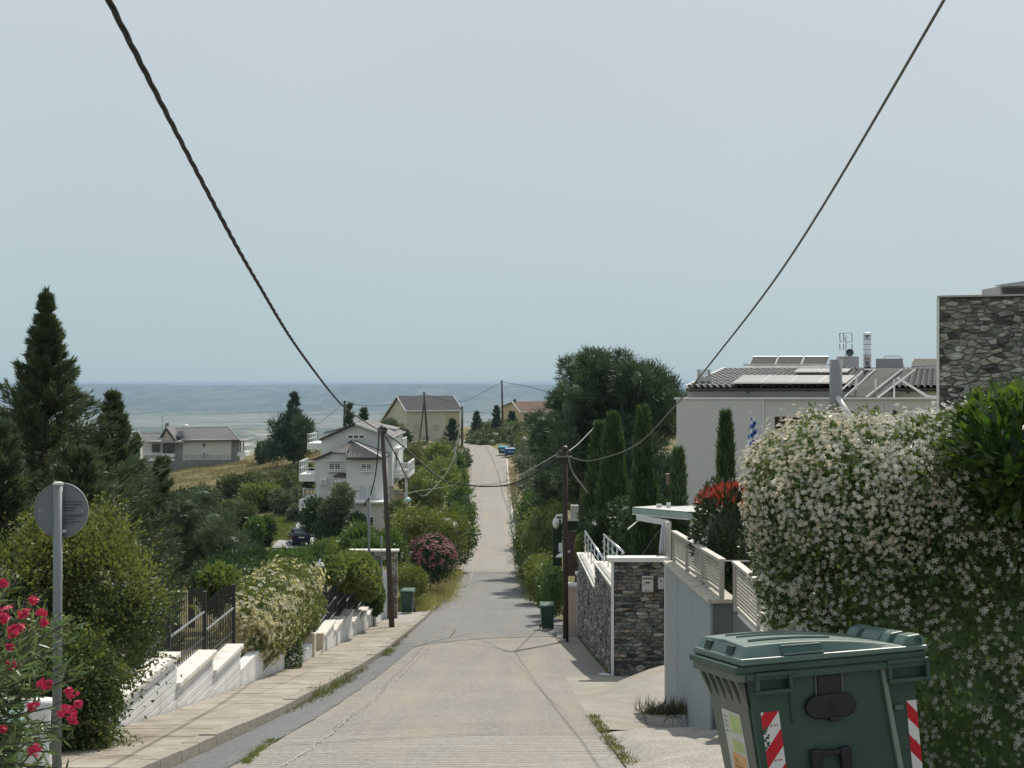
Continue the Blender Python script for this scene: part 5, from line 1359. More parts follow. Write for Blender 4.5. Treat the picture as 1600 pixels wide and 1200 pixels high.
bc = thing('waste_container', 'big green waste container with red and white striped tape in front of the jasmine hedge', 'waste container', (0, 0, 0))
bc.location = W(1160, 1042, 10.5)
bc.rotation_euler = (math.radians(-5.0), math.radians(-3.2), math.radians(10))
L_ = dict(local=True)
zt_ = -.05            # top of body walls (under the rim)
bz = -1.12
# tapering body: four walls with depth, side walls slope in
f0, f1 = .06, BW - .05; g0, g1 = .15, BW - .10
d0, d1 = .05, BD - .05; e0_, e1_ = .14, BD - .14
fr = [(f0, d0, zt_), (f1, d0, zt_), (g1, e0_, bz), (g0, e0_, bz)]
ring_t = [(f0 - .02, d0, zt_), (f1, d0, zt_), (f1, d1, zt_), (f0 - .02, d1, zt_)]
ring_b = [(g0, e0_, bz), (g1, e0_, bz), (g1, e1_, bz), (g0, e1_, bz)]
MB().hexa(ring_b + ring_t).build('body', M_bin, bc, bevel=.035, **L_)
def front(x, z, off=0.):
    """point on the sloping front wall"""
    t_ = (zt_ - z) / (zt_ - bz); return Vector((x, d0 + (e0_ - d0) * t_ - off, z))
def sidep(y, z, off=0.):
    t_ = (zt_ - z) / (zt_ - bz); return Vector((f0 - .02 + (g0 - f0 + .02) * t_ - off, y, z))
def plate(xz, off, th, name, mat, parent=bc, **k):
    return MB().prism([front(x, z, off) for x, z in xz], (0, -th, 0)).build(name, mat, parent, local=True, **k)
# brightened, scuffed left side wall panel with ribs under the rim
MB().prism([sidep(d0 + .06, zt_ - .02, .002), sidep(d1 - .02, zt_ - .02, .002), sidep(e1_ - .02, bz + .02, .002), sidep(e0_ + .05, bz + .02, .002)], (-.012, 0, 0)).build('side_wall', M_bin_side, bc, local=True, bevel=.006)
for k in range(6):
    yy = .10 + k * .17
    a_, b2, c2 = sidep(yy, -.07, .014), Vector((-.03, yy, -.09)), sidep(yy, -.30, .014)
    MB().prism([a_, b2, c2], (0, .045, 0)).build('rib', M_bin_side, bc, local=True)
# rim in two steps
MB().box(-.035, BW - .03, .012, BD, -.11, -.052).build('lower_rim', M_bin_side, bc, local=True, bevel=.008)
MB().box(-.055, BW - .01, -.004, BD + .02, -.05, 0).build('upper_rim', M_bin, bc, local=True, bevel=.010)
MB().box(.02, BW - .02, -.012, .03, -.105, -.06).build('front_rim', M_bin, bc, local=True, bevel=.006)
# corner pocket frames on the front
def pocket(x0, x1, z0, z1):
    g = MB()
    fw = .028
    for (a, b, c, d) in ((x0, x1, z1 - fw, z1), (x0, x1, z0, z0 + fw), (x0, x0 + fw, z0 + fw + .001, z1 - fw - .001), (x1 - fw, x1, z0 + fw + .001, z1 - fw - .001)):
        g.box(a, b, -.03, .09, c, d)
    o = g.build('lifting_pocket', M_bin, bc, local=True, bevel=.005)
    MB().box(x0 + fw, x1 - fw, .05, .07, z0 + fw, z1 - fw).build('pocket_floor', M_bin, o, local=True)
pocket(.08, .345, -.20, -.052); pocket(BW - .30, BW + .005, -.205, -.045)
# recessed seams and the diagonal guide bar
plate([(.335, -.2), (.34, -.2), (.355, -.42), (.35, -.42)], .004, .012, 'seam', M_bin)
plate([(BW - .335, -.10), (BW - .305, -.10), (BW - .165, -1.10), (BW - .205, -1.10)], .004, .035, 'guide_bar', simple('pale_worn_plastic', (.20, .245, .205), .5, .15, 3), bevel=.005)
MB().tube([front(BW - .26, -.37, .0), front(BW - .26, -.37, .03)], .001, 5).box(BW - .25, BW - .19, d0 - .02, d0 + .05, -.395, -.365).build('catch', M_bin_side, bc, local=True, bevel=.008)
# black mechanism cover and lower handle
cx_ = .625
plate([(cx_ - .085, -.11), (cx_ + .085, -.11), (cx_ + .085, -.26), (cx_ - .085, -.26)], .003, .03, 'mechanism_strap', M_blk, bevel=.006)
for s_ in (-1, 1): plate([(cx_ + s_ * .095 - .005, -.11), (cx_ + s_ * .095 + .005, -.11), (cx_ + s_ * .095 + .005, -.25), (cx_ + s_ * .095 - .005, -.25)], .003, .02, 'strap_edge', M_bin_side)
ov = []
for k in range(28):
    t_ = 2 * math.pi * k / 28; ex = .10 * math.cos(t_); ez = .085 * math.sin(t_)
    ov.append((cx_ + (.085 if ex > 0 else -.085) + ex, -.325 + ez))
mc = plate(ov, .003, .05, 'mechanism_cover', M_blk, bevel=.012)
for r1, o1 in ((.07, .055), (.045, .062), (.022, .068)):
    MB().prism([front(cx_ + .03 + r1 * math.cos(2 * math.pi * k / 18), -.325 + r1 * math.sin(2 * math.pi * k / 18), o1) for k in range(18)], (0, .012, 0)).build('boss', M_blk, mc, local=True, bevel=.003)
plate([(cx_ - .02, -.40), (cx_ + .06, -.40), (cx_ + .05, -.435), (cx_ - .015, -.435)], .003, .05, 'pedal_tab', M_blk, bevel=.008)
hx0, hx1, hz0, hz1 = .60, .90, -.78, -.60
hx0, hx1, hz0, hz1 = .455, .755, -.79, -.615
hd = plate([(hx0, hz1), (hx0 + .085, hz1), (hx0 + .085, hz0), (hx0 + .01, hz0)], .003, .055, 'handle_cheek', M_blk, bevel=.012)
plate([(hx1 - .085, hz1), (hx1, hz1), (hx1, hz0), (hx1 - .075, hz0)], .003, .055, 'handle_cheek', M_blk, bevel=.012)
plate([(hx0 + .08, hz1 - .012), (hx1 - .08, hz1 - .012), (hx1 - .08, hz1 - .05), (hx0 + .08, hz1 - .05)], .003, .05, 'handle_bar', M_blk, bevel=.008)
# striped warning tapes
def tape(x0, x1, ztop, zbot, lean, n, flip, name):
    full = [(x0, ztop), (x1, ztop), (x1 + lean, zbot), (x0 + lean, zbot)]
    tp = plate(full, .004, .002, name, M_wht)
    h = (ztop - zbot); st = h / n
    for k in range(-2, n + 1):
        a = ztop - k * st + (st / 2 if not flip else 0)
        s = (x1 - x0) * 1.15
        q = [(x0, a - s if not flip else a), (x1, a if not flip else a - s), (x1, a - st / 2 if not flip else a - s - st / 2), (x0, a - s - st / 2 if not flip else a - st / 2)]
        q = [(x + lean * (ztop - z) / h, z) for x, z in q]
        q = clip([(x, z) for x, z in q], 0, 1, ztop); 
        if len(q) >= 3: q = clip(q, 0, -1, -zbot)
        if len(q) >= 3: plate(q, .0062, .0012, 'stripe', M_red, tp)
    return tp
tape(.125, .255, -.33, -1.05, .06, 3, False, 'warning_tape')
tape(BW - .15, BW - .075, -.345, -1.05, .03, 3, True, 'warning_tape')
# small print on the tapes and scuffs
for (x, z, m_) in ((.22, -.425, M_prt), (.24, -.665, M_prt), (BW - .12, -.42, M_prt), (BW - .105, -.63, M_prt)):
    g = MB()
    g.prism([front(x - .035, z - .006, .0078), front(x - .018, z - .006, .0078), front(x - .022, z + .007, .0078)], (0, -.0008, 0)).build('tape_logo', m_, bc, local=True)
    g = MB()
    for k in range(3): g.prism([front(x - .008 + k * .011, z - .004, .0078), front(x - .001 + k * .011, z - .004, .0078), front(x - .001 + k * .011, z + .005, .0078), front(x - .008 + k * .011, z + .005, .0078)], (0, -.0008, 0))
    g.build('tape_lettering', M_prr, bc, local=True)
g = MB(); r_ = random.Random(9)
for k in range(9):
    x, z = .165 + r_.uniform(-.02, .012), -.44 - k * .017; w_ = r_.uniform(.008, .02)
    g.prism([front(x - w_, z - .008, .0079), front(x + w_, z - .006, .0079), front(x + w_ * .5, z + .01, .0079), front(x - w_ * .7, z + .008, .0079)], (0, -.0008, 0))
g.build('torn_patch', M_bin, bc, local=True)
# faded poster on the left side
st_ = MB().prism([sidep(.32, -.37, .016), sidep(.75, -.37, .016), sidep(.75, -1.04, .016), sidep(.32, -1.04, .016)], (-.002, 0, 0)).build('sticker', simple('faded_white_paper', (.58, .58, .53), .7, .10, 4), bc, local=True)
def stk(y0, y1, z0, z1, mat, nm_, o=.0195): MB().prism([sidep(y0, z1, o), sidep(y1, z1 + .01, o), sidep(y1, z0, o), sidep(y0, z0 + .01, o)], (-.001, 0, 0)).build(nm_, mat, st_, local=True)
stk(.34, .58, -.52, -.40, simple('pale_green_print', (.42, .52, .22), .7, .25, 6), 'printed_patch'); stk(.36, .60, -.66, -.58, simple('pale_green_print', (.42, .52, .22)), 'printed_patch')
stk(.36, .66, -.92, -.68, simple('orange_print', (.66, .40, .16), .7, .12, 6), 'orange_patch')
def text_on(body, size, M4, mat, parent, name='lettering', align='LEFT'):
    c = bpy.data.curves.new(name, 'FONT'); c.body = body; c.size = size; c.extrude = .0004; c.align_x = align
    tmp = bpy.data.objects.new(name, c); col.objects.link(tmp)
    bpy.context.view_layer.update()
    me = bpy.data.meshes.new_from_object(tmp.evaluated_get(bpy.context.evaluated_depsgraph_get()))
    bpy.data.objects.remove(tmp); me.transform(M4); me.materials.clear(); me.materials.append(mat)
    return link(name, me, parent)
def side_mat(y, z, o=.021):
    # text lies on the left face: reading direction towards the camera (-y)
    p = sidep(y, z, o); sx = Vector((0, -1, 0)); tx = (sidep(y, z + .1) - sidep(y, z)).normalized(); nx_ = sx.cross(tx)
    m = Matrix.Identity(4)
    for i in range(3): m[i][0] = sx[i]; m[i][1] = tx[i]; m[i][2] = nx_[i]; m[i][3] = p[i]
    return m
text_on('TEL', .055, side_mat(.63, -.745), simple('brown_ink', (.25, .13, .06), .7), st_)
text_on('7957', .11, side_mat(.65, -.835), simple('brown_ink', (.25, .13, .06)), st_)
text_on('195', .09, side_mat(.62, -.905), simple('brown_ink', (.25, .13, .06)), st_)
for k in range(4): stk(.62 - k * .0, .71, -.43 - k * .035, -.42 - k * .035, simple('grey_ink', (.3, .3, .3), .7), 'text_line')
for k in range(3): stk(.40, .62 - k * .04, -.965 - k * .022, -.957 - k * .022, simple('grey_ink', (.3, .3, .3)), 'text_line')
# lid: bevelled plateau, thick at the left, running out to the hinge at the right
lo = [(-.02, -.02, .004), (BW + .01, -.02, .004), (BW + .01, BD + .01, .004), (-.02, BD + .01, .004)]
lid = MB().hexa(lo + [(-.02, -.02, .052), (BW + .01, -.02, .038), (BW + .01, BD + .01, .038), (-.02, BD + .01, .052)]).build('lid', M_lid, bc, local=True, bevel=.010)
nx_ = 14; V = []; 
for i in range(nx_ + 1):
    u = i / nx_; x_b = .0 + (BW - .05) * u; x_t = .045 + (BW - .15) * u
    zt2 = .128 - .02 * u + .018 * math.sin(math.pi * u) - .075 * u ** 2.2; zb2 = .052 - .014 * u
    ins = .055 * (1 - .6 * u)
    V += [(x_b, .0 + .01, zb2 - .004), (x_t, ins + .02, zt2), (x_t, .5, zt2 + .018 * (1 - u)), (x_t, BD - ins - .02, zt2), (x_b, BD - .01, zb2 - .004)]
Fc = [tuple(range(5))[::-1], tuple(nx_ * 5 + k for k in range(5))]
for i in range(nx_):
    for k in range(5): Fc.append((i * 5 + k, i * 5 + (k + 1) % 5, (i + 1) * 5 + (k + 1) % 5, (i + 1) * 5 + k))
m = MB(); m.add(V, Fc); m.build('plateau', M_lid, lid, local=True, bevel=.006)
def lidtop(u): return .128 - .02 * u + .018 * math.sin(math.pi * u) - .075 * u ** 2.2
for yy in (.26, .52, .78):
    g = MB(); pts = []
    for k in range(9):
        u = .08 + .5 * k / 8; pts.append((.045 + (BW - .15) * u, yy, lidtop(u) + .018 * (1 - u) * (1 - abs(yy - .5) * 2) + .004))
    g.tube(pts, .012, 6).build('lid_rib', M_lid, lid, local=True)
# grip recesses: slots proud by a hair, recess shade put into dark green
for yy in (.22, .74): MB().hexa([(-.001, yy, .062), (.03, yy, .062), (.03, yy + .15, .062), (-.001, yy + .15, .062), (.02, yy + .01, .118), (.05, yy + .01, .118), (.05, yy + .14, .118), (.02, yy + .14, .118)]).build('grip_slot', simple('shadow_green', (.02, .04, .035), .6), lid, local=True)
a0, a1 = .29, .60
gs = MB().hexa([(a0, -.004, .055), (a1, -.004, .055), (a1, .03, .055), (a0, .03, .055), (a0 + .005, .04, .118), (a1 - .01, .04, .114), (a1 - .01, .075, .114), (a0 + .005, .075, .118)]).build('handle_recess', simple('mid_green_plastic', (.045, .10, .085), .4), lid, local=True, bevel=.006)
for k in range(18): MB().box(a0 + .02 + k * .0155, a0 + .028 + k * .0155, .028, .05, .094, .112).build('tooth', M_bin, gs, local=True)
MB().box(a0 + .01, a1 - .01, -.014, .0, .053, .062).build('recess_lip', M_lid, lid, local=True)
# hinge hump at the right rear
hm = MB(); hp = [(BW - .42, BD * .9 - .0, .05), (BW + .02, .02, .03)]
def hump(y0, y1):
    prof = [(BW - .16, .05), (BW - .12, .105), (BW - .03, .115), (BW + .015, .075), (BW + .015, .03), (BW - .16, .03)]
    MB().prism([(x, y0, z) for x, z in prof], (0, y1 - y0, 0)).build('hinge_cover', M_lid, lid, local=True, bevel=.010)
hump(.02, .20); hump(.30, .44); hump(.46, .78); hump(.88, 1.06)
MB().tube([(BW - .045, .02, .07), (BW - .045, 1.06, .07)], .03, 10).build('hinge_rod', M_bin, lid, local=True)
# castors
for (x, yy) in ((g0 + .08, e0_ + .08), (g1 - .08, e0_ + .08), (g0 + .08, e1_ - .08), (g1 - .08, e1_ - .08)):
    wh = MB().tube([(x - .02, yy, bz - .10), (x + .02, yy, bz - .10)], .09, 14).build('wheel', M_blk, bc, local=True)
    MB().box(x - .035, x + .035, yy - .03, yy + .03, bz - .06, bz + .002).build('castor_fork', M_steel, bc, local=True)

# ------------------------------------------------------------------ wheelie bins
def wheelie(label, base, sc=1.0, rz=0, col_='dark_green_bin', c=(.022, .06, .04), cl=None):
    t_ = thing('wheelie_bin', label, 'bin', base); t_.rotation_euler = (0, 0, rz); t_.scale = (sc,) * 3
    m_ = simple(col_, c, .45, .15, 2, spec=.45); ml = simple(col_ + '_lid', cl or tuple(k * 1.6 for k in c), .4, .12, 2, spec=.45)
    MB().hexa([(-.22, -.26, .05), (.22, -.26, .05), (.22, .26, .05), (-.22, .26, .05), (-.28, -.33, .96), (.28, -.33, .96), (.28, .33, .96), (-.28, .33, .96)]).build('body', m_, t_, local=True, bevel=.03)
    MB().box(-.31, .31, -.35, .36, .93, .975).build('rim', m_, t_, local=True, bevel=.01)
    MB().hexa([(-.31, -.37, .977), (.31, -.37, .977), (.31, .38, .977), (-.31, .38, .977), (-.26, -.30, 1.03), (.26, -.30, 1.03), (.28, .36, 1.07), (-.28, .36, 1.07)]).build('lid', ml, t_, local=True, bevel=.015)
    MB().tube([(-.24, .40, 1.0), (.24, .40, 1.0)], .018, 6).build('handle', m_, t_, local=True)
    MB().box(-.15, .15, -.285, -.27, .4, .62).build('front_panel', m_, t_, local=True, bevel=.005)
    for s_ in (-1, 1): MB().tube([(s_ * .24, .24, .10), (s_ * .29, .24, .10)], .10, 12).build('wheel', M_blk, t_, local=True)
    return t_
b1x = W(637, 0, 67).x
wheelie('dark green wheelie bin on the grey patch beyond the stone gateway', (b1x, 67, RL(67) + .15), 1.0, -.1)
wheelie('dark green wheelie bin against the bushes on the right side of the road', (W(855, 0, 57).x, 57.2, RL(57.2) + .02), .92, .05)
wheelie('grey-green bin in the bottom left corner behind the oleander', (W(2, 0, 13.6).x, 13.6, RL(13.6) + .06), .66, .15, 'grey_green_bin', (.10, .15, .14))
# blue recycling containers at the crest
def bigbin(label, px_, py_, Y_, rz, cbody, cl, nm_):
    t_ = thing('recycling_container', label, 'recycling container', (W(px_, 0, Y_).x, Y_, RL(Y_) + .12)); t_.rotation_euler = (0, 0, rz)
    m_ = simple(nm_, cbody, .4, .1); ml = simple(nm_ + '_lid', cl, .4, .1)
    MB().hexa([(-.72, -.5, .18), (.72, -.5, .18), (.72, .5, .18), (-.72, .5, .18), (-.85, -.62, 1.15), (.85, -.62, 1.15), (.85, .62, 1.15), (-.85, .62, 1.15)]).build('body', m_, t_, local=True, bevel=.04)
    m2 = MB(); V = []
    for k in range(9):
        a_ = math.pi * k / 8; V.append((.0, -.62 * math.cos(a_), 1.16 + .30 * math.sin(a_)))
    m2.prism([(-.88, y_, z2) for _, y_, z2 in V], (1.76, 0, 0)).build('lid', ml, t_, local=True)
    MB().box(-.45, .45, -.63, -.60, .62, .92).build('label_panel', simple('pale_blue_label', (.35, .45, .6), .6), t_, local=True)
    MB().box(-.9, -.78, -.3, .3, 1.0, 1.1).box(.78, .9, -.3, .3, 1.0, 1.1).build('lifting_arm', m_, t_, local=True)
    for sx in (-.6, .6):
        for sy in (-.4, .4): MB().tube([(sx - .03, sy, .08), (sx + .03, sy, .08)], .09, 10).build('wheel', M_blk, t_, local=True)
bigbin('bright blue recycling container at the road top on the right', 796, 712, 266, .35, (.02, .09, .32), (.03, .14, .42), 'blue_container')
bigbin('dark green container with pale blue lid left of the bright blue one', 787, 711, 269, -.3, (.015, .05, .04), (.12, .42, .48), 'teal_container')

# ------------------------------------------------------------------ round sign seen from behind
sg = thing('round_sign', 'round traffic sign seen from behind on a galvanised post beside the oleander', 'traffic sign', (W(88, 0, 13.5).x, 13.5, RL(13.5) + .1))
sx, sy = W(88, 0, 13.5).x, 13.5
lean = (W(91, 0, 13.5).x - sx)
MB().tube([(sx, sy, RL(13.5) - .2), (sx + lean, sy, W(0, 756, 13.5).z)], .040, 16).build('post', M_galv, sg, smooth=True)
MB().lathe([(.047, 0), (.045, .02), (.02, .028)], (sx + lean, sy, W(0, 757.5, 13.5).z), 16).build('post_cap', simple('white_plastic_cap', (.6, .6, .57), .5), sg)
dcx, dcz = W(96, 797, 13.56).x, W(96, 797, 13.56).z; Rr = 42 / F * 13.56
dm = MB(); nseg = 48
fy = 13.56
ring = [(dcx + Rr * math.cos(2 * math.pi * k / nseg), dcz + Rr * math.sin(2 * math.pi * k / nseg)) for k in range(nseg)]
M_sgn = simple('grey_sign_back', (.165, .19, .215), .5, .08, 3, .1, .001, metal=.15, spec=.5, dirt=(.20, .22, .24))
MB().prism([(a, fy, b) for a, b in ring], (0, .003, 0)).build('disc', M_sgn, sg)
rim_ = MB()
for k in range(nseg):
    a, b = ring[k]; c, d = ring[(k + 1) % nseg]; s2 = 1.018
    q = lambda a, b, s: (dcx + (a - dcx) * s, dcz + (b - dcz) * s)
    (a1, b1), (c1, d1) = q(a, b, s2), q(c, d, s2)
    rim_.hexa([(a, fy - .012, b), (c, fy - .012, d), (c1, fy - .012, d1), (a1, fy - .012, b1), (a, fy + .006, b), (c, fy + .006, d), (c1, fy + .006, d1), (a1, fy + .006, b1)])
rim_.build('rim', simple('pale_rim_edge', (.32, .36, .38), .4, .1, metal=.3), sg)
for (px_, py_) in ((62, 798), (128, 798), (88, 766)):
    p = W(px_, py_, fy - .004); MB().tube([p, p + Vector((0, .01, 0))], .006, 8).build('rivet', simple('shiny_rivet', (.7, .72, .72), .3), sg)
MB().box(sx + lean + .03, sx + lean + .065, 13.50, 13.555, W(0, 832, 13.5).z, W(0, 828, 13.5).z).build('clamp', M_steel, sg)
MB().tube([(sx, 13.5, W(0, 925, 13.5).z), (sx, 13.455, W(0, 925, 13.5).z)], .004, 5).build('bolt', M_iron, sg)
for py_ in (952, 992, 1110, 1180):
    MB().tube([(sx + .012, 13.462, W(0, py_, 13.5).z), (sx + .012, 13.458, W(0, py_, 13.5).z)], .004, 6).build('post_hole', M_iron, sg)
lines = [('ΟΠΟΙΟΣ ΖΗΜΙΩΝΕΙ ΤΩΝ', .0185, 785.5), ('ΣΗΜΑΤΩΝ ΤΙΜΩΡΕΙΤΑΙ', .0185, 790), ('ΦΥΛΑΚΙΣΗ ΜΕΧΡΙ', .0185, 794.5), ('ΕΩΣ 24 ΜΗΝΩΝ', .0185, 799), ('ΟΔΟΣΗΜΑΝΣΗ', .031, 807.8), ('ΔΡΟΜΩΝ Α.Β.Ε.Ε.', .0195, 812), ('ΕΡΓΑ ΟΔΙΚΗΣ ΣΗΜΑΝΣΗΣ', .0155, 816), ('ΤΗΛ. ΘΕΣΣΑΛΟΝΙΚΗΣ', .0140, 819.5)]
M_ink = simple('black_print', (.012, .013, .016), .6)
for body, sz, py_ in lines:
    p = W(96.5, py_, fy - .002)
    m4 = Matrix.Translation(p) @ Matrix.Rotation(math.radians(90), 4, 'X')
    m4 = m4 @ Matrix.Translation((-.030, 0, 0))
    o = text_on(body, sz, m4, M_ink, sg)
    o.data.transform(Matrix.Translation(-sg.location))

# white flared pillar by the oleander
pl = thing('gate_pillar', 'white rounded pillar at the bottom left behind the oleander', 'pillar', (W(58, 0, 14.2).x, 14.2, RL(14.2)))
MB().lathe([(.17, 0), (.14, .15), (.12, .5), (.13, .68), (.17, .78), (.0, .80)], (W(58, 0, 14.6).x, 14.6, RL(14.6) + .06), 20).build('shaft', M_white, pl, smooth=True)

# dark car on the drive by the white house
Yc = 140.0; cxr, czr = W(467, 0, Yc).x, float(T(W(467, 0, Yc).x, Yc)) 
czr = float(T(cxr, Yc)) + .12
car = thing('parked_car', 'dark blue car parked on the drive left of the white house, seen from behind', 'car', (cxr, Yc, czr)); car.rotation_euler = (0, 0, .25)
M_car = simple('dark_blue_paint', (.012, .014, .045), .25, .05, spec=.7)
def cring(y, hw, z0, z1, hwt): return [(-hw, y, z0), (hw, y, z0), (hw * 1.02, y, (z0 + z1) * .5), (hwt, y, z1), (-hwt, y, z1), (-hw * 1.02, y, (z0 + z1) * .5)]
secs = [cring(-2.05, .74, .35, .95, .70), cring(-1.9, .82, .25, 1.05, .76), cring(0, .86, .22, 1.0, .80), cring(1.3, .84, .22, .92, .76), cring(2.05, .70, .32, .72, .62)]
V = [p for s_ in secs for p in s_]; Fc = [tuple(range(6))[::-1], tuple(range(24, 30))] + [(i * 6 + k, i * 6 + (k + 1) % 6, (i + 1) * 6 + (k + 1) % 6, (i + 1) * 6 + k) for i in range(4) for k in range(6)]
m = MB(); m.add(V, Fc); m.build('body', M_car, car, local=True, bevel=.05)
cb = MB(); cb.hexa([(-.74, -1.9, 1.0), (.74, -1.9, 1.0), (.74, 1.0, .95), (-.74, 1.0, .95), (-.56, -1.6, 1.48), (.56, -1.6, 1.48), (.56, .2, 1.48), (-.56, .2, 1.48)]).build('cabin', M_car, car, local=True, bevel=.05)
MB().hexa([(-.62, -1.88, 1.10), (.62, -1.88, 1.10), (.62, -1.85, 1.10), (-.62, -1.85, 1.10), (-.5, -1.68, 1.40), (.5, -1.68, 1.40), (.5, -1.62, 1.40), (-.5, -1.62, 1.40)]).build('rear_window', simple('sky_lit_glass', (.20, .23, .27), .08, .05, spec=1.), car, local=True)  # sky reflection is put into the pale glass colour
MB().box(-.26, .26, -2.09, -2.05, .72, .84).build('number_plate', M_wht, car, local=True)
for s_ in (-1, 1):
    MB().box(s_ * .72 - .10, s_ * .72 + .06, -2.05, -1.88, .78, .98).build('tail_light', simple('tail_red', (.2, .01, .015), .3), car, local=True)
    for yy in (-1.3, 1.35): MB().tube([(s_ * .80, yy, .30), (s_ * .66, yy, .30)], .31, 14).build('wheel', M_blk, car, local=True)
# drive and low kerb wall
V = []; ysd = np.linspace(136, 160, 16)
for y in ysd:
    pl_ = np.interp(y, [136, 139, 150, 160], [424, 430, 449, 461]); pr_ = np.interp(y, [136, 160], [500, 488])
    for q in range(9): px_ = pl_ + (pr_ - pl_) * q / 8; x = (px_ - 800) / F * y; V.append((x, y, float(T(x, y)) + .10))
link('driveway', np_mesh('driveway', np.array(V), np.array([(i * 9 + q, i * 9 + q + 1, i * 9 + q + 10, i * 9 + q + 9) for i in range(15) for q in range(8)]), simple('drive_concrete', (.36, .37, .38), .9, .1, .4)), kind='structure')
MB().hexa([W(424, 862, 137), W(448, 864, 136), W(448, 864, 136.5), W(424, 862, 137.5), W(424, 853, 137), W(448, 855, 136), W(448, 855, 136.5), W(424, 853, 137.5)]).build('drive_wall', simple('pale_drive_wall', (.52, .50, .47), .85, .1), label='short pale wall at the lower edge of the drive by the dark car', cat='wall')
kw = MB()
for (a, b) in (((503, 858, 128), (521, 852, 129)), ((521, 852, 129), (545, 846, 130))):
    kw.hexa([W(a[0], a[1] + 5, a[2]), W(b[0], b[1] + 5, b[2]), W(b[0], b[1] + 5, b[2] + .4), W(a[0], a[1] + 5, a[2] + .4), W(*a), W(*b), W(b[0], b[1], b[2] + .4), W(a[0], a[1], a[2] + .4)])
kw.build('kerb_wall', simple('pale_drive_wall', (.52, .50, .47)), label='pale curved kerb wall among the bushes before the white house', cat='wall')

# white garden lantern
ln = thing('garden_lantern', 'white garden lantern on a thin post above the cream jasmine hedge', 'lantern', (W(499, 0, 46).x, 46, float(T(-5.77, 46)) - .3))
lx = W(500, 0, 46).x
MB().tube([(lx + .03, 46, ln.location.z), (lx + .02, 46, W(0, 905, 46).z)], .025, 8).build('post', M_wt, ln)
zz0 = W(0, 903, 46).z
MB().lathe([(.02, 0), (.03, .12), (.05, .13)], (lx, 46, zz0), 6).build('neck', M_wt, ln)
MB().lathe([(.06, .13), (.13, .36), (.125, .37), (.055, .14)], (lx, 46, zz0), 6).build('glass', simple('lantern_glass', (.42, .45, .45), .15, spec=.8), ln)
for k in range(6):
    t_ = 2 * math.pi * k / 6; MB().tube([(lx + .065 * math.cos(t_), 46 + .065 * math.sin(t_), zz0 + .13), (lx + .14 * math.cos(t_), 46 + .14 * math.sin(t_), zz0 + .37)], .008, 4).build('rib', M_wt, ln)
MB().lathe([(.16, .365), (.15, .39), (.06, .47), (.02, .53), (.03, .55), (.005, .59)], (lx, 46, zz0), 6).build('roof', M_wt, ln)
# globe lamp on bracket, meter box beyond the right pole
gl = thing('globe_lamp', 'white pear-shaped globe lamp on a white bracket left of the dark right pole', 'lamp', W(868, 825, 62))
MB().lathe([(.03, .0), (.09, .06), (.14, .18), (.13, .30), (.06, .42), (.03, .45)], tuple(W(868.5, 826, 62)), 14).build('globe', simple('opal_glass', (.72, .74, .72), .25, .03, spec=.6), gl, smooth=True)
MB().tube([W(868.5, 809, 62), W(869, 806, 62), W(880, 805, 62)], .05, 6).build('bracket', M_wt, gl)
MB().tube([W(878, 806, 62), W(877, 818, 62)], .02, 5).build('brace', M_wt, gl)
hp_ = thing('garden_pavilion', 'dark ivy-covered porch behind the right pole with a pale box on its post', 'porch', (W(872, 0, 63).x, 63, RL(63)))
MB().box(*bp(864, 878, 812, 884, 62.6, .5)).build('post', simple('dark_green_paint', (.02, .035, .022), .8, .3, 5), hp_)
MB().box(*bp(866, 950, 814, 829, 62.8, .8)).build('beam', simple('dark_green_paint', (.02, .035, .022)), hp_)
MB().box(*bp(873, 878.5, 849, 862, 62.3, .15)).build('meter_box', M_wt, hp_)
MB().box(*bp(886, 940, 830, 900, 66, .3)).build('back_wall', simple('brown_back_wall', (.075, .05, .045), .9, .2), hp_)
MB().hexa([W(868, 871, 61.8), W(879, 871, 61.8), W(892, 862, 62.6), (W(880, 862, 62.6)), W(868, 869.5, 61.8), W(879, 869, 61.8), W(892, 860, 62.6), W(880, 860, 62.6)]).build('shelf', M_wt, hp_)
MB().box(*bp(892, 904, 790, 815, 66, .5)).build('pier', simple('grey_plaster', (.42, .42, .40)), hp_)
bs = thing('basket', 'white wire basket ornament between the right pole and the cypresses', 'ornament', W(911, 820, 62))
for k in range(6): MB().tube([W(905 + k * .4, 812 + k * 3, 62), W(911, 808.5 + k * 3.6, 61.9), W(919, 808 + k * 2.2, 62)], .022, 5).build('hoop', M_wt, bs)
MB().tube([W(906, 812, 62), W(904.5, 819, 62), W(909, 827, 62), W(916, 826, 62)], .025, 5).build('hoop', M_wt, bs)
# rust-red reinforcing stakes by the far right kerb
for px_, a, b, L in ((805, 762, 716, 'thin rusty stake beside the far right kerb, the nearer one'), (811, 728, 706, 'thin rusty stake beside the far right kerb, the farther one')):
    Yk = Yg(a) if a < 740 or True else 0
    MB().tube([W(px_, a + 14, Yk), W(px_ - .5, b, Yk)], .045, 5).build('stake', simple('rust', (.16, .07, .045), .9, .2), label=L, cat='stake')
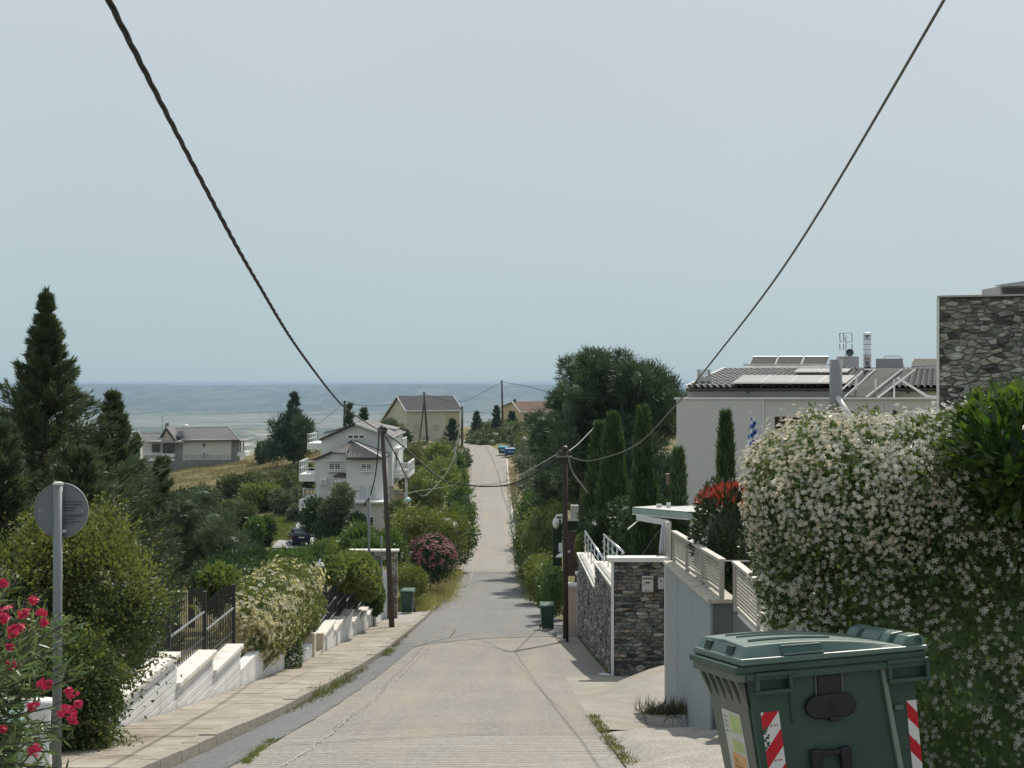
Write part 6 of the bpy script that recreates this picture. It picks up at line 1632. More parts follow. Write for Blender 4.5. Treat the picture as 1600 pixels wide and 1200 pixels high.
# litter and stones by the walls
MB().lathe([(.02, 0), (.04, .03), (.045, .08), (.04, .3), (.02, .34), (.02, .38)], (0, 0, 0), 10).build('bottle', simple('clear_white_plastic', (.6, .62, .64), .3), label='crushed clear plastic bottle at the foot of the roadside stone wall', cat='bottle')
o = bpy.data.objects['bottle']; o.location = (W(936, 0, 34.6).x, 34.6, RL(34.6) + .06); o.rotation_euler = (math.radians(90), 0, math.radians(75)); o.scale = (.7, .7, .75)
for k, (px_, py_, s_, L) in enumerate(((870, 992, .22, 'larger pale stone at the foot of the right pole'), (872, 985, .13, 'small pale stone behind the larger one at the right pole'))):
    bm = bmesh.new(); bmesh.ops.create_icosphere(bm, subdivisions=2, radius=1); r_ = random.Random(k)
    for v in bm.verts: v.co = Vector((v.co.x * 1.3, v.co.y, v.co.z * .7)) * (s_ * r_.uniform(.85, 1.15))
    me = bpy.data.meshes.new('stone'); bm.to_mesh(me); bm.free(); me.materials.append(simple('pale_rock', (.45, .43, .40), .9, .2, 5))
    o = link('rock', me, None, L, 'rock'); o.location = groad(px_, py_, .05)
MB().hexa([groad(872, 1004, .0), groad(884, 1004, .0), groad(884, 985, .0), groad(868, 985, .0), groad(872, 1004, .05), groad(884, 1004, .10), groad(884, 985, .10), groad(868, 985, .05)]).build('pole_footing', simple('pale_mortar', (.48, .46, .42)), kind='structure')

# ------------------------------------------------------------------ vegetation
def unit(n, r):
    v = r.normal(size=(n, 3)); return v / np.linalg.norm(v, axis=1, keepdims=True)
def nrm(v): return v / np.maximum(np.linalg.norm(v, axis=1, keepdims=True), 1e-9)

def leaf_quads(P, D, L, Wd, r, fold=.18):
    n = len(P); S = nrm(np.cross(D, unit(n, r))); Nn = np.cross(D, S)
    L = np.broadcast_to(L, (n,))[:, None] if np.ndim(L) <= 1 else L
    Wd = np.broadcast_to(Wd, (n,))[:, None]
    mid = P + D * L * .45 + Nn * Wd * fold
    V = np.stack([P, mid + S * Wd * .5, P + D * L, mid - S * Wd * .5], 1)
    return V

def quad_obj(name, V, mats, parent=None, mi=None, **kw):
    n = len(V); Fc = np.arange(n * 4).reshape(n, 4)
    Vv = V.reshape(-1, 3) - np.array(orig(parent))[None]
    return link(name, np_mesh(name, Vv, Fc, mats, mi=mi), parent, **kw)

def shell(c, rad, n, r, p=2.0, lump=.14, nl=7):
    """points and outward directions on an uneven rounded body; rad 3-vector, p = boxiness"""
    d = unit(n, r)
    s = 1 / (np.abs(d[:, 0]) ** p + np.abs(d[:, 1]) ** p + np.abs(d[:, 2]) ** p) ** (1 / p)
    rl = rng(int(abs(c[0] * 131 + c[1] * 17 + c[2] * 7) * 100)); seeds = unit(nl * 6, rl); amp = rl.uniform(-1, 1, nl * 6)
    k = np.exp(-((1 - d @ seeds.T) / .05)) @ amp
    s = s * (1 + lump * np.clip(k, -1.2, 1.2))
    pts = np.array(c)[None] + d * s[:, None] * np.array(rad)[None]
    out = nrm(d / np.array(rad)[None])
    return pts, out

def crown(blobs, n, L, Wd, seed, p=2.0, lump=.14, depth=.22, up=.35, clump=.0, spread=.9):
    """leaf quads through the outer part of several blobs, gathered in clumps"""
    r = rng(seed); Vs = []
    areas = np.array([b[1][0] * b[1][2] + b[1][1] * b[1][2] + b[1][0] * b[1][1] for b in blobs]); areas = areas / areas.sum()
    for (c, rad), a in zip(blobs, areas):
        m = int(n * a)
        if clump:
            rad = np.array(rad) * .86
            nc = max(8, int(m / clump)); pc, oc = shell(c, rad, nc, r, p, lump)
            pull = r.random(nc) ** 2 * depth; pc = pc + (np.array(c)[None] - pc) * pull[:, None]
            idx = r.integers(0, nc, m); cr = np.min(rad) * .2
            off = r.normal(size=(m, 3)) * cr * (.6 + .6 * r.random((m, 1)))
            P = pc[idx] + off; O = nrm(oc[idx] * .8 + off / cr * .5)
        else:
            P, O = shell(c, rad, m, r, p, lump)
            pull = r.random(m) ** 1.6 * depth; P = P + (np.array(c)[None] - P) * pull[:, None]
        D = nrm(O + unit(m, r) * spread + np.array([0, 0, up])[None])
        Vs.append(leaf_quads(P, D, L * r.uniform(.6, 1.25, m), Wd * r.uniform(.7, 1.2, m), r))
    return np.concatenate(Vs)

def core(blobs, mat, parent, seed, f=.76, p=2.0):
    """inner mass of the crown, coarse and lumpy"""
    r = random.Random(seed); bm = bmesh.new()
    o = orig(parent)
    for c, rad in blobs:
        b2 = bmesh.new(); bmesh.ops.create_icosphere(b2, subdivisions=3, radius=1)
        for v in b2.verts:
            d = v.co.normalized(); s = 1 / (abs(d.x) ** p + abs(d.y) ** p + abs(d.z) ** p) ** (1 / p)
            s *= f * r.uniform(.86, 1.08)
            v.co = Vector(c) - o + Vector((d.x * rad[0], d.y * rad[1], d.z * rad[2])) * s
        me_ = bpy.data.meshes.new('t'); b2.to_mesh(me_); b2.free(); bm.from_mesh(me_); bpy.data.meshes.remove(me_)
    me = bpy.data.meshes.new('inner_foliage'); bm.to_mesh(me); bm.free(); me.materials.append(mat)
    return link('inner_foliage', me, parent, kind='stuff')

def trunk(parent, base, top, r0, seed, limbs=5, spread=1.5, mat=None, name='trunk'):
    r = random.Random(seed); base, top = Vector(base), Vector(top); m = MB()
    mid = base.lerp(top, .5) + Vector((r.uniform(-.15, .15), r.uniform(-.15, .15), 0)) * spread * .5
    m.tube([base - Vector((0, 0, .3)), base.lerp(mid, .5), mid, top], [r0, r0 * .85, r0 * .6, r0 * .25], 8)
    for k in range(limbs):
        a = 2 * math.pi * (k + r.random()) / limbs; s = mid.lerp(top, r.uniform(-.3, .7))
        e = s + Vector((math.cos(a) * spread, math.sin(a) * spread, spread * r.uniform(.4, 1.0)))
        m.tube([s, s.lerp(e, .5) + Vector((0, 0, -.1 * spread)), e], [r0 * .4, r0 * .25, r0 * .08], 5)
    m.build(name, mat or M_bark, parent, smooth=True)
M_bark = simple('grey_brown_bark', (.11, .09, .07), .95, .3, 6, .8)
G = lambda *c: tuple(c)
LM = {
 'olive': leafmat('olive_leaves', [(.050, .072, .044), (.085, .105, .066), (.125, .145, .098)], .6, .22, nscale=.5),
 'mid': leafmat('mid_green_leaves', [(.030, .060, .020), (.055, .095, .030), (.085, .13, .042)], .5, .35, nscale=.5),
 'fresh': leafmat('fresh_green_leaves', [(.056, .088, .026), (.088, .122, .038), (.13, .16, .058)], .5, .4, nscale=.5),
 'yellow': leafmat('yellow_green_leaves', [(.055, .078, .020), (.09, .115, .030), (.135, .15, .045)], .5, .35, nscale=.5),
 'dark': leafmat('dark_green_leaves', [(.014, .030, .014), (.026, .050, .022), (.045, .075, .032)], .5, .25, nscale=.5),
 'pine': leafmat('pine_needles', [(.016, .034, .020), (.034, .060, .032), (.066, .098, .048)], .6, .15, nscale=.35),
 'conif': leafmat('conifer_sprays', [(.026, .044, .026), (.050, .074, .042), (.09, .115, .065)], .6, .2, nscale=.6),
 'cyp': leafmat('cypress_sprays', [(.022, .046, .018), (.042, .078, .030), (.075, .115, .048)], .6, .2, nscale=1.0),
 'scrub': leafmat('scrub_leaves', [(.040, .058, .026), (.068, .088, .038), (.105, .12, .058)], .6, .25, nscale=.18),
 'dry': leafmat('dry_grass_blades', [(.16, .15, .07), (.27, .23, .12), (.38, .32, .19)], .8, .35, (1, 1, .8), nscale=.3),
 'grass': leafmat('green_grass_blades', [(.05, .085, .022), (.09, .13, .035), (.17, .18, .07)], .7, .35, nscale=.8),
 'weed': leafmat('weed_blades', [(.045, .065, .022), (.08, .105, .035), (.15, .15, .07)], .7, .3, nscale=2),
 'jas': leafmat('jasmine_leaves', [(.012, .032, .014), (.026, .060, .022), (.055, .10, .034), (.12, .16, .04)], .38, .22, nscale=1.2, spec=.5),
 'laurel': leafmat('laurel_leaves', [(.018, .042, .012), (.036, .075, .018), (.085, .125, .028)], .30, .45, nscale=1.4, spec=.55),
 'photinia': leafmat('photinia_leaves', [(.014, .028, .014), (.028, .048, .022), (.05, .07, .03)], .35, .2, nscale=1.2, spec=.5),
 'redtip': leafmat('red_young_leaves', [(.28, .045, .03), (.52, .09, .06), (.60, .17, .12)], .4, .3, (1, .7, .6), nscale=1.2),
 'olean': leafmat('oleander_leaves', [(.035, .075, .030), (.07, .12, .048), (.15, .19, .09)], .42, .25, nscale=1.2, spec=.45),
}
M_pet = leafmat('white_petals', [(.70, .69, .58), (.80, .79, .68), (.86, .85, .78)], .6, .5, (1, 1, .95), nscale=2)
M_pet_w = leafmat('warm_lit_cream_petals', [(.74, .58, .42), (.82, .73, .55), (.86, .81, .66)], .6, .55, (1, .97, .9), nscale=2)  # sun warmth on the hedge top is put into these cream petals
M_pink = leafmat('deep_pink_petals', [(.48, .015, .07), (.62, .035, .11), (.70, .08, .18)], .5, .3, (1, .6, .7), nscale=2)
M_rose = leafmat('dusty_pink_petals', [(.22, .06, .08), (.33, .11, .14), (.44, .21, .23)], .6, .3, (1, .8, .8), nscale=1)
M_eye = simple('yellow_flower_eye', (.5, .38, .06), .7)

def flowers(P, O, size, r, petals=5, cup=.25, wr=.5):
    """star flowers: petals quads per flower"""
    n = len(P); a0 = r.uniform(0, 6.28, n)
    A = nrm(np.cross(O, unit(n, r))); B = np.cross(O, A); out = []
    size = np.broadcast_to(size, (n,)) * r.uniform(.8, 1.2, n)
    for k in range(petals):
        t = a0 + 2 * math.pi * k / petals
        D = nrm(A * np.cos(t)[:, None] + B * np.sin(t)[:, None] + O * cup); S = nrm(np.cross(D, O))
        Ls = size[:, None] * .5; mid = P + D * Ls * .66
        out.append(np.stack([P, mid + S * Ls * wr * .5, P + D * Ls + O * 0, mid - S * Ls * wr * .5], 1))
    return np.concatenate(out)

def blob_px(px0, px1, py0, py1, Y, dy=None):
    a, b = W(px0, py1, Y), W(px1, py0, Y)
    return (((a.x + b.x) / 2, Y, (a.z + b.z) / 2), ((b.x - a.x) / 2, dy or (b.x - a.x) / 2, (b.z - a.z) / 2))

def bush(name, label, cat, blobs, n, L, Wd, mat, seed, p=2.2, lump=.16, depth=.25, cf=.74, group=None, trunk_r=.05, spread=.9, up=.35, clump=30, extra=None, base_z=None):
    bx_ = np.mean([b[0][0] for b in blobs]); by_ = np.mean([b[0][1] for b in blobs]); lo_ = min(b[0][2] - b[1][2] for b in blobs)
    g = base_z if base_z is not None else min(float(T(bx_, by_)), lo_ + .3)
    t_ = thing(name, label, cat, (bx_, by_, g), group)
    V = crown(blobs, n, L, Wd, seed, p, lump, depth, up, clump, spread)
    quad_obj('foliage', V, mat, t_, kind='stuff')
    if cf: core(blobs, mat, t_, seed, cf, p)
    if trunk_r:
        zc = np.mean([b[0][2] for b in blobs])
        trunk(t_, (bx_, by_, g), (bx_, by_, zc + .1), trunk_r, seed, 5, min(1.2, np.mean([b[1][0] for b in blobs]) * .6))
    if extra: extra(t_)
    return t_

# --- white star jasmine hedge at the right (nearest, largest)
def individual(V, per, parent, name, mat, count, key):
    """the nearest `count` flowers or leaves become objects of their own, the rest one mass"""
    n = len(V) // per
    Q = V.reshape(per, n, 4, 3) if per > 1 else V.reshape(1, n, 4, 3)
    order = np.argsort(key); o = np.array(orig(parent))
    for i in order[:count]:
        q = Q[:, i]; c = q[0, 0]
        me = np_mesh(name, (q - c[None, None]).reshape(-1, 3), np.arange(per * 4).reshape(per, 4), mat)
        ob = link(name, me, parent); ob.location = Vector(c - o)
    rest = Q[:, order[count:]].reshape(-1, 4, 3)
    if len(rest): quad_obj(name + 's', rest, mat, parent, kind='stuff')

J1 = ((4.30, 13.3, -2.20), (1.95, 1.05, 1.75)); J2 = ((2.96, 13.2, -1.0), (.92, 1.0, .64)); J3 = ((3.50, 13.2, -1.20), (1.28, 1.05, .90))
jh = thing('jasmine_hedge', 'tall clipped hedge of white star jasmine behind the big green container', 'hedge', (3.2, 13.8, RL(13.8)))
r = rng(101)
V = np.concatenate([crown([J1], 34000, .078, .038, 1, 4.5, .10, .16, -.1, 0, .9), crown([J2], 9000, .075, .036, 2, 2.8, .12, .2, 0, 0, .9), crown([J3], 12000, .075, .036, 2, 3.4, .12, .2, 0, 0, .9)])
quad_obj('foliage', V, LM['jas'], jh, kind='stuff')
core([J1], LM['jas'], jh, 3, .84, 4.5); core([J2, J3], LM['jas'], jh, 4, .80, 2.8)
MB().tube([(3.2, 13.8, RL(13.8) - .2), (3.2, 13.8, -2)], [.06, .04], 8).build('stem', M_bark, jh)
def fl_on(blob, n, p, lump, seed, low=False):
    r_ = rng(seed); P, O = shell(blob[0], blob[1], n, r_, p, lump)
    P = P + O * r_.uniform(-.05, .05, (n, 1)) + r_.normal(size=P.shape) * .02
    # gather into clusters of a few
    k = max(3, n // 4); idx = r_.integers(0, k, n); P = P[idx] + r_.normal(size=P.shape) * .045; O = nrm(O[idx] + unit(n, r_) * .45 + np.array([[0, -.25, .12]]))
    return P, O
P1, O1 = fl_on(J1, 26000, 4.5, .10, 11); P2, O2 = fl_on(J2, 13000, 2.8, .12, 12); P3, O3 = fl_on(J3, 9500, 3.4, .12, 13)
def dens(P, r_, lo, z0=-1.15, w=.45):
    return r_.random(len(P)) < np.clip(lo + (P[:, 2] - z0) / w, lo, 1)
r = rng(7)
k1 = dens(P1, r, .46, -.9); P1, O1 = P1[k1], O1[k1]; k2 = dens(P2, r, .55, -1.15, .5); P2, O2 = P2[k2], O2[k2]; k3 = dens(P3, r, .22, -1.0, .6); P3, O3 = P3[k3], O3[k3]
Pa, Oa = np.concatenate([P1, P3]), np.concatenate([O1, O3])
vis = (Pa[:, 0] / Pa[:, 1] < .335) & (Pa[:, 2] / Pa[:, 1] > -.255)
key = np.linalg.norm(Pa, axis=1) + np.where(vis, 0, 50) 
V = flowers(Pa, Oa, .047, r, 5, .12, .46)
individual(V, 5, jh, 'flower', M_pet, 240, key)
warm = r.random(len(P2)) < .62
V = flowers(P2[~warm], O2[~warm], .045, r, 5, .2, .5); quad_obj('flowers', V, M_pet, jh, kind='stuff')
V = flowers(P2[warm], O2[warm], .042, r, 5, .5, .55); quad_obj('warm_lit_flowers', V, M_pet_w, jh, kind='stuff')
# a few long shoots
sh = []
for k in range(26):
    x = r.uniform(2.4, 3.6); y_ = r.uniform(12.7, 13.6); b_ = np.array([x, y_, -.40 + r.uniform(-.08, .05)])
    for q in range(7): sh.append((b_ + np.array([.01 * q, 0, .028 * q]) + r.normal(size=3) * .012, nrm((unit(1, r) + np.array([[0, 0, .8]])))[0]))
P = np.array([s[0] for s in sh]); D = np.array([s[1] for s in sh]); quad_obj('shoots', leaf_quads(P, D, .07, .026, r), LM['fresh'], jh, kind='stuff')

# --- laurel at the right edge
lr = thing('laurel_bush', 'glossy green laurel bush rising right of the jasmine hedge', 'bush', (4.1, 12.4, RL(12.4)))
LB_ = [((4.55, 12.4, -.58), (.95, .8, .60)), ((4.08, 12.1, -.56), (.50, .5, .42))]
V = crown(LB_, 2600, .17, .062, 31, 2.2, .2, .45, .55, 0, .75)
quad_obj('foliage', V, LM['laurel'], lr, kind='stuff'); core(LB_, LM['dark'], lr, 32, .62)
r = rng(33); P, O = shell(LB_[0][0], LB_[0][1], 60, r, 2.2, .1); P2_, O2_ = shell(LB_[1][0], LB_[1][1], 34, r, 2.2, .1); P = np.concatenate([P, P2_]); O = np.concatenate([O, O2_])
PP, DD = [], []
for p, o in zip(P, O):
    ax = nrm((o + np.array([0, -.1, .9]))[None])[0]; base = p - ax * .05
    for q in range(8):
        a = q * 2.4; s1 = np.cross(ax, [0, 1, 0.3]); s1 /= np.linalg.norm(s1); s2 = np.cross(ax, s1)
        d = ax * (.55 + .08 * q) + (s1 * math.cos(a) + s2 * math.sin(a)) * .75
        PP.append(base + ax * .017 * q); DD.append(d / np.linalg.norm(d))
PP = np.array(PP); DD = np.array(DD)
n = len(PP); S = nrm(np.cross(DD, np.array([[0, 0, 1.]]) + r.normal(size=(n, 3)) * .25)); Nn = np.cross(S, DD); Lh = r.uniform(.13, .19, n)[:, None]; Wh = r.uniform(.06, .078, n)[:, None]
def blade(P, D, S, Nn, L, Wd):
    q = []
    prof = [(0, .08), (.3, .85), (.6, 1), (.85, .55), (1, .03)]
    for (t0, w0), (t1, w1) in zip(prof, prof[1:]):
        c0 = P + D * L * t0 - Nn * L * .18 * t0 ** 2; c1 = P + D * L * t1 - Nn * L * .18 * t1 ** 2
        for s in (-1, 1):
            e0 = c0 + S * Wd * .5 * w0 * s + Nn * Wd * .14 * w0; e1 = c1 + S * Wd * .5 * w1 * s + Nn * Wd * .14 * w1
            q.append(np.stack([c0, e0, e1, c1] if s > 0 else [c0, c1, e1, e0], 1))
    return q
Q = blade(PP, DD, S, Nn, Lh, Wh)
key = PP[:, 1] + np.where(PP[:, 0] / PP[:, 1] > .345, 40, 0)
order = np.argsort(key)
for i in order[:280]:
    q = np.stack([a[i] for a in Q]); c = q[0, 0]
    Vq = (q - c).reshape(-1, 3); me = np_mesh('leaf', Vq, np.arange(32).reshape(8, 4), LM['laurel']); 
    ob = link('leaf', me, lr); ob.location = Vector(c) - lr.location
rest = np.concatenate([a[order[280:]] for a in Q]); quad_obj('leaves', rest, LM['laurel'], lr, kind='stuff')
trunk(lr, (4.4, 12.9, RL(12.9)), (4.4, 12.6, -.7), .05, 3, 5, .6)

# --- red-tipped photinia
ph = bush('photinia_bush', 'dark photinia bush with red young tips behind the slatted railing', 'bush',
     [((3.36, 24.0, -2.35), (.50, .55, .75)), ((3.75, 24.2, -2.45), (.45, .5, .95)), ((3.72, 22.6, -2.8), (.42, .6, .75))], 9000, .11, .042, LM['photinia'], 41, depth=.3, clump=0, cf=.62, trunk_r=.04, base_z=-5.0)
r = rng(42); P, O = shell((3.42, 23.95, -2.05), (.56, .5, .42), 1000, r, 2.2, .1); k_ = (P[:, 2] > -1.9) & (P[:, 2] > -1.78 - r.random(len(P)) * .16); P = P[k_]; D = nrm(O[k_] * .6 + unit(len(P), r) * .5 + np.array([[0, 0, .9]]))
quad_obj('red_leaves', leaf_quads(P, D, .13, .040, r), LM['redtip'], ph, kind='stuff')

# --- cream jasmine on the left wall
JL = [((-5.68, 36.4, -5.30), (.70, 4.9, .86)), ((-5.30, 33.9, -5.32), (.36, 2.2, .55)), ((-5.28, 38.6, -5.72), (.36, 3.2, .62))]
jl = thing('jasmine_hedge', 'broad jasmine hedge with cream flowers spilling over the left white wall', 'hedge', (-5.6, 35.6, -7.3))
quad_obj('foliage', crown(JL, 56000, .09, .042, 51, 2.8, .2, .25, .1, 34, .95), leafmat('hedge_top_leaves', [(.045, .070, .024), (.080, .108, .036), (.14, .155, .062)], .45, .4, nscale=1.4), jl, kind='stuff')
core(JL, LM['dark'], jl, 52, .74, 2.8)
r = rng(53); P = []; O = []
for b, m in zip(JL, (7000, 6000, 4200)):
    a, c = shell(b[0], tuple(np.array(b[1]) * .93), m, r, 2.8, .15); a = a + c * .03; P.append(a); O.append(c)
P = np.concatenate(P); O = np.concatenate(O)
kk = (r.random(len(P)) < np.where(O[:, 2] < .62, 1, .22)) & (r.random(len(P)) < np.clip(.30 + (35.5 - P[:, 1]) * .20, .28, 1.)); P, O = P[kk], O[kk]
k = len(P) // 3; idx = r.integers(0, k, len(P)); P = P[idx] + r.normal(size=P.shape) * .09; O = nrm(O[idx] + unit(len(P), r) * .5)
key = P[:, 1]
individual(flowers(P, O, .12, r, 5, .3, .8), 5, jl, 'flower', M_pet_w if False else leafmat('cream_petals', [(.66, .60, .44), (.74, .69, .54), (.80, .77, .66)], .6, .5, nscale=2), 60, key)
for q in range(4): MB().tube([(-5.6, 32.5 + q * 2, RL(33 + q * 2) - .3), (-5.55, 32.6 + q * 2, -5.6)], [.04, .02], 6).build('stem', M_bark, jl)
# hanging tail over the wall
P, O = shell((-5.15, 35.9, -6.35), (.16, .35, .55), 900, r, 2, .2); quad_obj('trailing_shoots', leaf_quads(P, nrm(O + np.array([[0, 0, -.7]])), .11, .05, r), LM['mid'], jl, kind='stuff')

# --- vines and leafy shrubs behind the left fence
def Bx(px0, px1, py0, py1, Y, dy=None): return blob_px(px0, px1, py0, py1, Y, dy)
bush('vine', 'bright green vine leaves climbing over the dark sheeted fence panels', 'vine', [Bx(520, 580, 866, 918, 50, 1.6), Bx(550, 592, 878, 930, 54, 1.6), Bx(500, 535, 875, 908, 47, 1.2)], 9000, .16, .13, LM['fresh'], 61, clump=0, cf=.6, trunk_r=.04)
bush('vine', 'leafy vine tuft with pale leaves right before the stone gateway', 'vine', [Bx(570, 598, 912, 958, 58, .8)], 2600, .14, .11, LM['mid'], 62, clump=0, cf=.6, trunk_r=.03)
bush('shrub', 'bright green shrub behind the railing left of the cream jasmine', 'shrub', [Bx(316, 372, 885, 960, 34, 1)], 3500, .13, .07, LM['fresh'], 63, clump=20, cf=.6)
bush('shrub', 'dark feathery shrub behind the white garden lantern', 'shrub', [Bx(395, 480, 866, 912, 58, 2.5), Bx(455, 515, 858, 905, 62, 2.5)], 7000, .28, .06, LM['mid'], 64, clump=25, cf=.6)
bush('shrub', 'dark feathery shrub above the near jasmine, left part', 'shrub', [Bx(345, 420, 862, 915, 56, 2.5), Bx(300, 372, 880, 930, 52, 2)], 6000, .28, .06, LM['dark'], 65, clump=25, cf=.6)
bush('small_tree', 'young feathery tree with drooping leaves left of the stone gateway', 'tree', [Bx(535, 585, 820, 880, 74, 1.5), Bx(548, 600, 845, 892, 72, 1.5)], 6000, .34, .08, LM['mid'], 66, clump=25, cf=.55)
bush('small_tree', 'leafy green tree behind the thin metal pole', 'tree', [Bx(590, 632, 832, 882, 78, 1.5)], 3500, .22, .1, LM['mid'], 67, clump=25, cf=.55)
bush('shrub', 'yellow-green shrubs inside the garden beneath the drive wall', 'shrub', [Bx(480, 560, 848, 880, 88, 3)], 4500, .28, .14, LM['fresh'], 68, clump=25, cf=.6)

# --- tall yellow-green shrub near the sign
ys_b = [((-5.25, 19.1, -2.80), (.98, .8, 1.02)), ((-5.55, 19.6, -2.15), (.72, .7, .62)), ((-5.25, 17.4, -3.45), (.68, .8, .85)), ((-4.85, 17.6, -3.65), (.40, .45, .6)), ((-6.2, 18.6, -2.6), (.8, .8, .7))]
ysh = thing('tall_shrub', 'tall loose shrub with small yellow-green leaves beside the sign post', 'shrub', (-5.0, 18.4, RL(18.4)))
V = crown(ys_b, 60000, .062, .032, 71, 2.1, .22, .3, .2, 40, .95); 
zc = V[:, 0, 2]; top = zc > -2.7 + rng(1).normal(size=len(zc)) * .35
quad_obj('foliage', V[~top], leafmat('shrub_leaves', [(.022, .045, .018), (.042, .072, .026), (.085, .115, .04)], .5, .3, nscale=.9), ysh, kind='stuff')
quad_obj('young_foliage', V[top], leafmat('young_shrub_leaves', [(.05, .08, .022), (.085, .115, .032), (.17, .17, .06)], .5, .35, nscale=1.2), ysh, kind='stuff')
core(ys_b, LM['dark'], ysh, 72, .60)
r = rng(73); tw = MB(); LP_, LD_ = [], []
for k in range(190):
    b_ = ys_b[k % 5]; P, O = shell(b_[0], b_[1], 1, r, 2, 0); d = nrm(O + np.array([[0, 0, .5]]) + unit(1, r) * .4)[0]; ln_ = r.uniform(.25, .6)
    if k % 5 == 3: d = nrm(np.array([[.8, -.3, -.15]]) + unit(1, r) * .3)[0]
    p0 = P[0] - d * .1; pts = [Vector(p0 + d * ln_ * t + np.array([0, 0, -.10 * t * t])) for t in (0, .35, .7, 1)]
    tw.tube(pts, [.006, .005, .004, .002], 4)
    for q in range(26):
        t = q / 26; LP_.append(p0 + d * ln_ * t + np.array([0, 0, -.10 * t * t])); LD_.append(nrm(unit(1, r) + d * .5)[0])
tw.build('twigs', M_bark, ysh, kind='stuff')
quad_obj('twig_leaves', leaf_quads(np.array(LP_), np.array(LD_), .055, .028, r), LM['yellow'], ysh, kind='stuff')
for q in range(5): MB().tube([(-5.5 + .07 * q, 18.2 + .1 * q, RL(18.3) - .1), (-5.5 + .1 * q, 18.3, -3.8), (-5.6 + .14 * q, 18.5, -3.0)], [.03, .02, .010], 6).build('stem', M_bark, ysh)

# --- oleander in the lower left corner
ol = thing('oleander', 'oleander with deep pink flower clusters at the lower left edge', 'oleander', (-4.6, 12.0, RL(12)))
r = rng(81); tips = []
stems = MB(); PP, DD = [], []
for k in range(210):
    tgt = np.array([r.uniform(-4.9, -3.50), r.uniform(11.3, 12.7), 0]); px_ = 800 + F * tgt[0] / tgt[1]
    zlo, zhi = -3.0, -1.55
    tgt[2] = r.uniform(zlo, zhi) - max(0, (tgt[0] + 3.9)) * .8
    base = np.array([-4.75 + r.normal() * .15, 12.1 + r.normal() * .15, float(RZ(12)) + .1])
    mid = (base + tgt) / 2 + np.array([-.1, 0, .25]); pts = [base, mid, tgt]
    stems.tube([Vector(p) for p in pts], [.012, .009, .005], 5)
    d = nrm((tgt - mid)[None])[0]; tips.append((tgt, d))
    for q in range(34):
        t = .25 + .75 * q / 34; p = (1 - t) ** 2 * base + 2 * t * (1 - t) * mid + t * t * tgt
        PP.append(p); DD.append(nrm(unit(1, r) * .9 + d * .9)[0])
stems.build('stems', M_bark, ol, kind='stuff')
PP, DD = np.array(PP), np.array(DD); n = len(PP); S = nrm(np.cross(DD, unit(n, r))); Nn = np.cross(S, DD)
Q = blade(PP, DD, S, Nn, r.uniform(.10, .17, n)[:, None], r.uniform(.016, .026, n)[:, None])
key = PP[:, 1] + np.where(PP[:, 0] / PP[:, 1] < -.335, 40, 0); order = np.argsort(key)
for i in order[:240]:
    q = np.stack([a[i] for a in Q]); c = q[0, 0]; me = np_mesh('leaf', (q - c).reshape(-1, 3), np.arange(32).reshape(8, 4), LM['olean']); ob = link('leaf', me, ol); ob.location = Vector(c) - ol.location
quad_obj('leaves', np.concatenate([a[order[240:]] for a in Q]), LM['olean'], ol, kind='stuff')
fpts = [(8, 955, 26), (3, 910, 14), (37, 958, 16), (52, 937, 12), (66, 957, 13), (67, 972, 13), (20, 985, 24), (30, 982, 16), (15, 1010, 10), (17, 1038, 14), (70, 1068, 20), (51, 1103, 15), (112, 1083, 21), (106, 1112, 30), (115, 1125, 12), (122, 1100, 10), (52, 1172, 22), (3, 1140, 12), (5, 965, 20)]
for (px_, py_, dpx) in fpts:
    Yf = 11.75 + r.uniform(-.25, .2); c = np.array(W(px_, py_, Yf)); rad = dpx * .42 / F * Yf
    cl_ = link('flower_cluster', None, ol); 
    m_ = 8 + int(dpx * .7); d = unit(m_, r); P = c + d * rad * np.array([1.15, 1, .9]) * (r.random((m_, 1)) ** .5) * 1.1
    Vv = flowers(P, nrm(d + unit(m_, r) * .6 + np.array([[0, -.6, .2]])), .046, r, 5, .35, .8)
    bpy.data.objects.remove(cl_)
    quad_obj('flower_cluster', Vv, M_pink, ol, kind='stuff')
    MB().tube([Vector(c) + Vector((0, .05, -.02)), Vector(c) + Vector((-.18 - .12 * r.random(), .12, -.14))], .004, 4).build('flower_stalk', M_bark, ol)

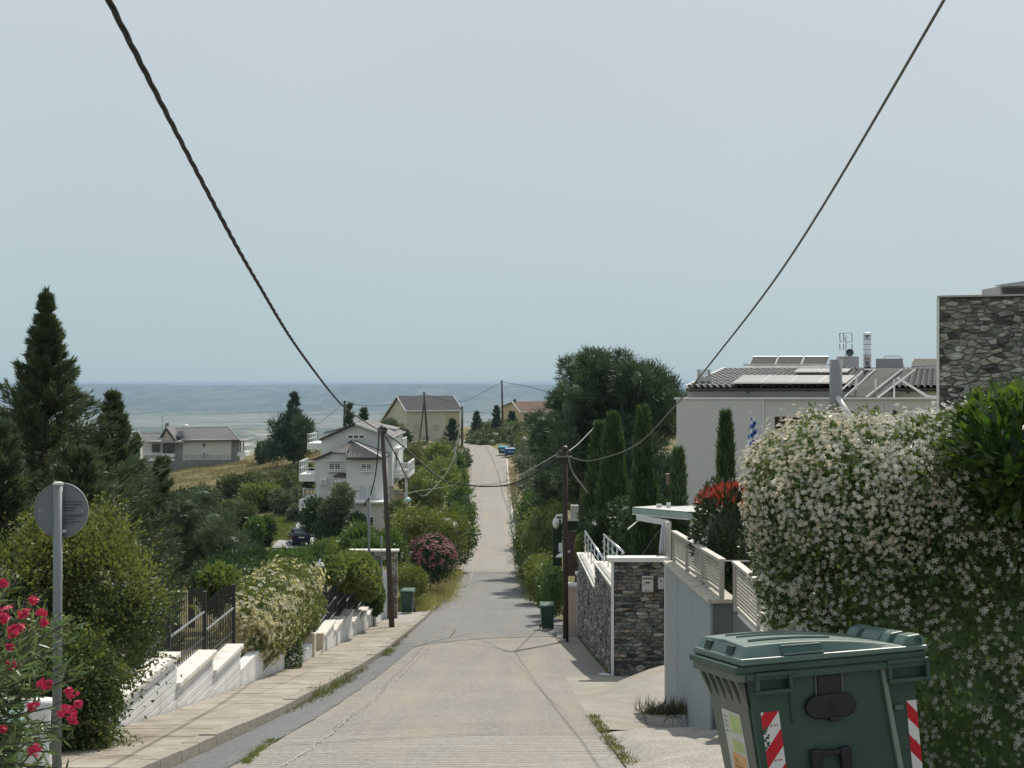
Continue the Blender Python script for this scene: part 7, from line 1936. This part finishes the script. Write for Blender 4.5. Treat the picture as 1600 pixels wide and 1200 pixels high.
# --- conifers at the left
def conifer(label, x, y, zb, zt, rad, seed, n=34000, mat='conif', bs=.34, wd=.05, name='conifer', taper=.85, group=None, lean=0., cap=99):
    r = rng(seed); t_ = thing(name, label, 'tree', (x, y, zb))
    H_ = zt - zb; PP, DD = [], []
    pb = int(min(150, max(24, n / 110))); nb = int(n / pb); limbs = MB()
    for k in range(nb):
        h = 1 - (k + r.random()) / nb; h = h ** 1.0; h = round((1 - (1 - h) ** 1.15) * H_ * 2.6) / (H_ * 2.6) + r.normal() * .006; h = min(max(h, 0.), .99)
        R_ = min(rad * (1.01 - h) ** taper, cap) * r.uniform(.5, 1.15) + .04
        a = r.uniform(0, 6.283); p0 = np.array([x + lean * h, y, zb + H_ * h * .97])
        rise = r.uniform(.15, .5) + (.9 * h ** 4)
        d = np.array([math.cos(a), math.sin(a), rise]); d /= np.linalg.norm(d)
        m = pb; tt = r.random(m) ** .6
        pos = p0[None] + d[None] * (R_ * tt)[:, None] + np.array([0, 0, 1])[None] * (R_ * .12 * tt ** 2)[:, None] + r.normal(size=(m, 3)) * (R_ * .06 * (1.2 - tt) + .02)[:, None]
        D = nrm(d[None] * 1.0 + unit(m, r) * .55 + np.array([[0, 0, .15]]))
        PP.append(pos); DD.append(D)
        if k % 3 == 0: limbs.tube([Vector(p0), Vector(p0 + d * R_ * .8)], [.03 * (1.2 - h), .008], 4, cap=False)
    # leader
    m = 160; hh = r.random(m) ** 1.3; pos = np.array([x + lean, y, zt])[None] - np.array([[0, 0, 1]]) * (hh * H_ * .09 + bs * .7)[:, None] + r.normal(size=(m, 3)) * .02
    PP.append(pos); DD.append(nrm(unit(m, r) * .6 + np.array([[0, 0, 1]])))
    P = np.concatenate(PP); D = np.concatenate(DD)
    quad_obj('foliage', leaf_quads(P, D, bs * r.uniform(.5, 1.1, len(P)), wd, r, .1), LM[mat], t_, kind='stuff')
    limbs.build('branches', M_bark, t_, kind='stuff')
    MB().tube([(x, y, zb - .3), (x, y, zb + H_ * .5), (x + lean, y, zt - .3)], [.16, .10, .02], 8).build('trunk', M_bark, t_, smooth=True)
    return t_
conifer('tallest conifer at the left, with a thin pointed leader', W(72, 0, 33).x, 33, -7.4, W(0, 446, 33).z, 5.4, 201, 84000, bs=.20, wd=.03, taper=1.4, cap=2.6)
conifer('shorter broad conifer right of the tallest one', W(176, 0, 35).x, 35, -7.8, W(0, 606, 35).z, 3.6, 202, 50000, bs=.20, wd=.03, taper=1.15, cap=1.5)
conifer('conifer filling the left edge behind the sign', W(-10, 0, 30).x, 30, -6.8, W(0, 660, 30).z, 1.9, 203, 46000, bs=.2, wd=.034, taper=.6)
conifer('low dark conifer behind the sign disc', W(110, 0, 27).x, 27.5, -6.4, W(0, 700, 27.5).z, 1.6, 204, 44000, bs=.17, wd=.03, taper=.6)
conifer('small leaning conifer on the right of the left group', W(236, 0, 40).x, 40, -8.4, W(0, 712, 40).z, .8, 205, 14000, bs=.22, wd=.04, taper=.6, lean=.3)
conifer('small dark fir in front of the low pale house', W(214, 0, 150).x, 150, -15, W(0, 676, 150).z, 1.5, 206, 7000, 'pine', .5, .1, taper=.6)

# --- pine-like tree mid-left and scrub on the slope
def tuft_crown(blobs, ntuft, per, L, Wd, seed, p=2.2, lump=.25, depth=.35, up=.5):
    r = rng(seed); Vs = []
    ar = np.array([b[1][0] * b[1][2] for b in blobs]); ar = ar / ar.sum()
    for (c, rad), a in zip(blobs, ar):
        m = max(6, int(ntuft * a)); P, O = shell(c, rad, m, r, p, lump); pull = r.random(m) ** 1.4 * depth; P = P + (np.array(c)[None] - P) * pull[:, None]
        ax = nrm(O + np.array([[0, 0, up]]) + unit(m, r) * .3)
        P = np.repeat(P, per, 0) + r.normal(size=(m * per, 3)) * L * .22; A = np.repeat(ax, per, 0)
        D = nrm(A + unit(m * per, r) * .75)
        Vs.append(leaf_quads(P, D, L * r.uniform(.6, 1.1, m * per), Wd, r, .05))
    return np.concatenate(Vs)
def heads(blobs, k, f, seed):
    r = rng(seed); out = []
    for c, rad in blobs:
        P, O = shell(c, rad, k, r, 2.2, .2)
        for p in P:
            g = r.uniform(.75, 1.25) * f; q = np.array(c) + (p - np.array(c)) * r.uniform(.62, .98); m_ = float(np.mean(rad)); out.append((tuple(q), (m_ * g, m_ * g, m_ * g * .8)))
    return out
def pine(label, blobs, nt, per, L, Wd, seed, base, top, mat='pine', cf=.62, tr=.2, limbs=8, spread=2.5, name='pine_tree'):
    t_ = thing(name, label, 'tree', base)
    hb = heads(blobs, 12, .34, seed)
    quad_obj('foliage', tuft_crown(hb, nt, per, L, Wd, seed), LM[mat], t_, kind='stuff')
    if cf: core(hb, LM[mat], t_, seed, .62); core(blobs, LM[mat], t_, seed, cf * .8)
    trunk(t_, base, top, tr, seed, limbs, spread)
    return t_
pine('rounded grey-green pine on the slope behind the railing', [Bx(205, 372, 775, 915, 62, 2.2), Bx(232, 330, 768, 860, 62, 2), Bx(300, 395, 820, 905, 60, 1.6), Bx(200, 290, 830, 930, 61, 1.8)], 2600, 16, .34, .022, 301, (W(300, 0, 62).x, 62, -10.5), W(295, 800, 62), 'conif', .70, .15, 6, 1.5)
# right pine group
RPn = [Bx(862, 935, 585, 690, 96, 3.2), Bx(892, 968, 552, 640, 98, 3.5), Bx(940, 1010, 565, 660, 97, 3.5), Bx(985, 1045, 578, 690, 96, 3), Bx(1020, 1074, 590, 700, 99, 3), Bx(905, 1005, 620, 740, 97, 3.5)]
pine('big round-headed pine, the left one of the tall group right of the road', RPn[:2] + [Bx(858, 925, 640, 735, 95, 3)], 1500, 18, .62, .05, 311, (W(905, 0, 97).x, 97, -12.2), W(910, 600, 97), cf=.66, tr=.28)
pine('big pine in the middle of the tall group, above the cypresses', [RPn[2], RPn[5], Bx(930, 1000, 660, 780, 94, 3)], 1500, 18, .62, .05, 312, (W(960, 0, 96).x, 96, -12), W(965, 610, 96), cf=.66, tr=.28)
pine('big pine at the right of the tall group, against the grey house', RPn[3:5] + [Bx(990, 1062, 680, 800, 92, 3)], 1500, 18, .62, .05, 313, (W(1025, 0, 97).x, 97, -12), W(1020, 620, 97), cf=.66, tr=.28)
pine('lower dark pine at the left foot of the tall pine group', [Bx(836, 900, 645, 740, 112, 2.5), Bx(842, 905, 700, 800, 108, 2.5), Bx(880, 940, 700, 800, 100, 2.5)], 1500, 16, .6, .05, 314, (W(870, 0, 110).x, 110, -13), W(868, 690, 110), cf=.66)
# dark pines left of the white house
pine('dark pines with irregular tops left of the white house', [Bx(440, 502, 652, 712, 215, 3), Bx(424, 456, 655, 690, 216, 2), Bx(455, 470, 640, 675, 216, .8), Bx(412, 440, 690, 718, 214, 2)], 700, 12, 1.1, .12, 321, (W(465, 0, 215).x, 215, -10.5), W(465, 665, 215), cf=.62, tr=.25)
conifer('thin spiky pine top sticking out of the dark pines', W(459, 0, 217).x, 217, -11, W(0, 616, 217).z, 1.1, 322, 3000, 'pine', .9, .14, taper=.5)
conifer('dark spruce just behind the white house, the left one', W(546, 0, 165).x, 165, -14, W(0, 630, 165).z, .9, 323, 4000, 'pine', .6, .1, taper=.5)
conifer('dark spruce just behind the white house, the right one', W(569, 0, 165).x, 165, -14, W(0, 637, 165).z, 1.2, 324, 4500, 'pine', .6, .1, taper=.6)
for k, (px_, py_, Yq, rd, L) in enumerate(((745, 645, 300, 1.3, 'small dark conifer on the crest just right of the tall kerb pole'), (776, 636, 300, 1.3, 'small dark conifer left of the skyline pole'), (800, 645, 302, 1.6, 'dark conifer right of the skyline pole before the ochre house'),
        (707, 658, 262, 1.7, 'dark little conifer at the right corner of the beige house'), (823, 650, 300, .6, 'narrow dark conifer before the ochre house'), (834, 648, 300, .6, 'second narrow dark conifer before the ochre house, nearer the pines'))):
    conifer(L, W(px_, 0, Yq).x, Yq, -10.5, W(0, py_, Yq).z, rd, 330 + k, 2600, 'pine', .7, .13, taper=.6)

# --- cypresses on the right
def cypress(label, px_, Y, py_top, w_px, zb, seed, n=9000):
    x = W(px_, 0, Y).x; zt = W(0, py_top, Y).z; R_ = w_px / F * Y / 2; r = rng(seed)
    t_ = thing('cypress', label, 'tree', (x, Y, zb))
    h = r.random(n) ** .85; a = r.uniform(0, 6.283, n)
    prof = np.minimum(1, (1 - h) * 2.6) ** .65 * (.85 + .15 * np.sin(h * 23 + a * 2) + .13 * np.sin(h * 51 + a * 5)) 
    rr_ = R_ * prof * (.45 + .6 * np.sqrt(r.random(n))) + .02
    P = np.stack([x + rr_ * np.cos(a), Y + rr_ * np.sin(a), zb + (zt - zb) * h], 1)
    D = nrm(np.stack([np.cos(a) * .45, np.sin(a) * .45, np.ones(n)], 1) + unit(n, r) * .3)
    quad_obj('foliage', leaf_quads(P, D, r.uniform(.14, .34, n) * Y / 45, .045 * Y / 45, r, .1), LM['cyp'], t_, kind='stuff')
    MB().lathe([(R_ * .5, .2), (R_ * .62, (zt - zb) * .25), (R_ * .55, (zt - zb) * .6), (R_ * .2, (zt - zb) * .88), (.01, (zt - zb) * .95)], (x, Y, zb), 10).build('inner_foliage', LM['cyp'], t_, kind='stuff')
    MB().tube([(x, Y, zb - .2), (x, Y, zb + 1)], .07, 6).build('trunk', M_bark, t_)
    return t_
cypress('narrow cypress, first from the left behind the stone wall', 938, 62, 668, 44, -9.4, 401, 12000)
cypress('tall narrow cypress, second from the left behind the stone wall', 958, 59, 654, 42, -9.2, 402, 14000)
cypress('cypress beside the canopy, third from the left', 1005, 50, 644, 32, -8.6, 403, 12000)
cypress('short cypress at the left corner of the grey house', 1060, 41, 708, 26, -7.5, 404, 7000)
cypress('slim cypress standing before the grey house left of the flag', 1134, 36, 650, 30, -7.0, 405, 11000)
bh = thing('bird_house', 'small wooden bird house between the cypresses at the left corner of the grey house', 'bird house', W(1046, 760, 41.5))
MB().box(*bp(1042, 1050, 742, 758, 41.3, .15)).build('box', simple('weathered_tan_wood', (.28, .23, .16), .9, .2), bh)
MB().box(*bp(1041, 1051.5, 740.5, 742, 41.25, .25)).build('roof', simple('weathered_tan_wood', (.28, .23, .16)), bh)
MB().tube([W(1046, 758, 41.4), W(1046, 800, 41.4)], .02, 5).build('post', M_wood, bh)
bush('shrub', 'small bright shrub at the railing of the roadside stone wall', 'shrub', [Bx(900, 922, 834, 880, 56, .6)], 2200, .10, .06, LM['fresh'], 410, clump=0, cf=.6)
bush('hedge', 'dark hedge behind the cypresses', 'hedge', [Bx(955, 1045, 780, 880, 52, 1.5), Bx(905, 960, 800, 880, 60, 1.5)], 6000, .16, .07, LM['dark'], 411, clump=0, cf=.8, p=4)

# --- bushes along the right side of the road
RB1 = [('shrub', 'dark green bush beside the far green wheelie bin on the right', [Bx(848, 884, 868, 968, 64, 1.6), Bx(838, 870, 880, 955, 68, 1.6)], 8000, .12, .06, 'mid', 501),
 ('shrub', 'yellow-green roadside bush right of the grey asphalt', [Bx(820, 868, 868, 935, 78, 2.5), Bx(812, 850, 872, 912, 88, 3)], 7500, .15, .08, 'yellow', 502),
 ('small_tree', 'loose light green tree left of the dark right pole', [Bx(812, 880, 790, 880, 95, 2.5), Bx(804, 850, 815, 885, 105, 3), Bx(850, 880, 780, 850, 92, 2)], 9000, .20, .10, 'fresh', 503),
 ('shrub', 'green shrub below the pines by the right kerb', [Bx(808, 868, 765, 830, 140, 4), Bx(840, 880, 745, 800, 135, 3)], 5500, .34, .16, 'mid', 504),
 ('shrub', 'grey-green olive bush on the far right bank', [Bx(812, 856, 735, 785, 175, 4), Bx(826, 866, 722, 770, 180, 4)], 4500, .42, .16, 'olive', 505),
 ('shrub', 'pale olive shrub beside the blue container', [Bx(805, 850, 700, 745, 225, 4), Bx(822, 846, 690, 730, 235, 4)], 4000, .5, .2, 'olive', 506),
 ('shrub', 'low green bush on the right verge near the asphalt edge', [Bx(806, 830, 850, 885, 112, 2)], 2200, .2, .1, 'olive', 507)]
for nm_, lab, bl_, n_, L1, W1, mt, sd_ in RB1: bush(nm_, lab, 'shrub' if nm_ == 'shrub' else 'tree', bl_, n_, L1, W1, LM[mt], sd_, depth=.4, clump=25, cf=.66)
# hill of bushes beyond the crest
bl_ = []
rq = random.Random(12)
for k in range(70):
    px_ = rq.uniform(738, 864); Yq = rq.uniform(274, 312); h = rq.uniform(12, 20); top = 668 + (312 - Yq) * .62 + rq.uniform(-5, 6)
    if px_ < 765: top += 5
    if Yq < 288 and px_ < 800: continue
    bl_.append(Bx(px_ - rq.uniform(10, 18), px_ + rq.uniform(10, 18), top, top + h * 1.4, Yq, 2.5))
for k in range(80):
    if k < 55: Yq = rq.uniform(238, 300); x = float(XR(Yq)) + rq.uniform(2.6, 10) + max(0, (266 - Yq) * .02)
    else: Yq = rq.uniform(290, 312); x = rq.uniform(-7, 0)
    if Yq > 276 and x < -4.5 and k < 55: continue
    if 258 < Yq < 275 and x < 2.2: continue
    h = rq.uniform(.9, 1.6); bl_.append(((x, Yq, float(T(x, Yq)) + h * .5), (h * 1.2, h * 1.2, h)))
V = crown(bl_, 60000, .55, .24, 520, 2.2, .2, .3, .4, 25, .8); o_ = quad_obj('scrub_hill', V, LM['scrub'], None, kind='stuff'); core(bl_, LM['scrub'], o_, 521, .8)
bl_ = []
for k in range(20):
    px_ = rq.uniform(612, 722); Yq = rq.uniform(225, 258); top = 694 + rq.uniform(-6, 16) + max(0, 660 - px_) * .1
    bl_.append(Bx(px_ - rq.uniform(9, 16), px_ + rq.uniform(9, 16), top, top + 26, Yq, 2.5))
V = crown(bl_, 15000, .5, .2, 522, 2.2, .2, .3, .4, 25, .8); o_ = quad_obj('scrub_bank', V, LM['scrub'], None, kind='stuff'); core(bl_, LM['scrub'], o_, 523, .8)

# --- left side of the road beyond the gateway
LBs = [('pink_oleander', 'rounded oleander covered with dusty pink flowers beyond the stone gateway', [Bx(632, 713, 842, 912, 82, 1.7)], 9000, .15, .05, 'dark', 601, 'oleander'),
 ('shrub', 'wide yellow-green bush between the white house and the pink oleander', [Bx(612, 690, 792, 865, 100, 2.5), Bx(660, 735, 795, 880, 98, 2.5), Bx(600, 650, 800, 850, 104, 2)], 12000, .2, .10, 'yellow', 602, 'bush'),
 ('small_tree', 'dense dark green tree hugging the left kerb halfway', [Bx(690, 745, 780, 880, 112, 2), Bx(700, 742, 752, 830, 125, 2.2)], 8000, .24, .12, 'mid', 603, 'tree'),
 ('small_tree', 'leafy bright green tree right of the white house balcony', [Bx(640, 700, 735, 800, 135, 3), Bx(655, 715, 715, 790, 148, 3)], 8000, .32, .15, 'fresh', 604, 'tree'),
 ('small_tree', 'bright green young tree below the beige house', [Bx(665, 708, 692, 745, 170, 3), Bx(680, 715, 720, 770, 160, 3)], 5000, .4, .18, 'fresh', 605, 'tree'),
 ('shrub', 'green creeper-covered shrub at the left kerb far up the slope', [Bx(704, 730, 735, 775, 190, 2), Bx(706, 728, 712, 745, 215, 2)], 3500, .42, .18, 'mid', 606, 'shrub'),
 ('shrub', 'dark bushes behind the right balcony of the white house', [Bx(618, 665, 715, 765, 170, 4), Bx(625, 670, 695, 735, 200, 4)], 4500, .45, .2, 'scrub', 607, 'shrub'),
 ('shrub', 'brownish shrub under the street lamp', [Bx(603, 638, 780, 830, 116, 2)], 3500, .22, .10, 'scrub', 608, 'shrub'),
 ('shrub', 'loose olive-green bush behind the left wheelie bin', [Bx(624, 668, 884, 935, 70, 1.2), Bx(618, 650, 880, 920, 72, 1)], 5000, .12, .06, 'yellow', 609, 'shrub'),
 ('small_tree', 'slender light tree in front of the white house facade', [Bx(518, 552, 755, 810, 119, 1.2), Bx(500, 535, 775, 830, 119, 1.3)], 4200, .3, .10, 'olive', 610, 'tree'),
 ('small_tree', 'dark round tree at the left corner of the white house', [Bx(470, 520, 775, 845, 121, 2), Bx(485, 545, 805, 860, 119, 2)], 6500, .26, .12, 'dark', 611, 'tree'),
 ('shrub', 'dark bush before the garage window of the white house', [Bx(545, 570, 800, 850, 120, 1.3)], 2600, .24, .1, 'dark', 612, 'shrub'),
 ('shrub', 'green bushes below the white house terrace, near the metal pole', [Bx(548, 600, 828, 870, 110, 2.2)], 4500, .26, .12, 'mid', 613, 'shrub'),
 ('shrub', 'small dark shrub at the left rear corner of the beige house', [Bx(612, 640, 672, 700, 255, 2)], 1800, .5, .2, 'dark', 614, 'shrub'),
 ('shrub', 'pale green bush between the white house roof and the beige house', [Bx(592, 622, 656, 690, 190, 2)], 2200, .45, .18, 'olive', 615, 'shrub')]
for nm_, lab, bl_, n_, L1, W1, mt, sd_, ct in LBs:
    t_ = bush(nm_, lab, ct, bl_, n_, L1, W1, LM[mt], sd_, depth=.38, clump=25, cf=.66)
    if nm_ == 'pink_oleander':
        r = rng(77); P, O = shell(bl_[0][0], bl_[0][1], 2600, r, 2.2, .12); k_ = P[:, 2] > bl_[0][0][2] + .15 + r.normal(size=len(P)) * .25
        P, O = P[k_] + O[k_] * .08, O[k_]; idx = r.integers(0, len(P) // 4, len(P)); P = P[idx] + r.normal(size=P.shape) * .07
        quad_obj('flowers', flowers(P, O[idx], .11, r, 5, .3, .9), M_rose, t_, kind='stuff')
# shrubs on the left slope, each one apart
SL = [(262, 345, 764, 800, 150, 'dark', 'dark bushes along the upper edge of the grey-green pine'), (330, 400, 782, 838, 128, 'scrub', 'dark scrub on the slope right of the grey-green pine'),
 (372, 440, 755, 800, 140, 'fresh', 'light yellow-green bush in the middle of the slope'), (358, 400, 795, 828, 118, 'olive', 'silvery grey bush beside the small white stake'),
 (400, 470, 735, 790, 150, 'scrub', 'wide bush right below the dry grass'), (425, 480, 765, 805, 135, 'olive', 'silvery bush left of the lower terrace of the white house'),
 (384, 430, 805, 855, 112, 'mid', 'flowering bush with pale spots left of the drive'), (440, 495, 728, 765, 155, 'dark', 'dark bush under the left balcony of the white house'),
 (340, 420, 740, 775, 165, 'scrub', 'low scrub at the foot of the dry grass slope'), (385, 415, 755, 800, 145, 'yellow', 'upright yellow-green shrub above the stake'),
 (335, 400, 852, 885, 98, 'mid', 'green bushes in the hollow right of the grey-green pine'), (420, 470, 868, 892, 98, 'mid', 'bushes hiding the bottom of the drive'),
 (452, 486, 790, 815, 140, 'olive', 'little grey-green tree beside the lawn'), (402, 425, 690, 722, 224, 'olive', 'pale bush on the skyline below the dark pines'),
 (196, 262, 725, 800, 60, 'conif', 'dark spreading bush at the right of the left conifers')]
for k, (a, b, c, d, Yq, mt, lab) in enumerate(SL):
    if 100 < Yq < 200: yy_ = np.linspace(95, 235, 400); Yq = float(yy_[np.argmin(np.abs(600 - F * T((a + b) / 2 / F * yy_ - 800 / F * yy_, yy_) / yy_ - d))])
    wpx = b - a; bl_ = [Bx(a, a + wpx * .62, c + 3, d, Yq, wpx / F * Yq * .4), Bx(a + wpx * .38, b, c, d - 2, Yq + 2, wpx / F * Yq * .4)]
    ls = Yq / 380; bush('shrub', lab, 'shrub', bl_, 3800, ls, ls * .42, LM[mt], 700 + k, depth=.4, clump=22, cf=.66)

# scattered ground scrub on the slope: one mass
r = rng(808); bl_ = []
for k in range(60):
    px_ = r.uniform(250, 480); Yq = r.uniform(95, 200)
    if Yq > 180 and r.random() < .8: continue
    x = W(px_, 0, Yq).x; z = float(T(x, Yq)); s_ = r.uniform(.3, .9); 
    if -25.5 < x < -18 and 132 < Yq < 165: continue
    bl_.append(((x, Yq, z + s_ * .35), (s_ * 1.5, s_ * 1.3, s_ * .8)))
V = crown(bl_, 16000, .3, .13, 809, 2.2, .2, .3, .4, 25, .8); quad_obj('ground_scrub', V, LM['scrub'], None, kind='stuff')
# dry grass on the slope
def grass(name, xs, ys, n, L, Wd, mat, seed, zf=T, dz=0, **kw):
    r = rng(seed); x = r.uniform(*xs, n) if not callable(xs) else xs(r, n); y_ = r.uniform(*ys, n)
    if callable(xs): x = xs(r, n, y_)
    z = zf(x, y_) + dz; P = np.stack([x, y_, z], 1); D = nrm(np.array([[0, 0, 1.]]) + r.normal(size=(n, 3)) * .45)
    return quad_obj(name, leaf_quads(P, D, L * r.uniform(.4, 1.2, n), Wd, r, .05), mat, None, kind='stuff', **kw)
r = rng(900); n = 60000; y_ = r.uniform(120, 236, n); x = np.array(r.uniform(250, 500, n) - 800) / F * y_; k_ = (np.sin(x * .9 + np.sin(y_ * .5) * 2) + np.cos(y_ * .63 + x * .3) + r.normal(size=n) * .8) > -.2
x, y_ = x[k_], y_[k_]; n = len(x); P = np.stack([x, y_, T(x, y_) - .02], 1); D = nrm(np.array([[0, 0, 1.]]) + r.normal(size=(n, 3)) * .5)
k_ = ~((x > -27) & (x < -17) & (y_ > 134) & (y_ < 166)); P, D = P[k_], D[k_]; n = len(P)
quad_obj('dry_grass', leaf_quads(P, D, r.uniform(.15, .5, n), .10, r, .05), LM['dry'], None, kind='stuff')
# lawn by the drive
r = rng(902); n = 9000; y_ = r.uniform(142, 172, n); x = (r.uniform(428, 462, n) - 800) / F * y_; P = np.stack([x, y_, T(x, y_)], 1)
quad_obj('lawn', leaf_quads(P, nrm(np.array([[0, 0, 1.]]) + r.normal(size=(n, 3)) * .3), .22, .12, r, .05), LM['grass'], None, kind='stuff')
# weeds along the kerb, verge and wall foot
def weeds(name, pts, n, L, Wd, mat, seed, sx=.12, zoff=0.):
    r = rng(seed); P = []
    pts = [np.array(p) for p in pts]; seg = r.integers(0, len(pts) - 1, n); t = r.random(n)[:, None]
    A = np.array([pts[i] for i in seg]); B = np.array([pts[i + 1] for i in seg]); P = A + (B - A) * t
    cl = r.integers(0, max(4, n // 40), n); cc = r.random(max(4, n // 40)); P = A + (B - A) * (cc[cl][:, None] * .9 + .1 * t)
    P[:, 0] += r.normal(size=n) * sx; P[:, 2] = RZ(P[:, 1]) + zoff
    D = nrm(np.array([[0, 0, 1.]]) + r.normal(size=(n, 3)) * .6)
    return quad_obj(name, leaf_quads(P, D, L * r.uniform(.3, 1.2, n), Wd, r, .08), mat, None, kind='stuff')
def gp3(a, b): return tuple(groad(a, b))
weeds('kerb_weeds', [gp3(440, 1118), gp3(500, 1088), gp3(545, 1060), gp3(572, 1044)], 900, .12, .012, LM['weed'], 911, .07)
weeds('kerb_weeds', [gp3(480, 1096), gp3(515, 1082), gp3(548, 1060)], 500, .26, .014, LM['weed'], 912, .09)
weeds('kerb_weeds', [gp3(597, 1028), gp3(612, 1015), gp3(640, 985)], 700, .18, .014, LM['weed'], 913, .09)
weeds('seam_weeds', [gp3(926, 1122), gp3(938, 1142), gp3(958, 1170), gp3(985, 1200)], 1200, .08, .010, LM['weed'], 914, .045, .03)
weeds('gutter_weeds', [gp3(380, 1196), gp3(400, 1178), gp3(430, 1155)], 700, .07, .01, LM['grass'], 915, .03)
weeds('dry_weeds', [(2.0, 23.8, 0), (2.6, 23.8, 0), (3.0, 24.4, 0)], 900, .32, .012, leafmat('dull_weeds', [(.05, .05, .03), (.1, .09, .06)], .8, .2), 916, .1, .05)
weeds('wall_foot_weeds', [(2.27, 36, 0), (2.27, 42, 0), (2.27, 52, 0)], 500, .08, .012, LM['grass'], 917, .03, .01)
weeds('verge_weeds', [(-4.6, 68, 0), (-4.4, 75, 0), (-4.1, 84, 0), (-4.2, 95, 0), (-4.4, 110, 0)], 12000, .55, .03, leafmat('straw_weeds', [(.10, .12, .04), (.17, .17, .07), (.30, .26, .14)], .7, .35), 918, .42, .08)
weeds('verge_weeds', [(-4.9, 69, 0), (-4.9, 75, 0), (-4.9, 80, 0)], 6000, .6, .03, LM['grass'], 919, .35, .1)
weeds('dry_verge_grass', [(-4.1, 82, 0), (-4.0, 92, 0)], 2500, .7, .03, LM['dry'], 920, .2, .1)
weeds('verge_weeds', [(1.3, 78, 0), (1.0, 95, 0), (.8, 110, 0), (.6, 140, 0), (.3, 184, 0), (.1, 220, 0)], 6000, .5, .04, LM['olive'], 921, .3, .05)
weeds('dry_verge_grass', [(-5.2, 130, 0), (-5.8, 165, 0), (-6.2, 190, 0), (-7.2, 225, 0), (-8, 250, 0)], 5000, .7, .06, LM['grass'], 922, .4, .1)
weeds('dry_verge_grass', [(.6, 200, 0), (.2, 225, 0), (.2, 250, 0)], 1600, .5, .06, LM['dry'], 923, .5, .1)

# --- summer haze over the plain: one box of thin even air round everything
hz = MB().box(-9400, 9400, -70, 19800, -170, 9.5)
hm_, hnt, hout = nodes_of('haze')
pv_ = N(hnt, 'ShaderNodeVolumePrincipled'); pv_.inputs['Density'].default_value = HAZE_DENSITY; pv_.inputs['Color'].default_value = (.46, .62, .80, 1)
pv_.inputs['Anisotropy'].default_value = .1
hnt.links.new(pv_.outputs[0], hout.inputs['Volume'])
hz.build('haze', hm_, kind='stuff')
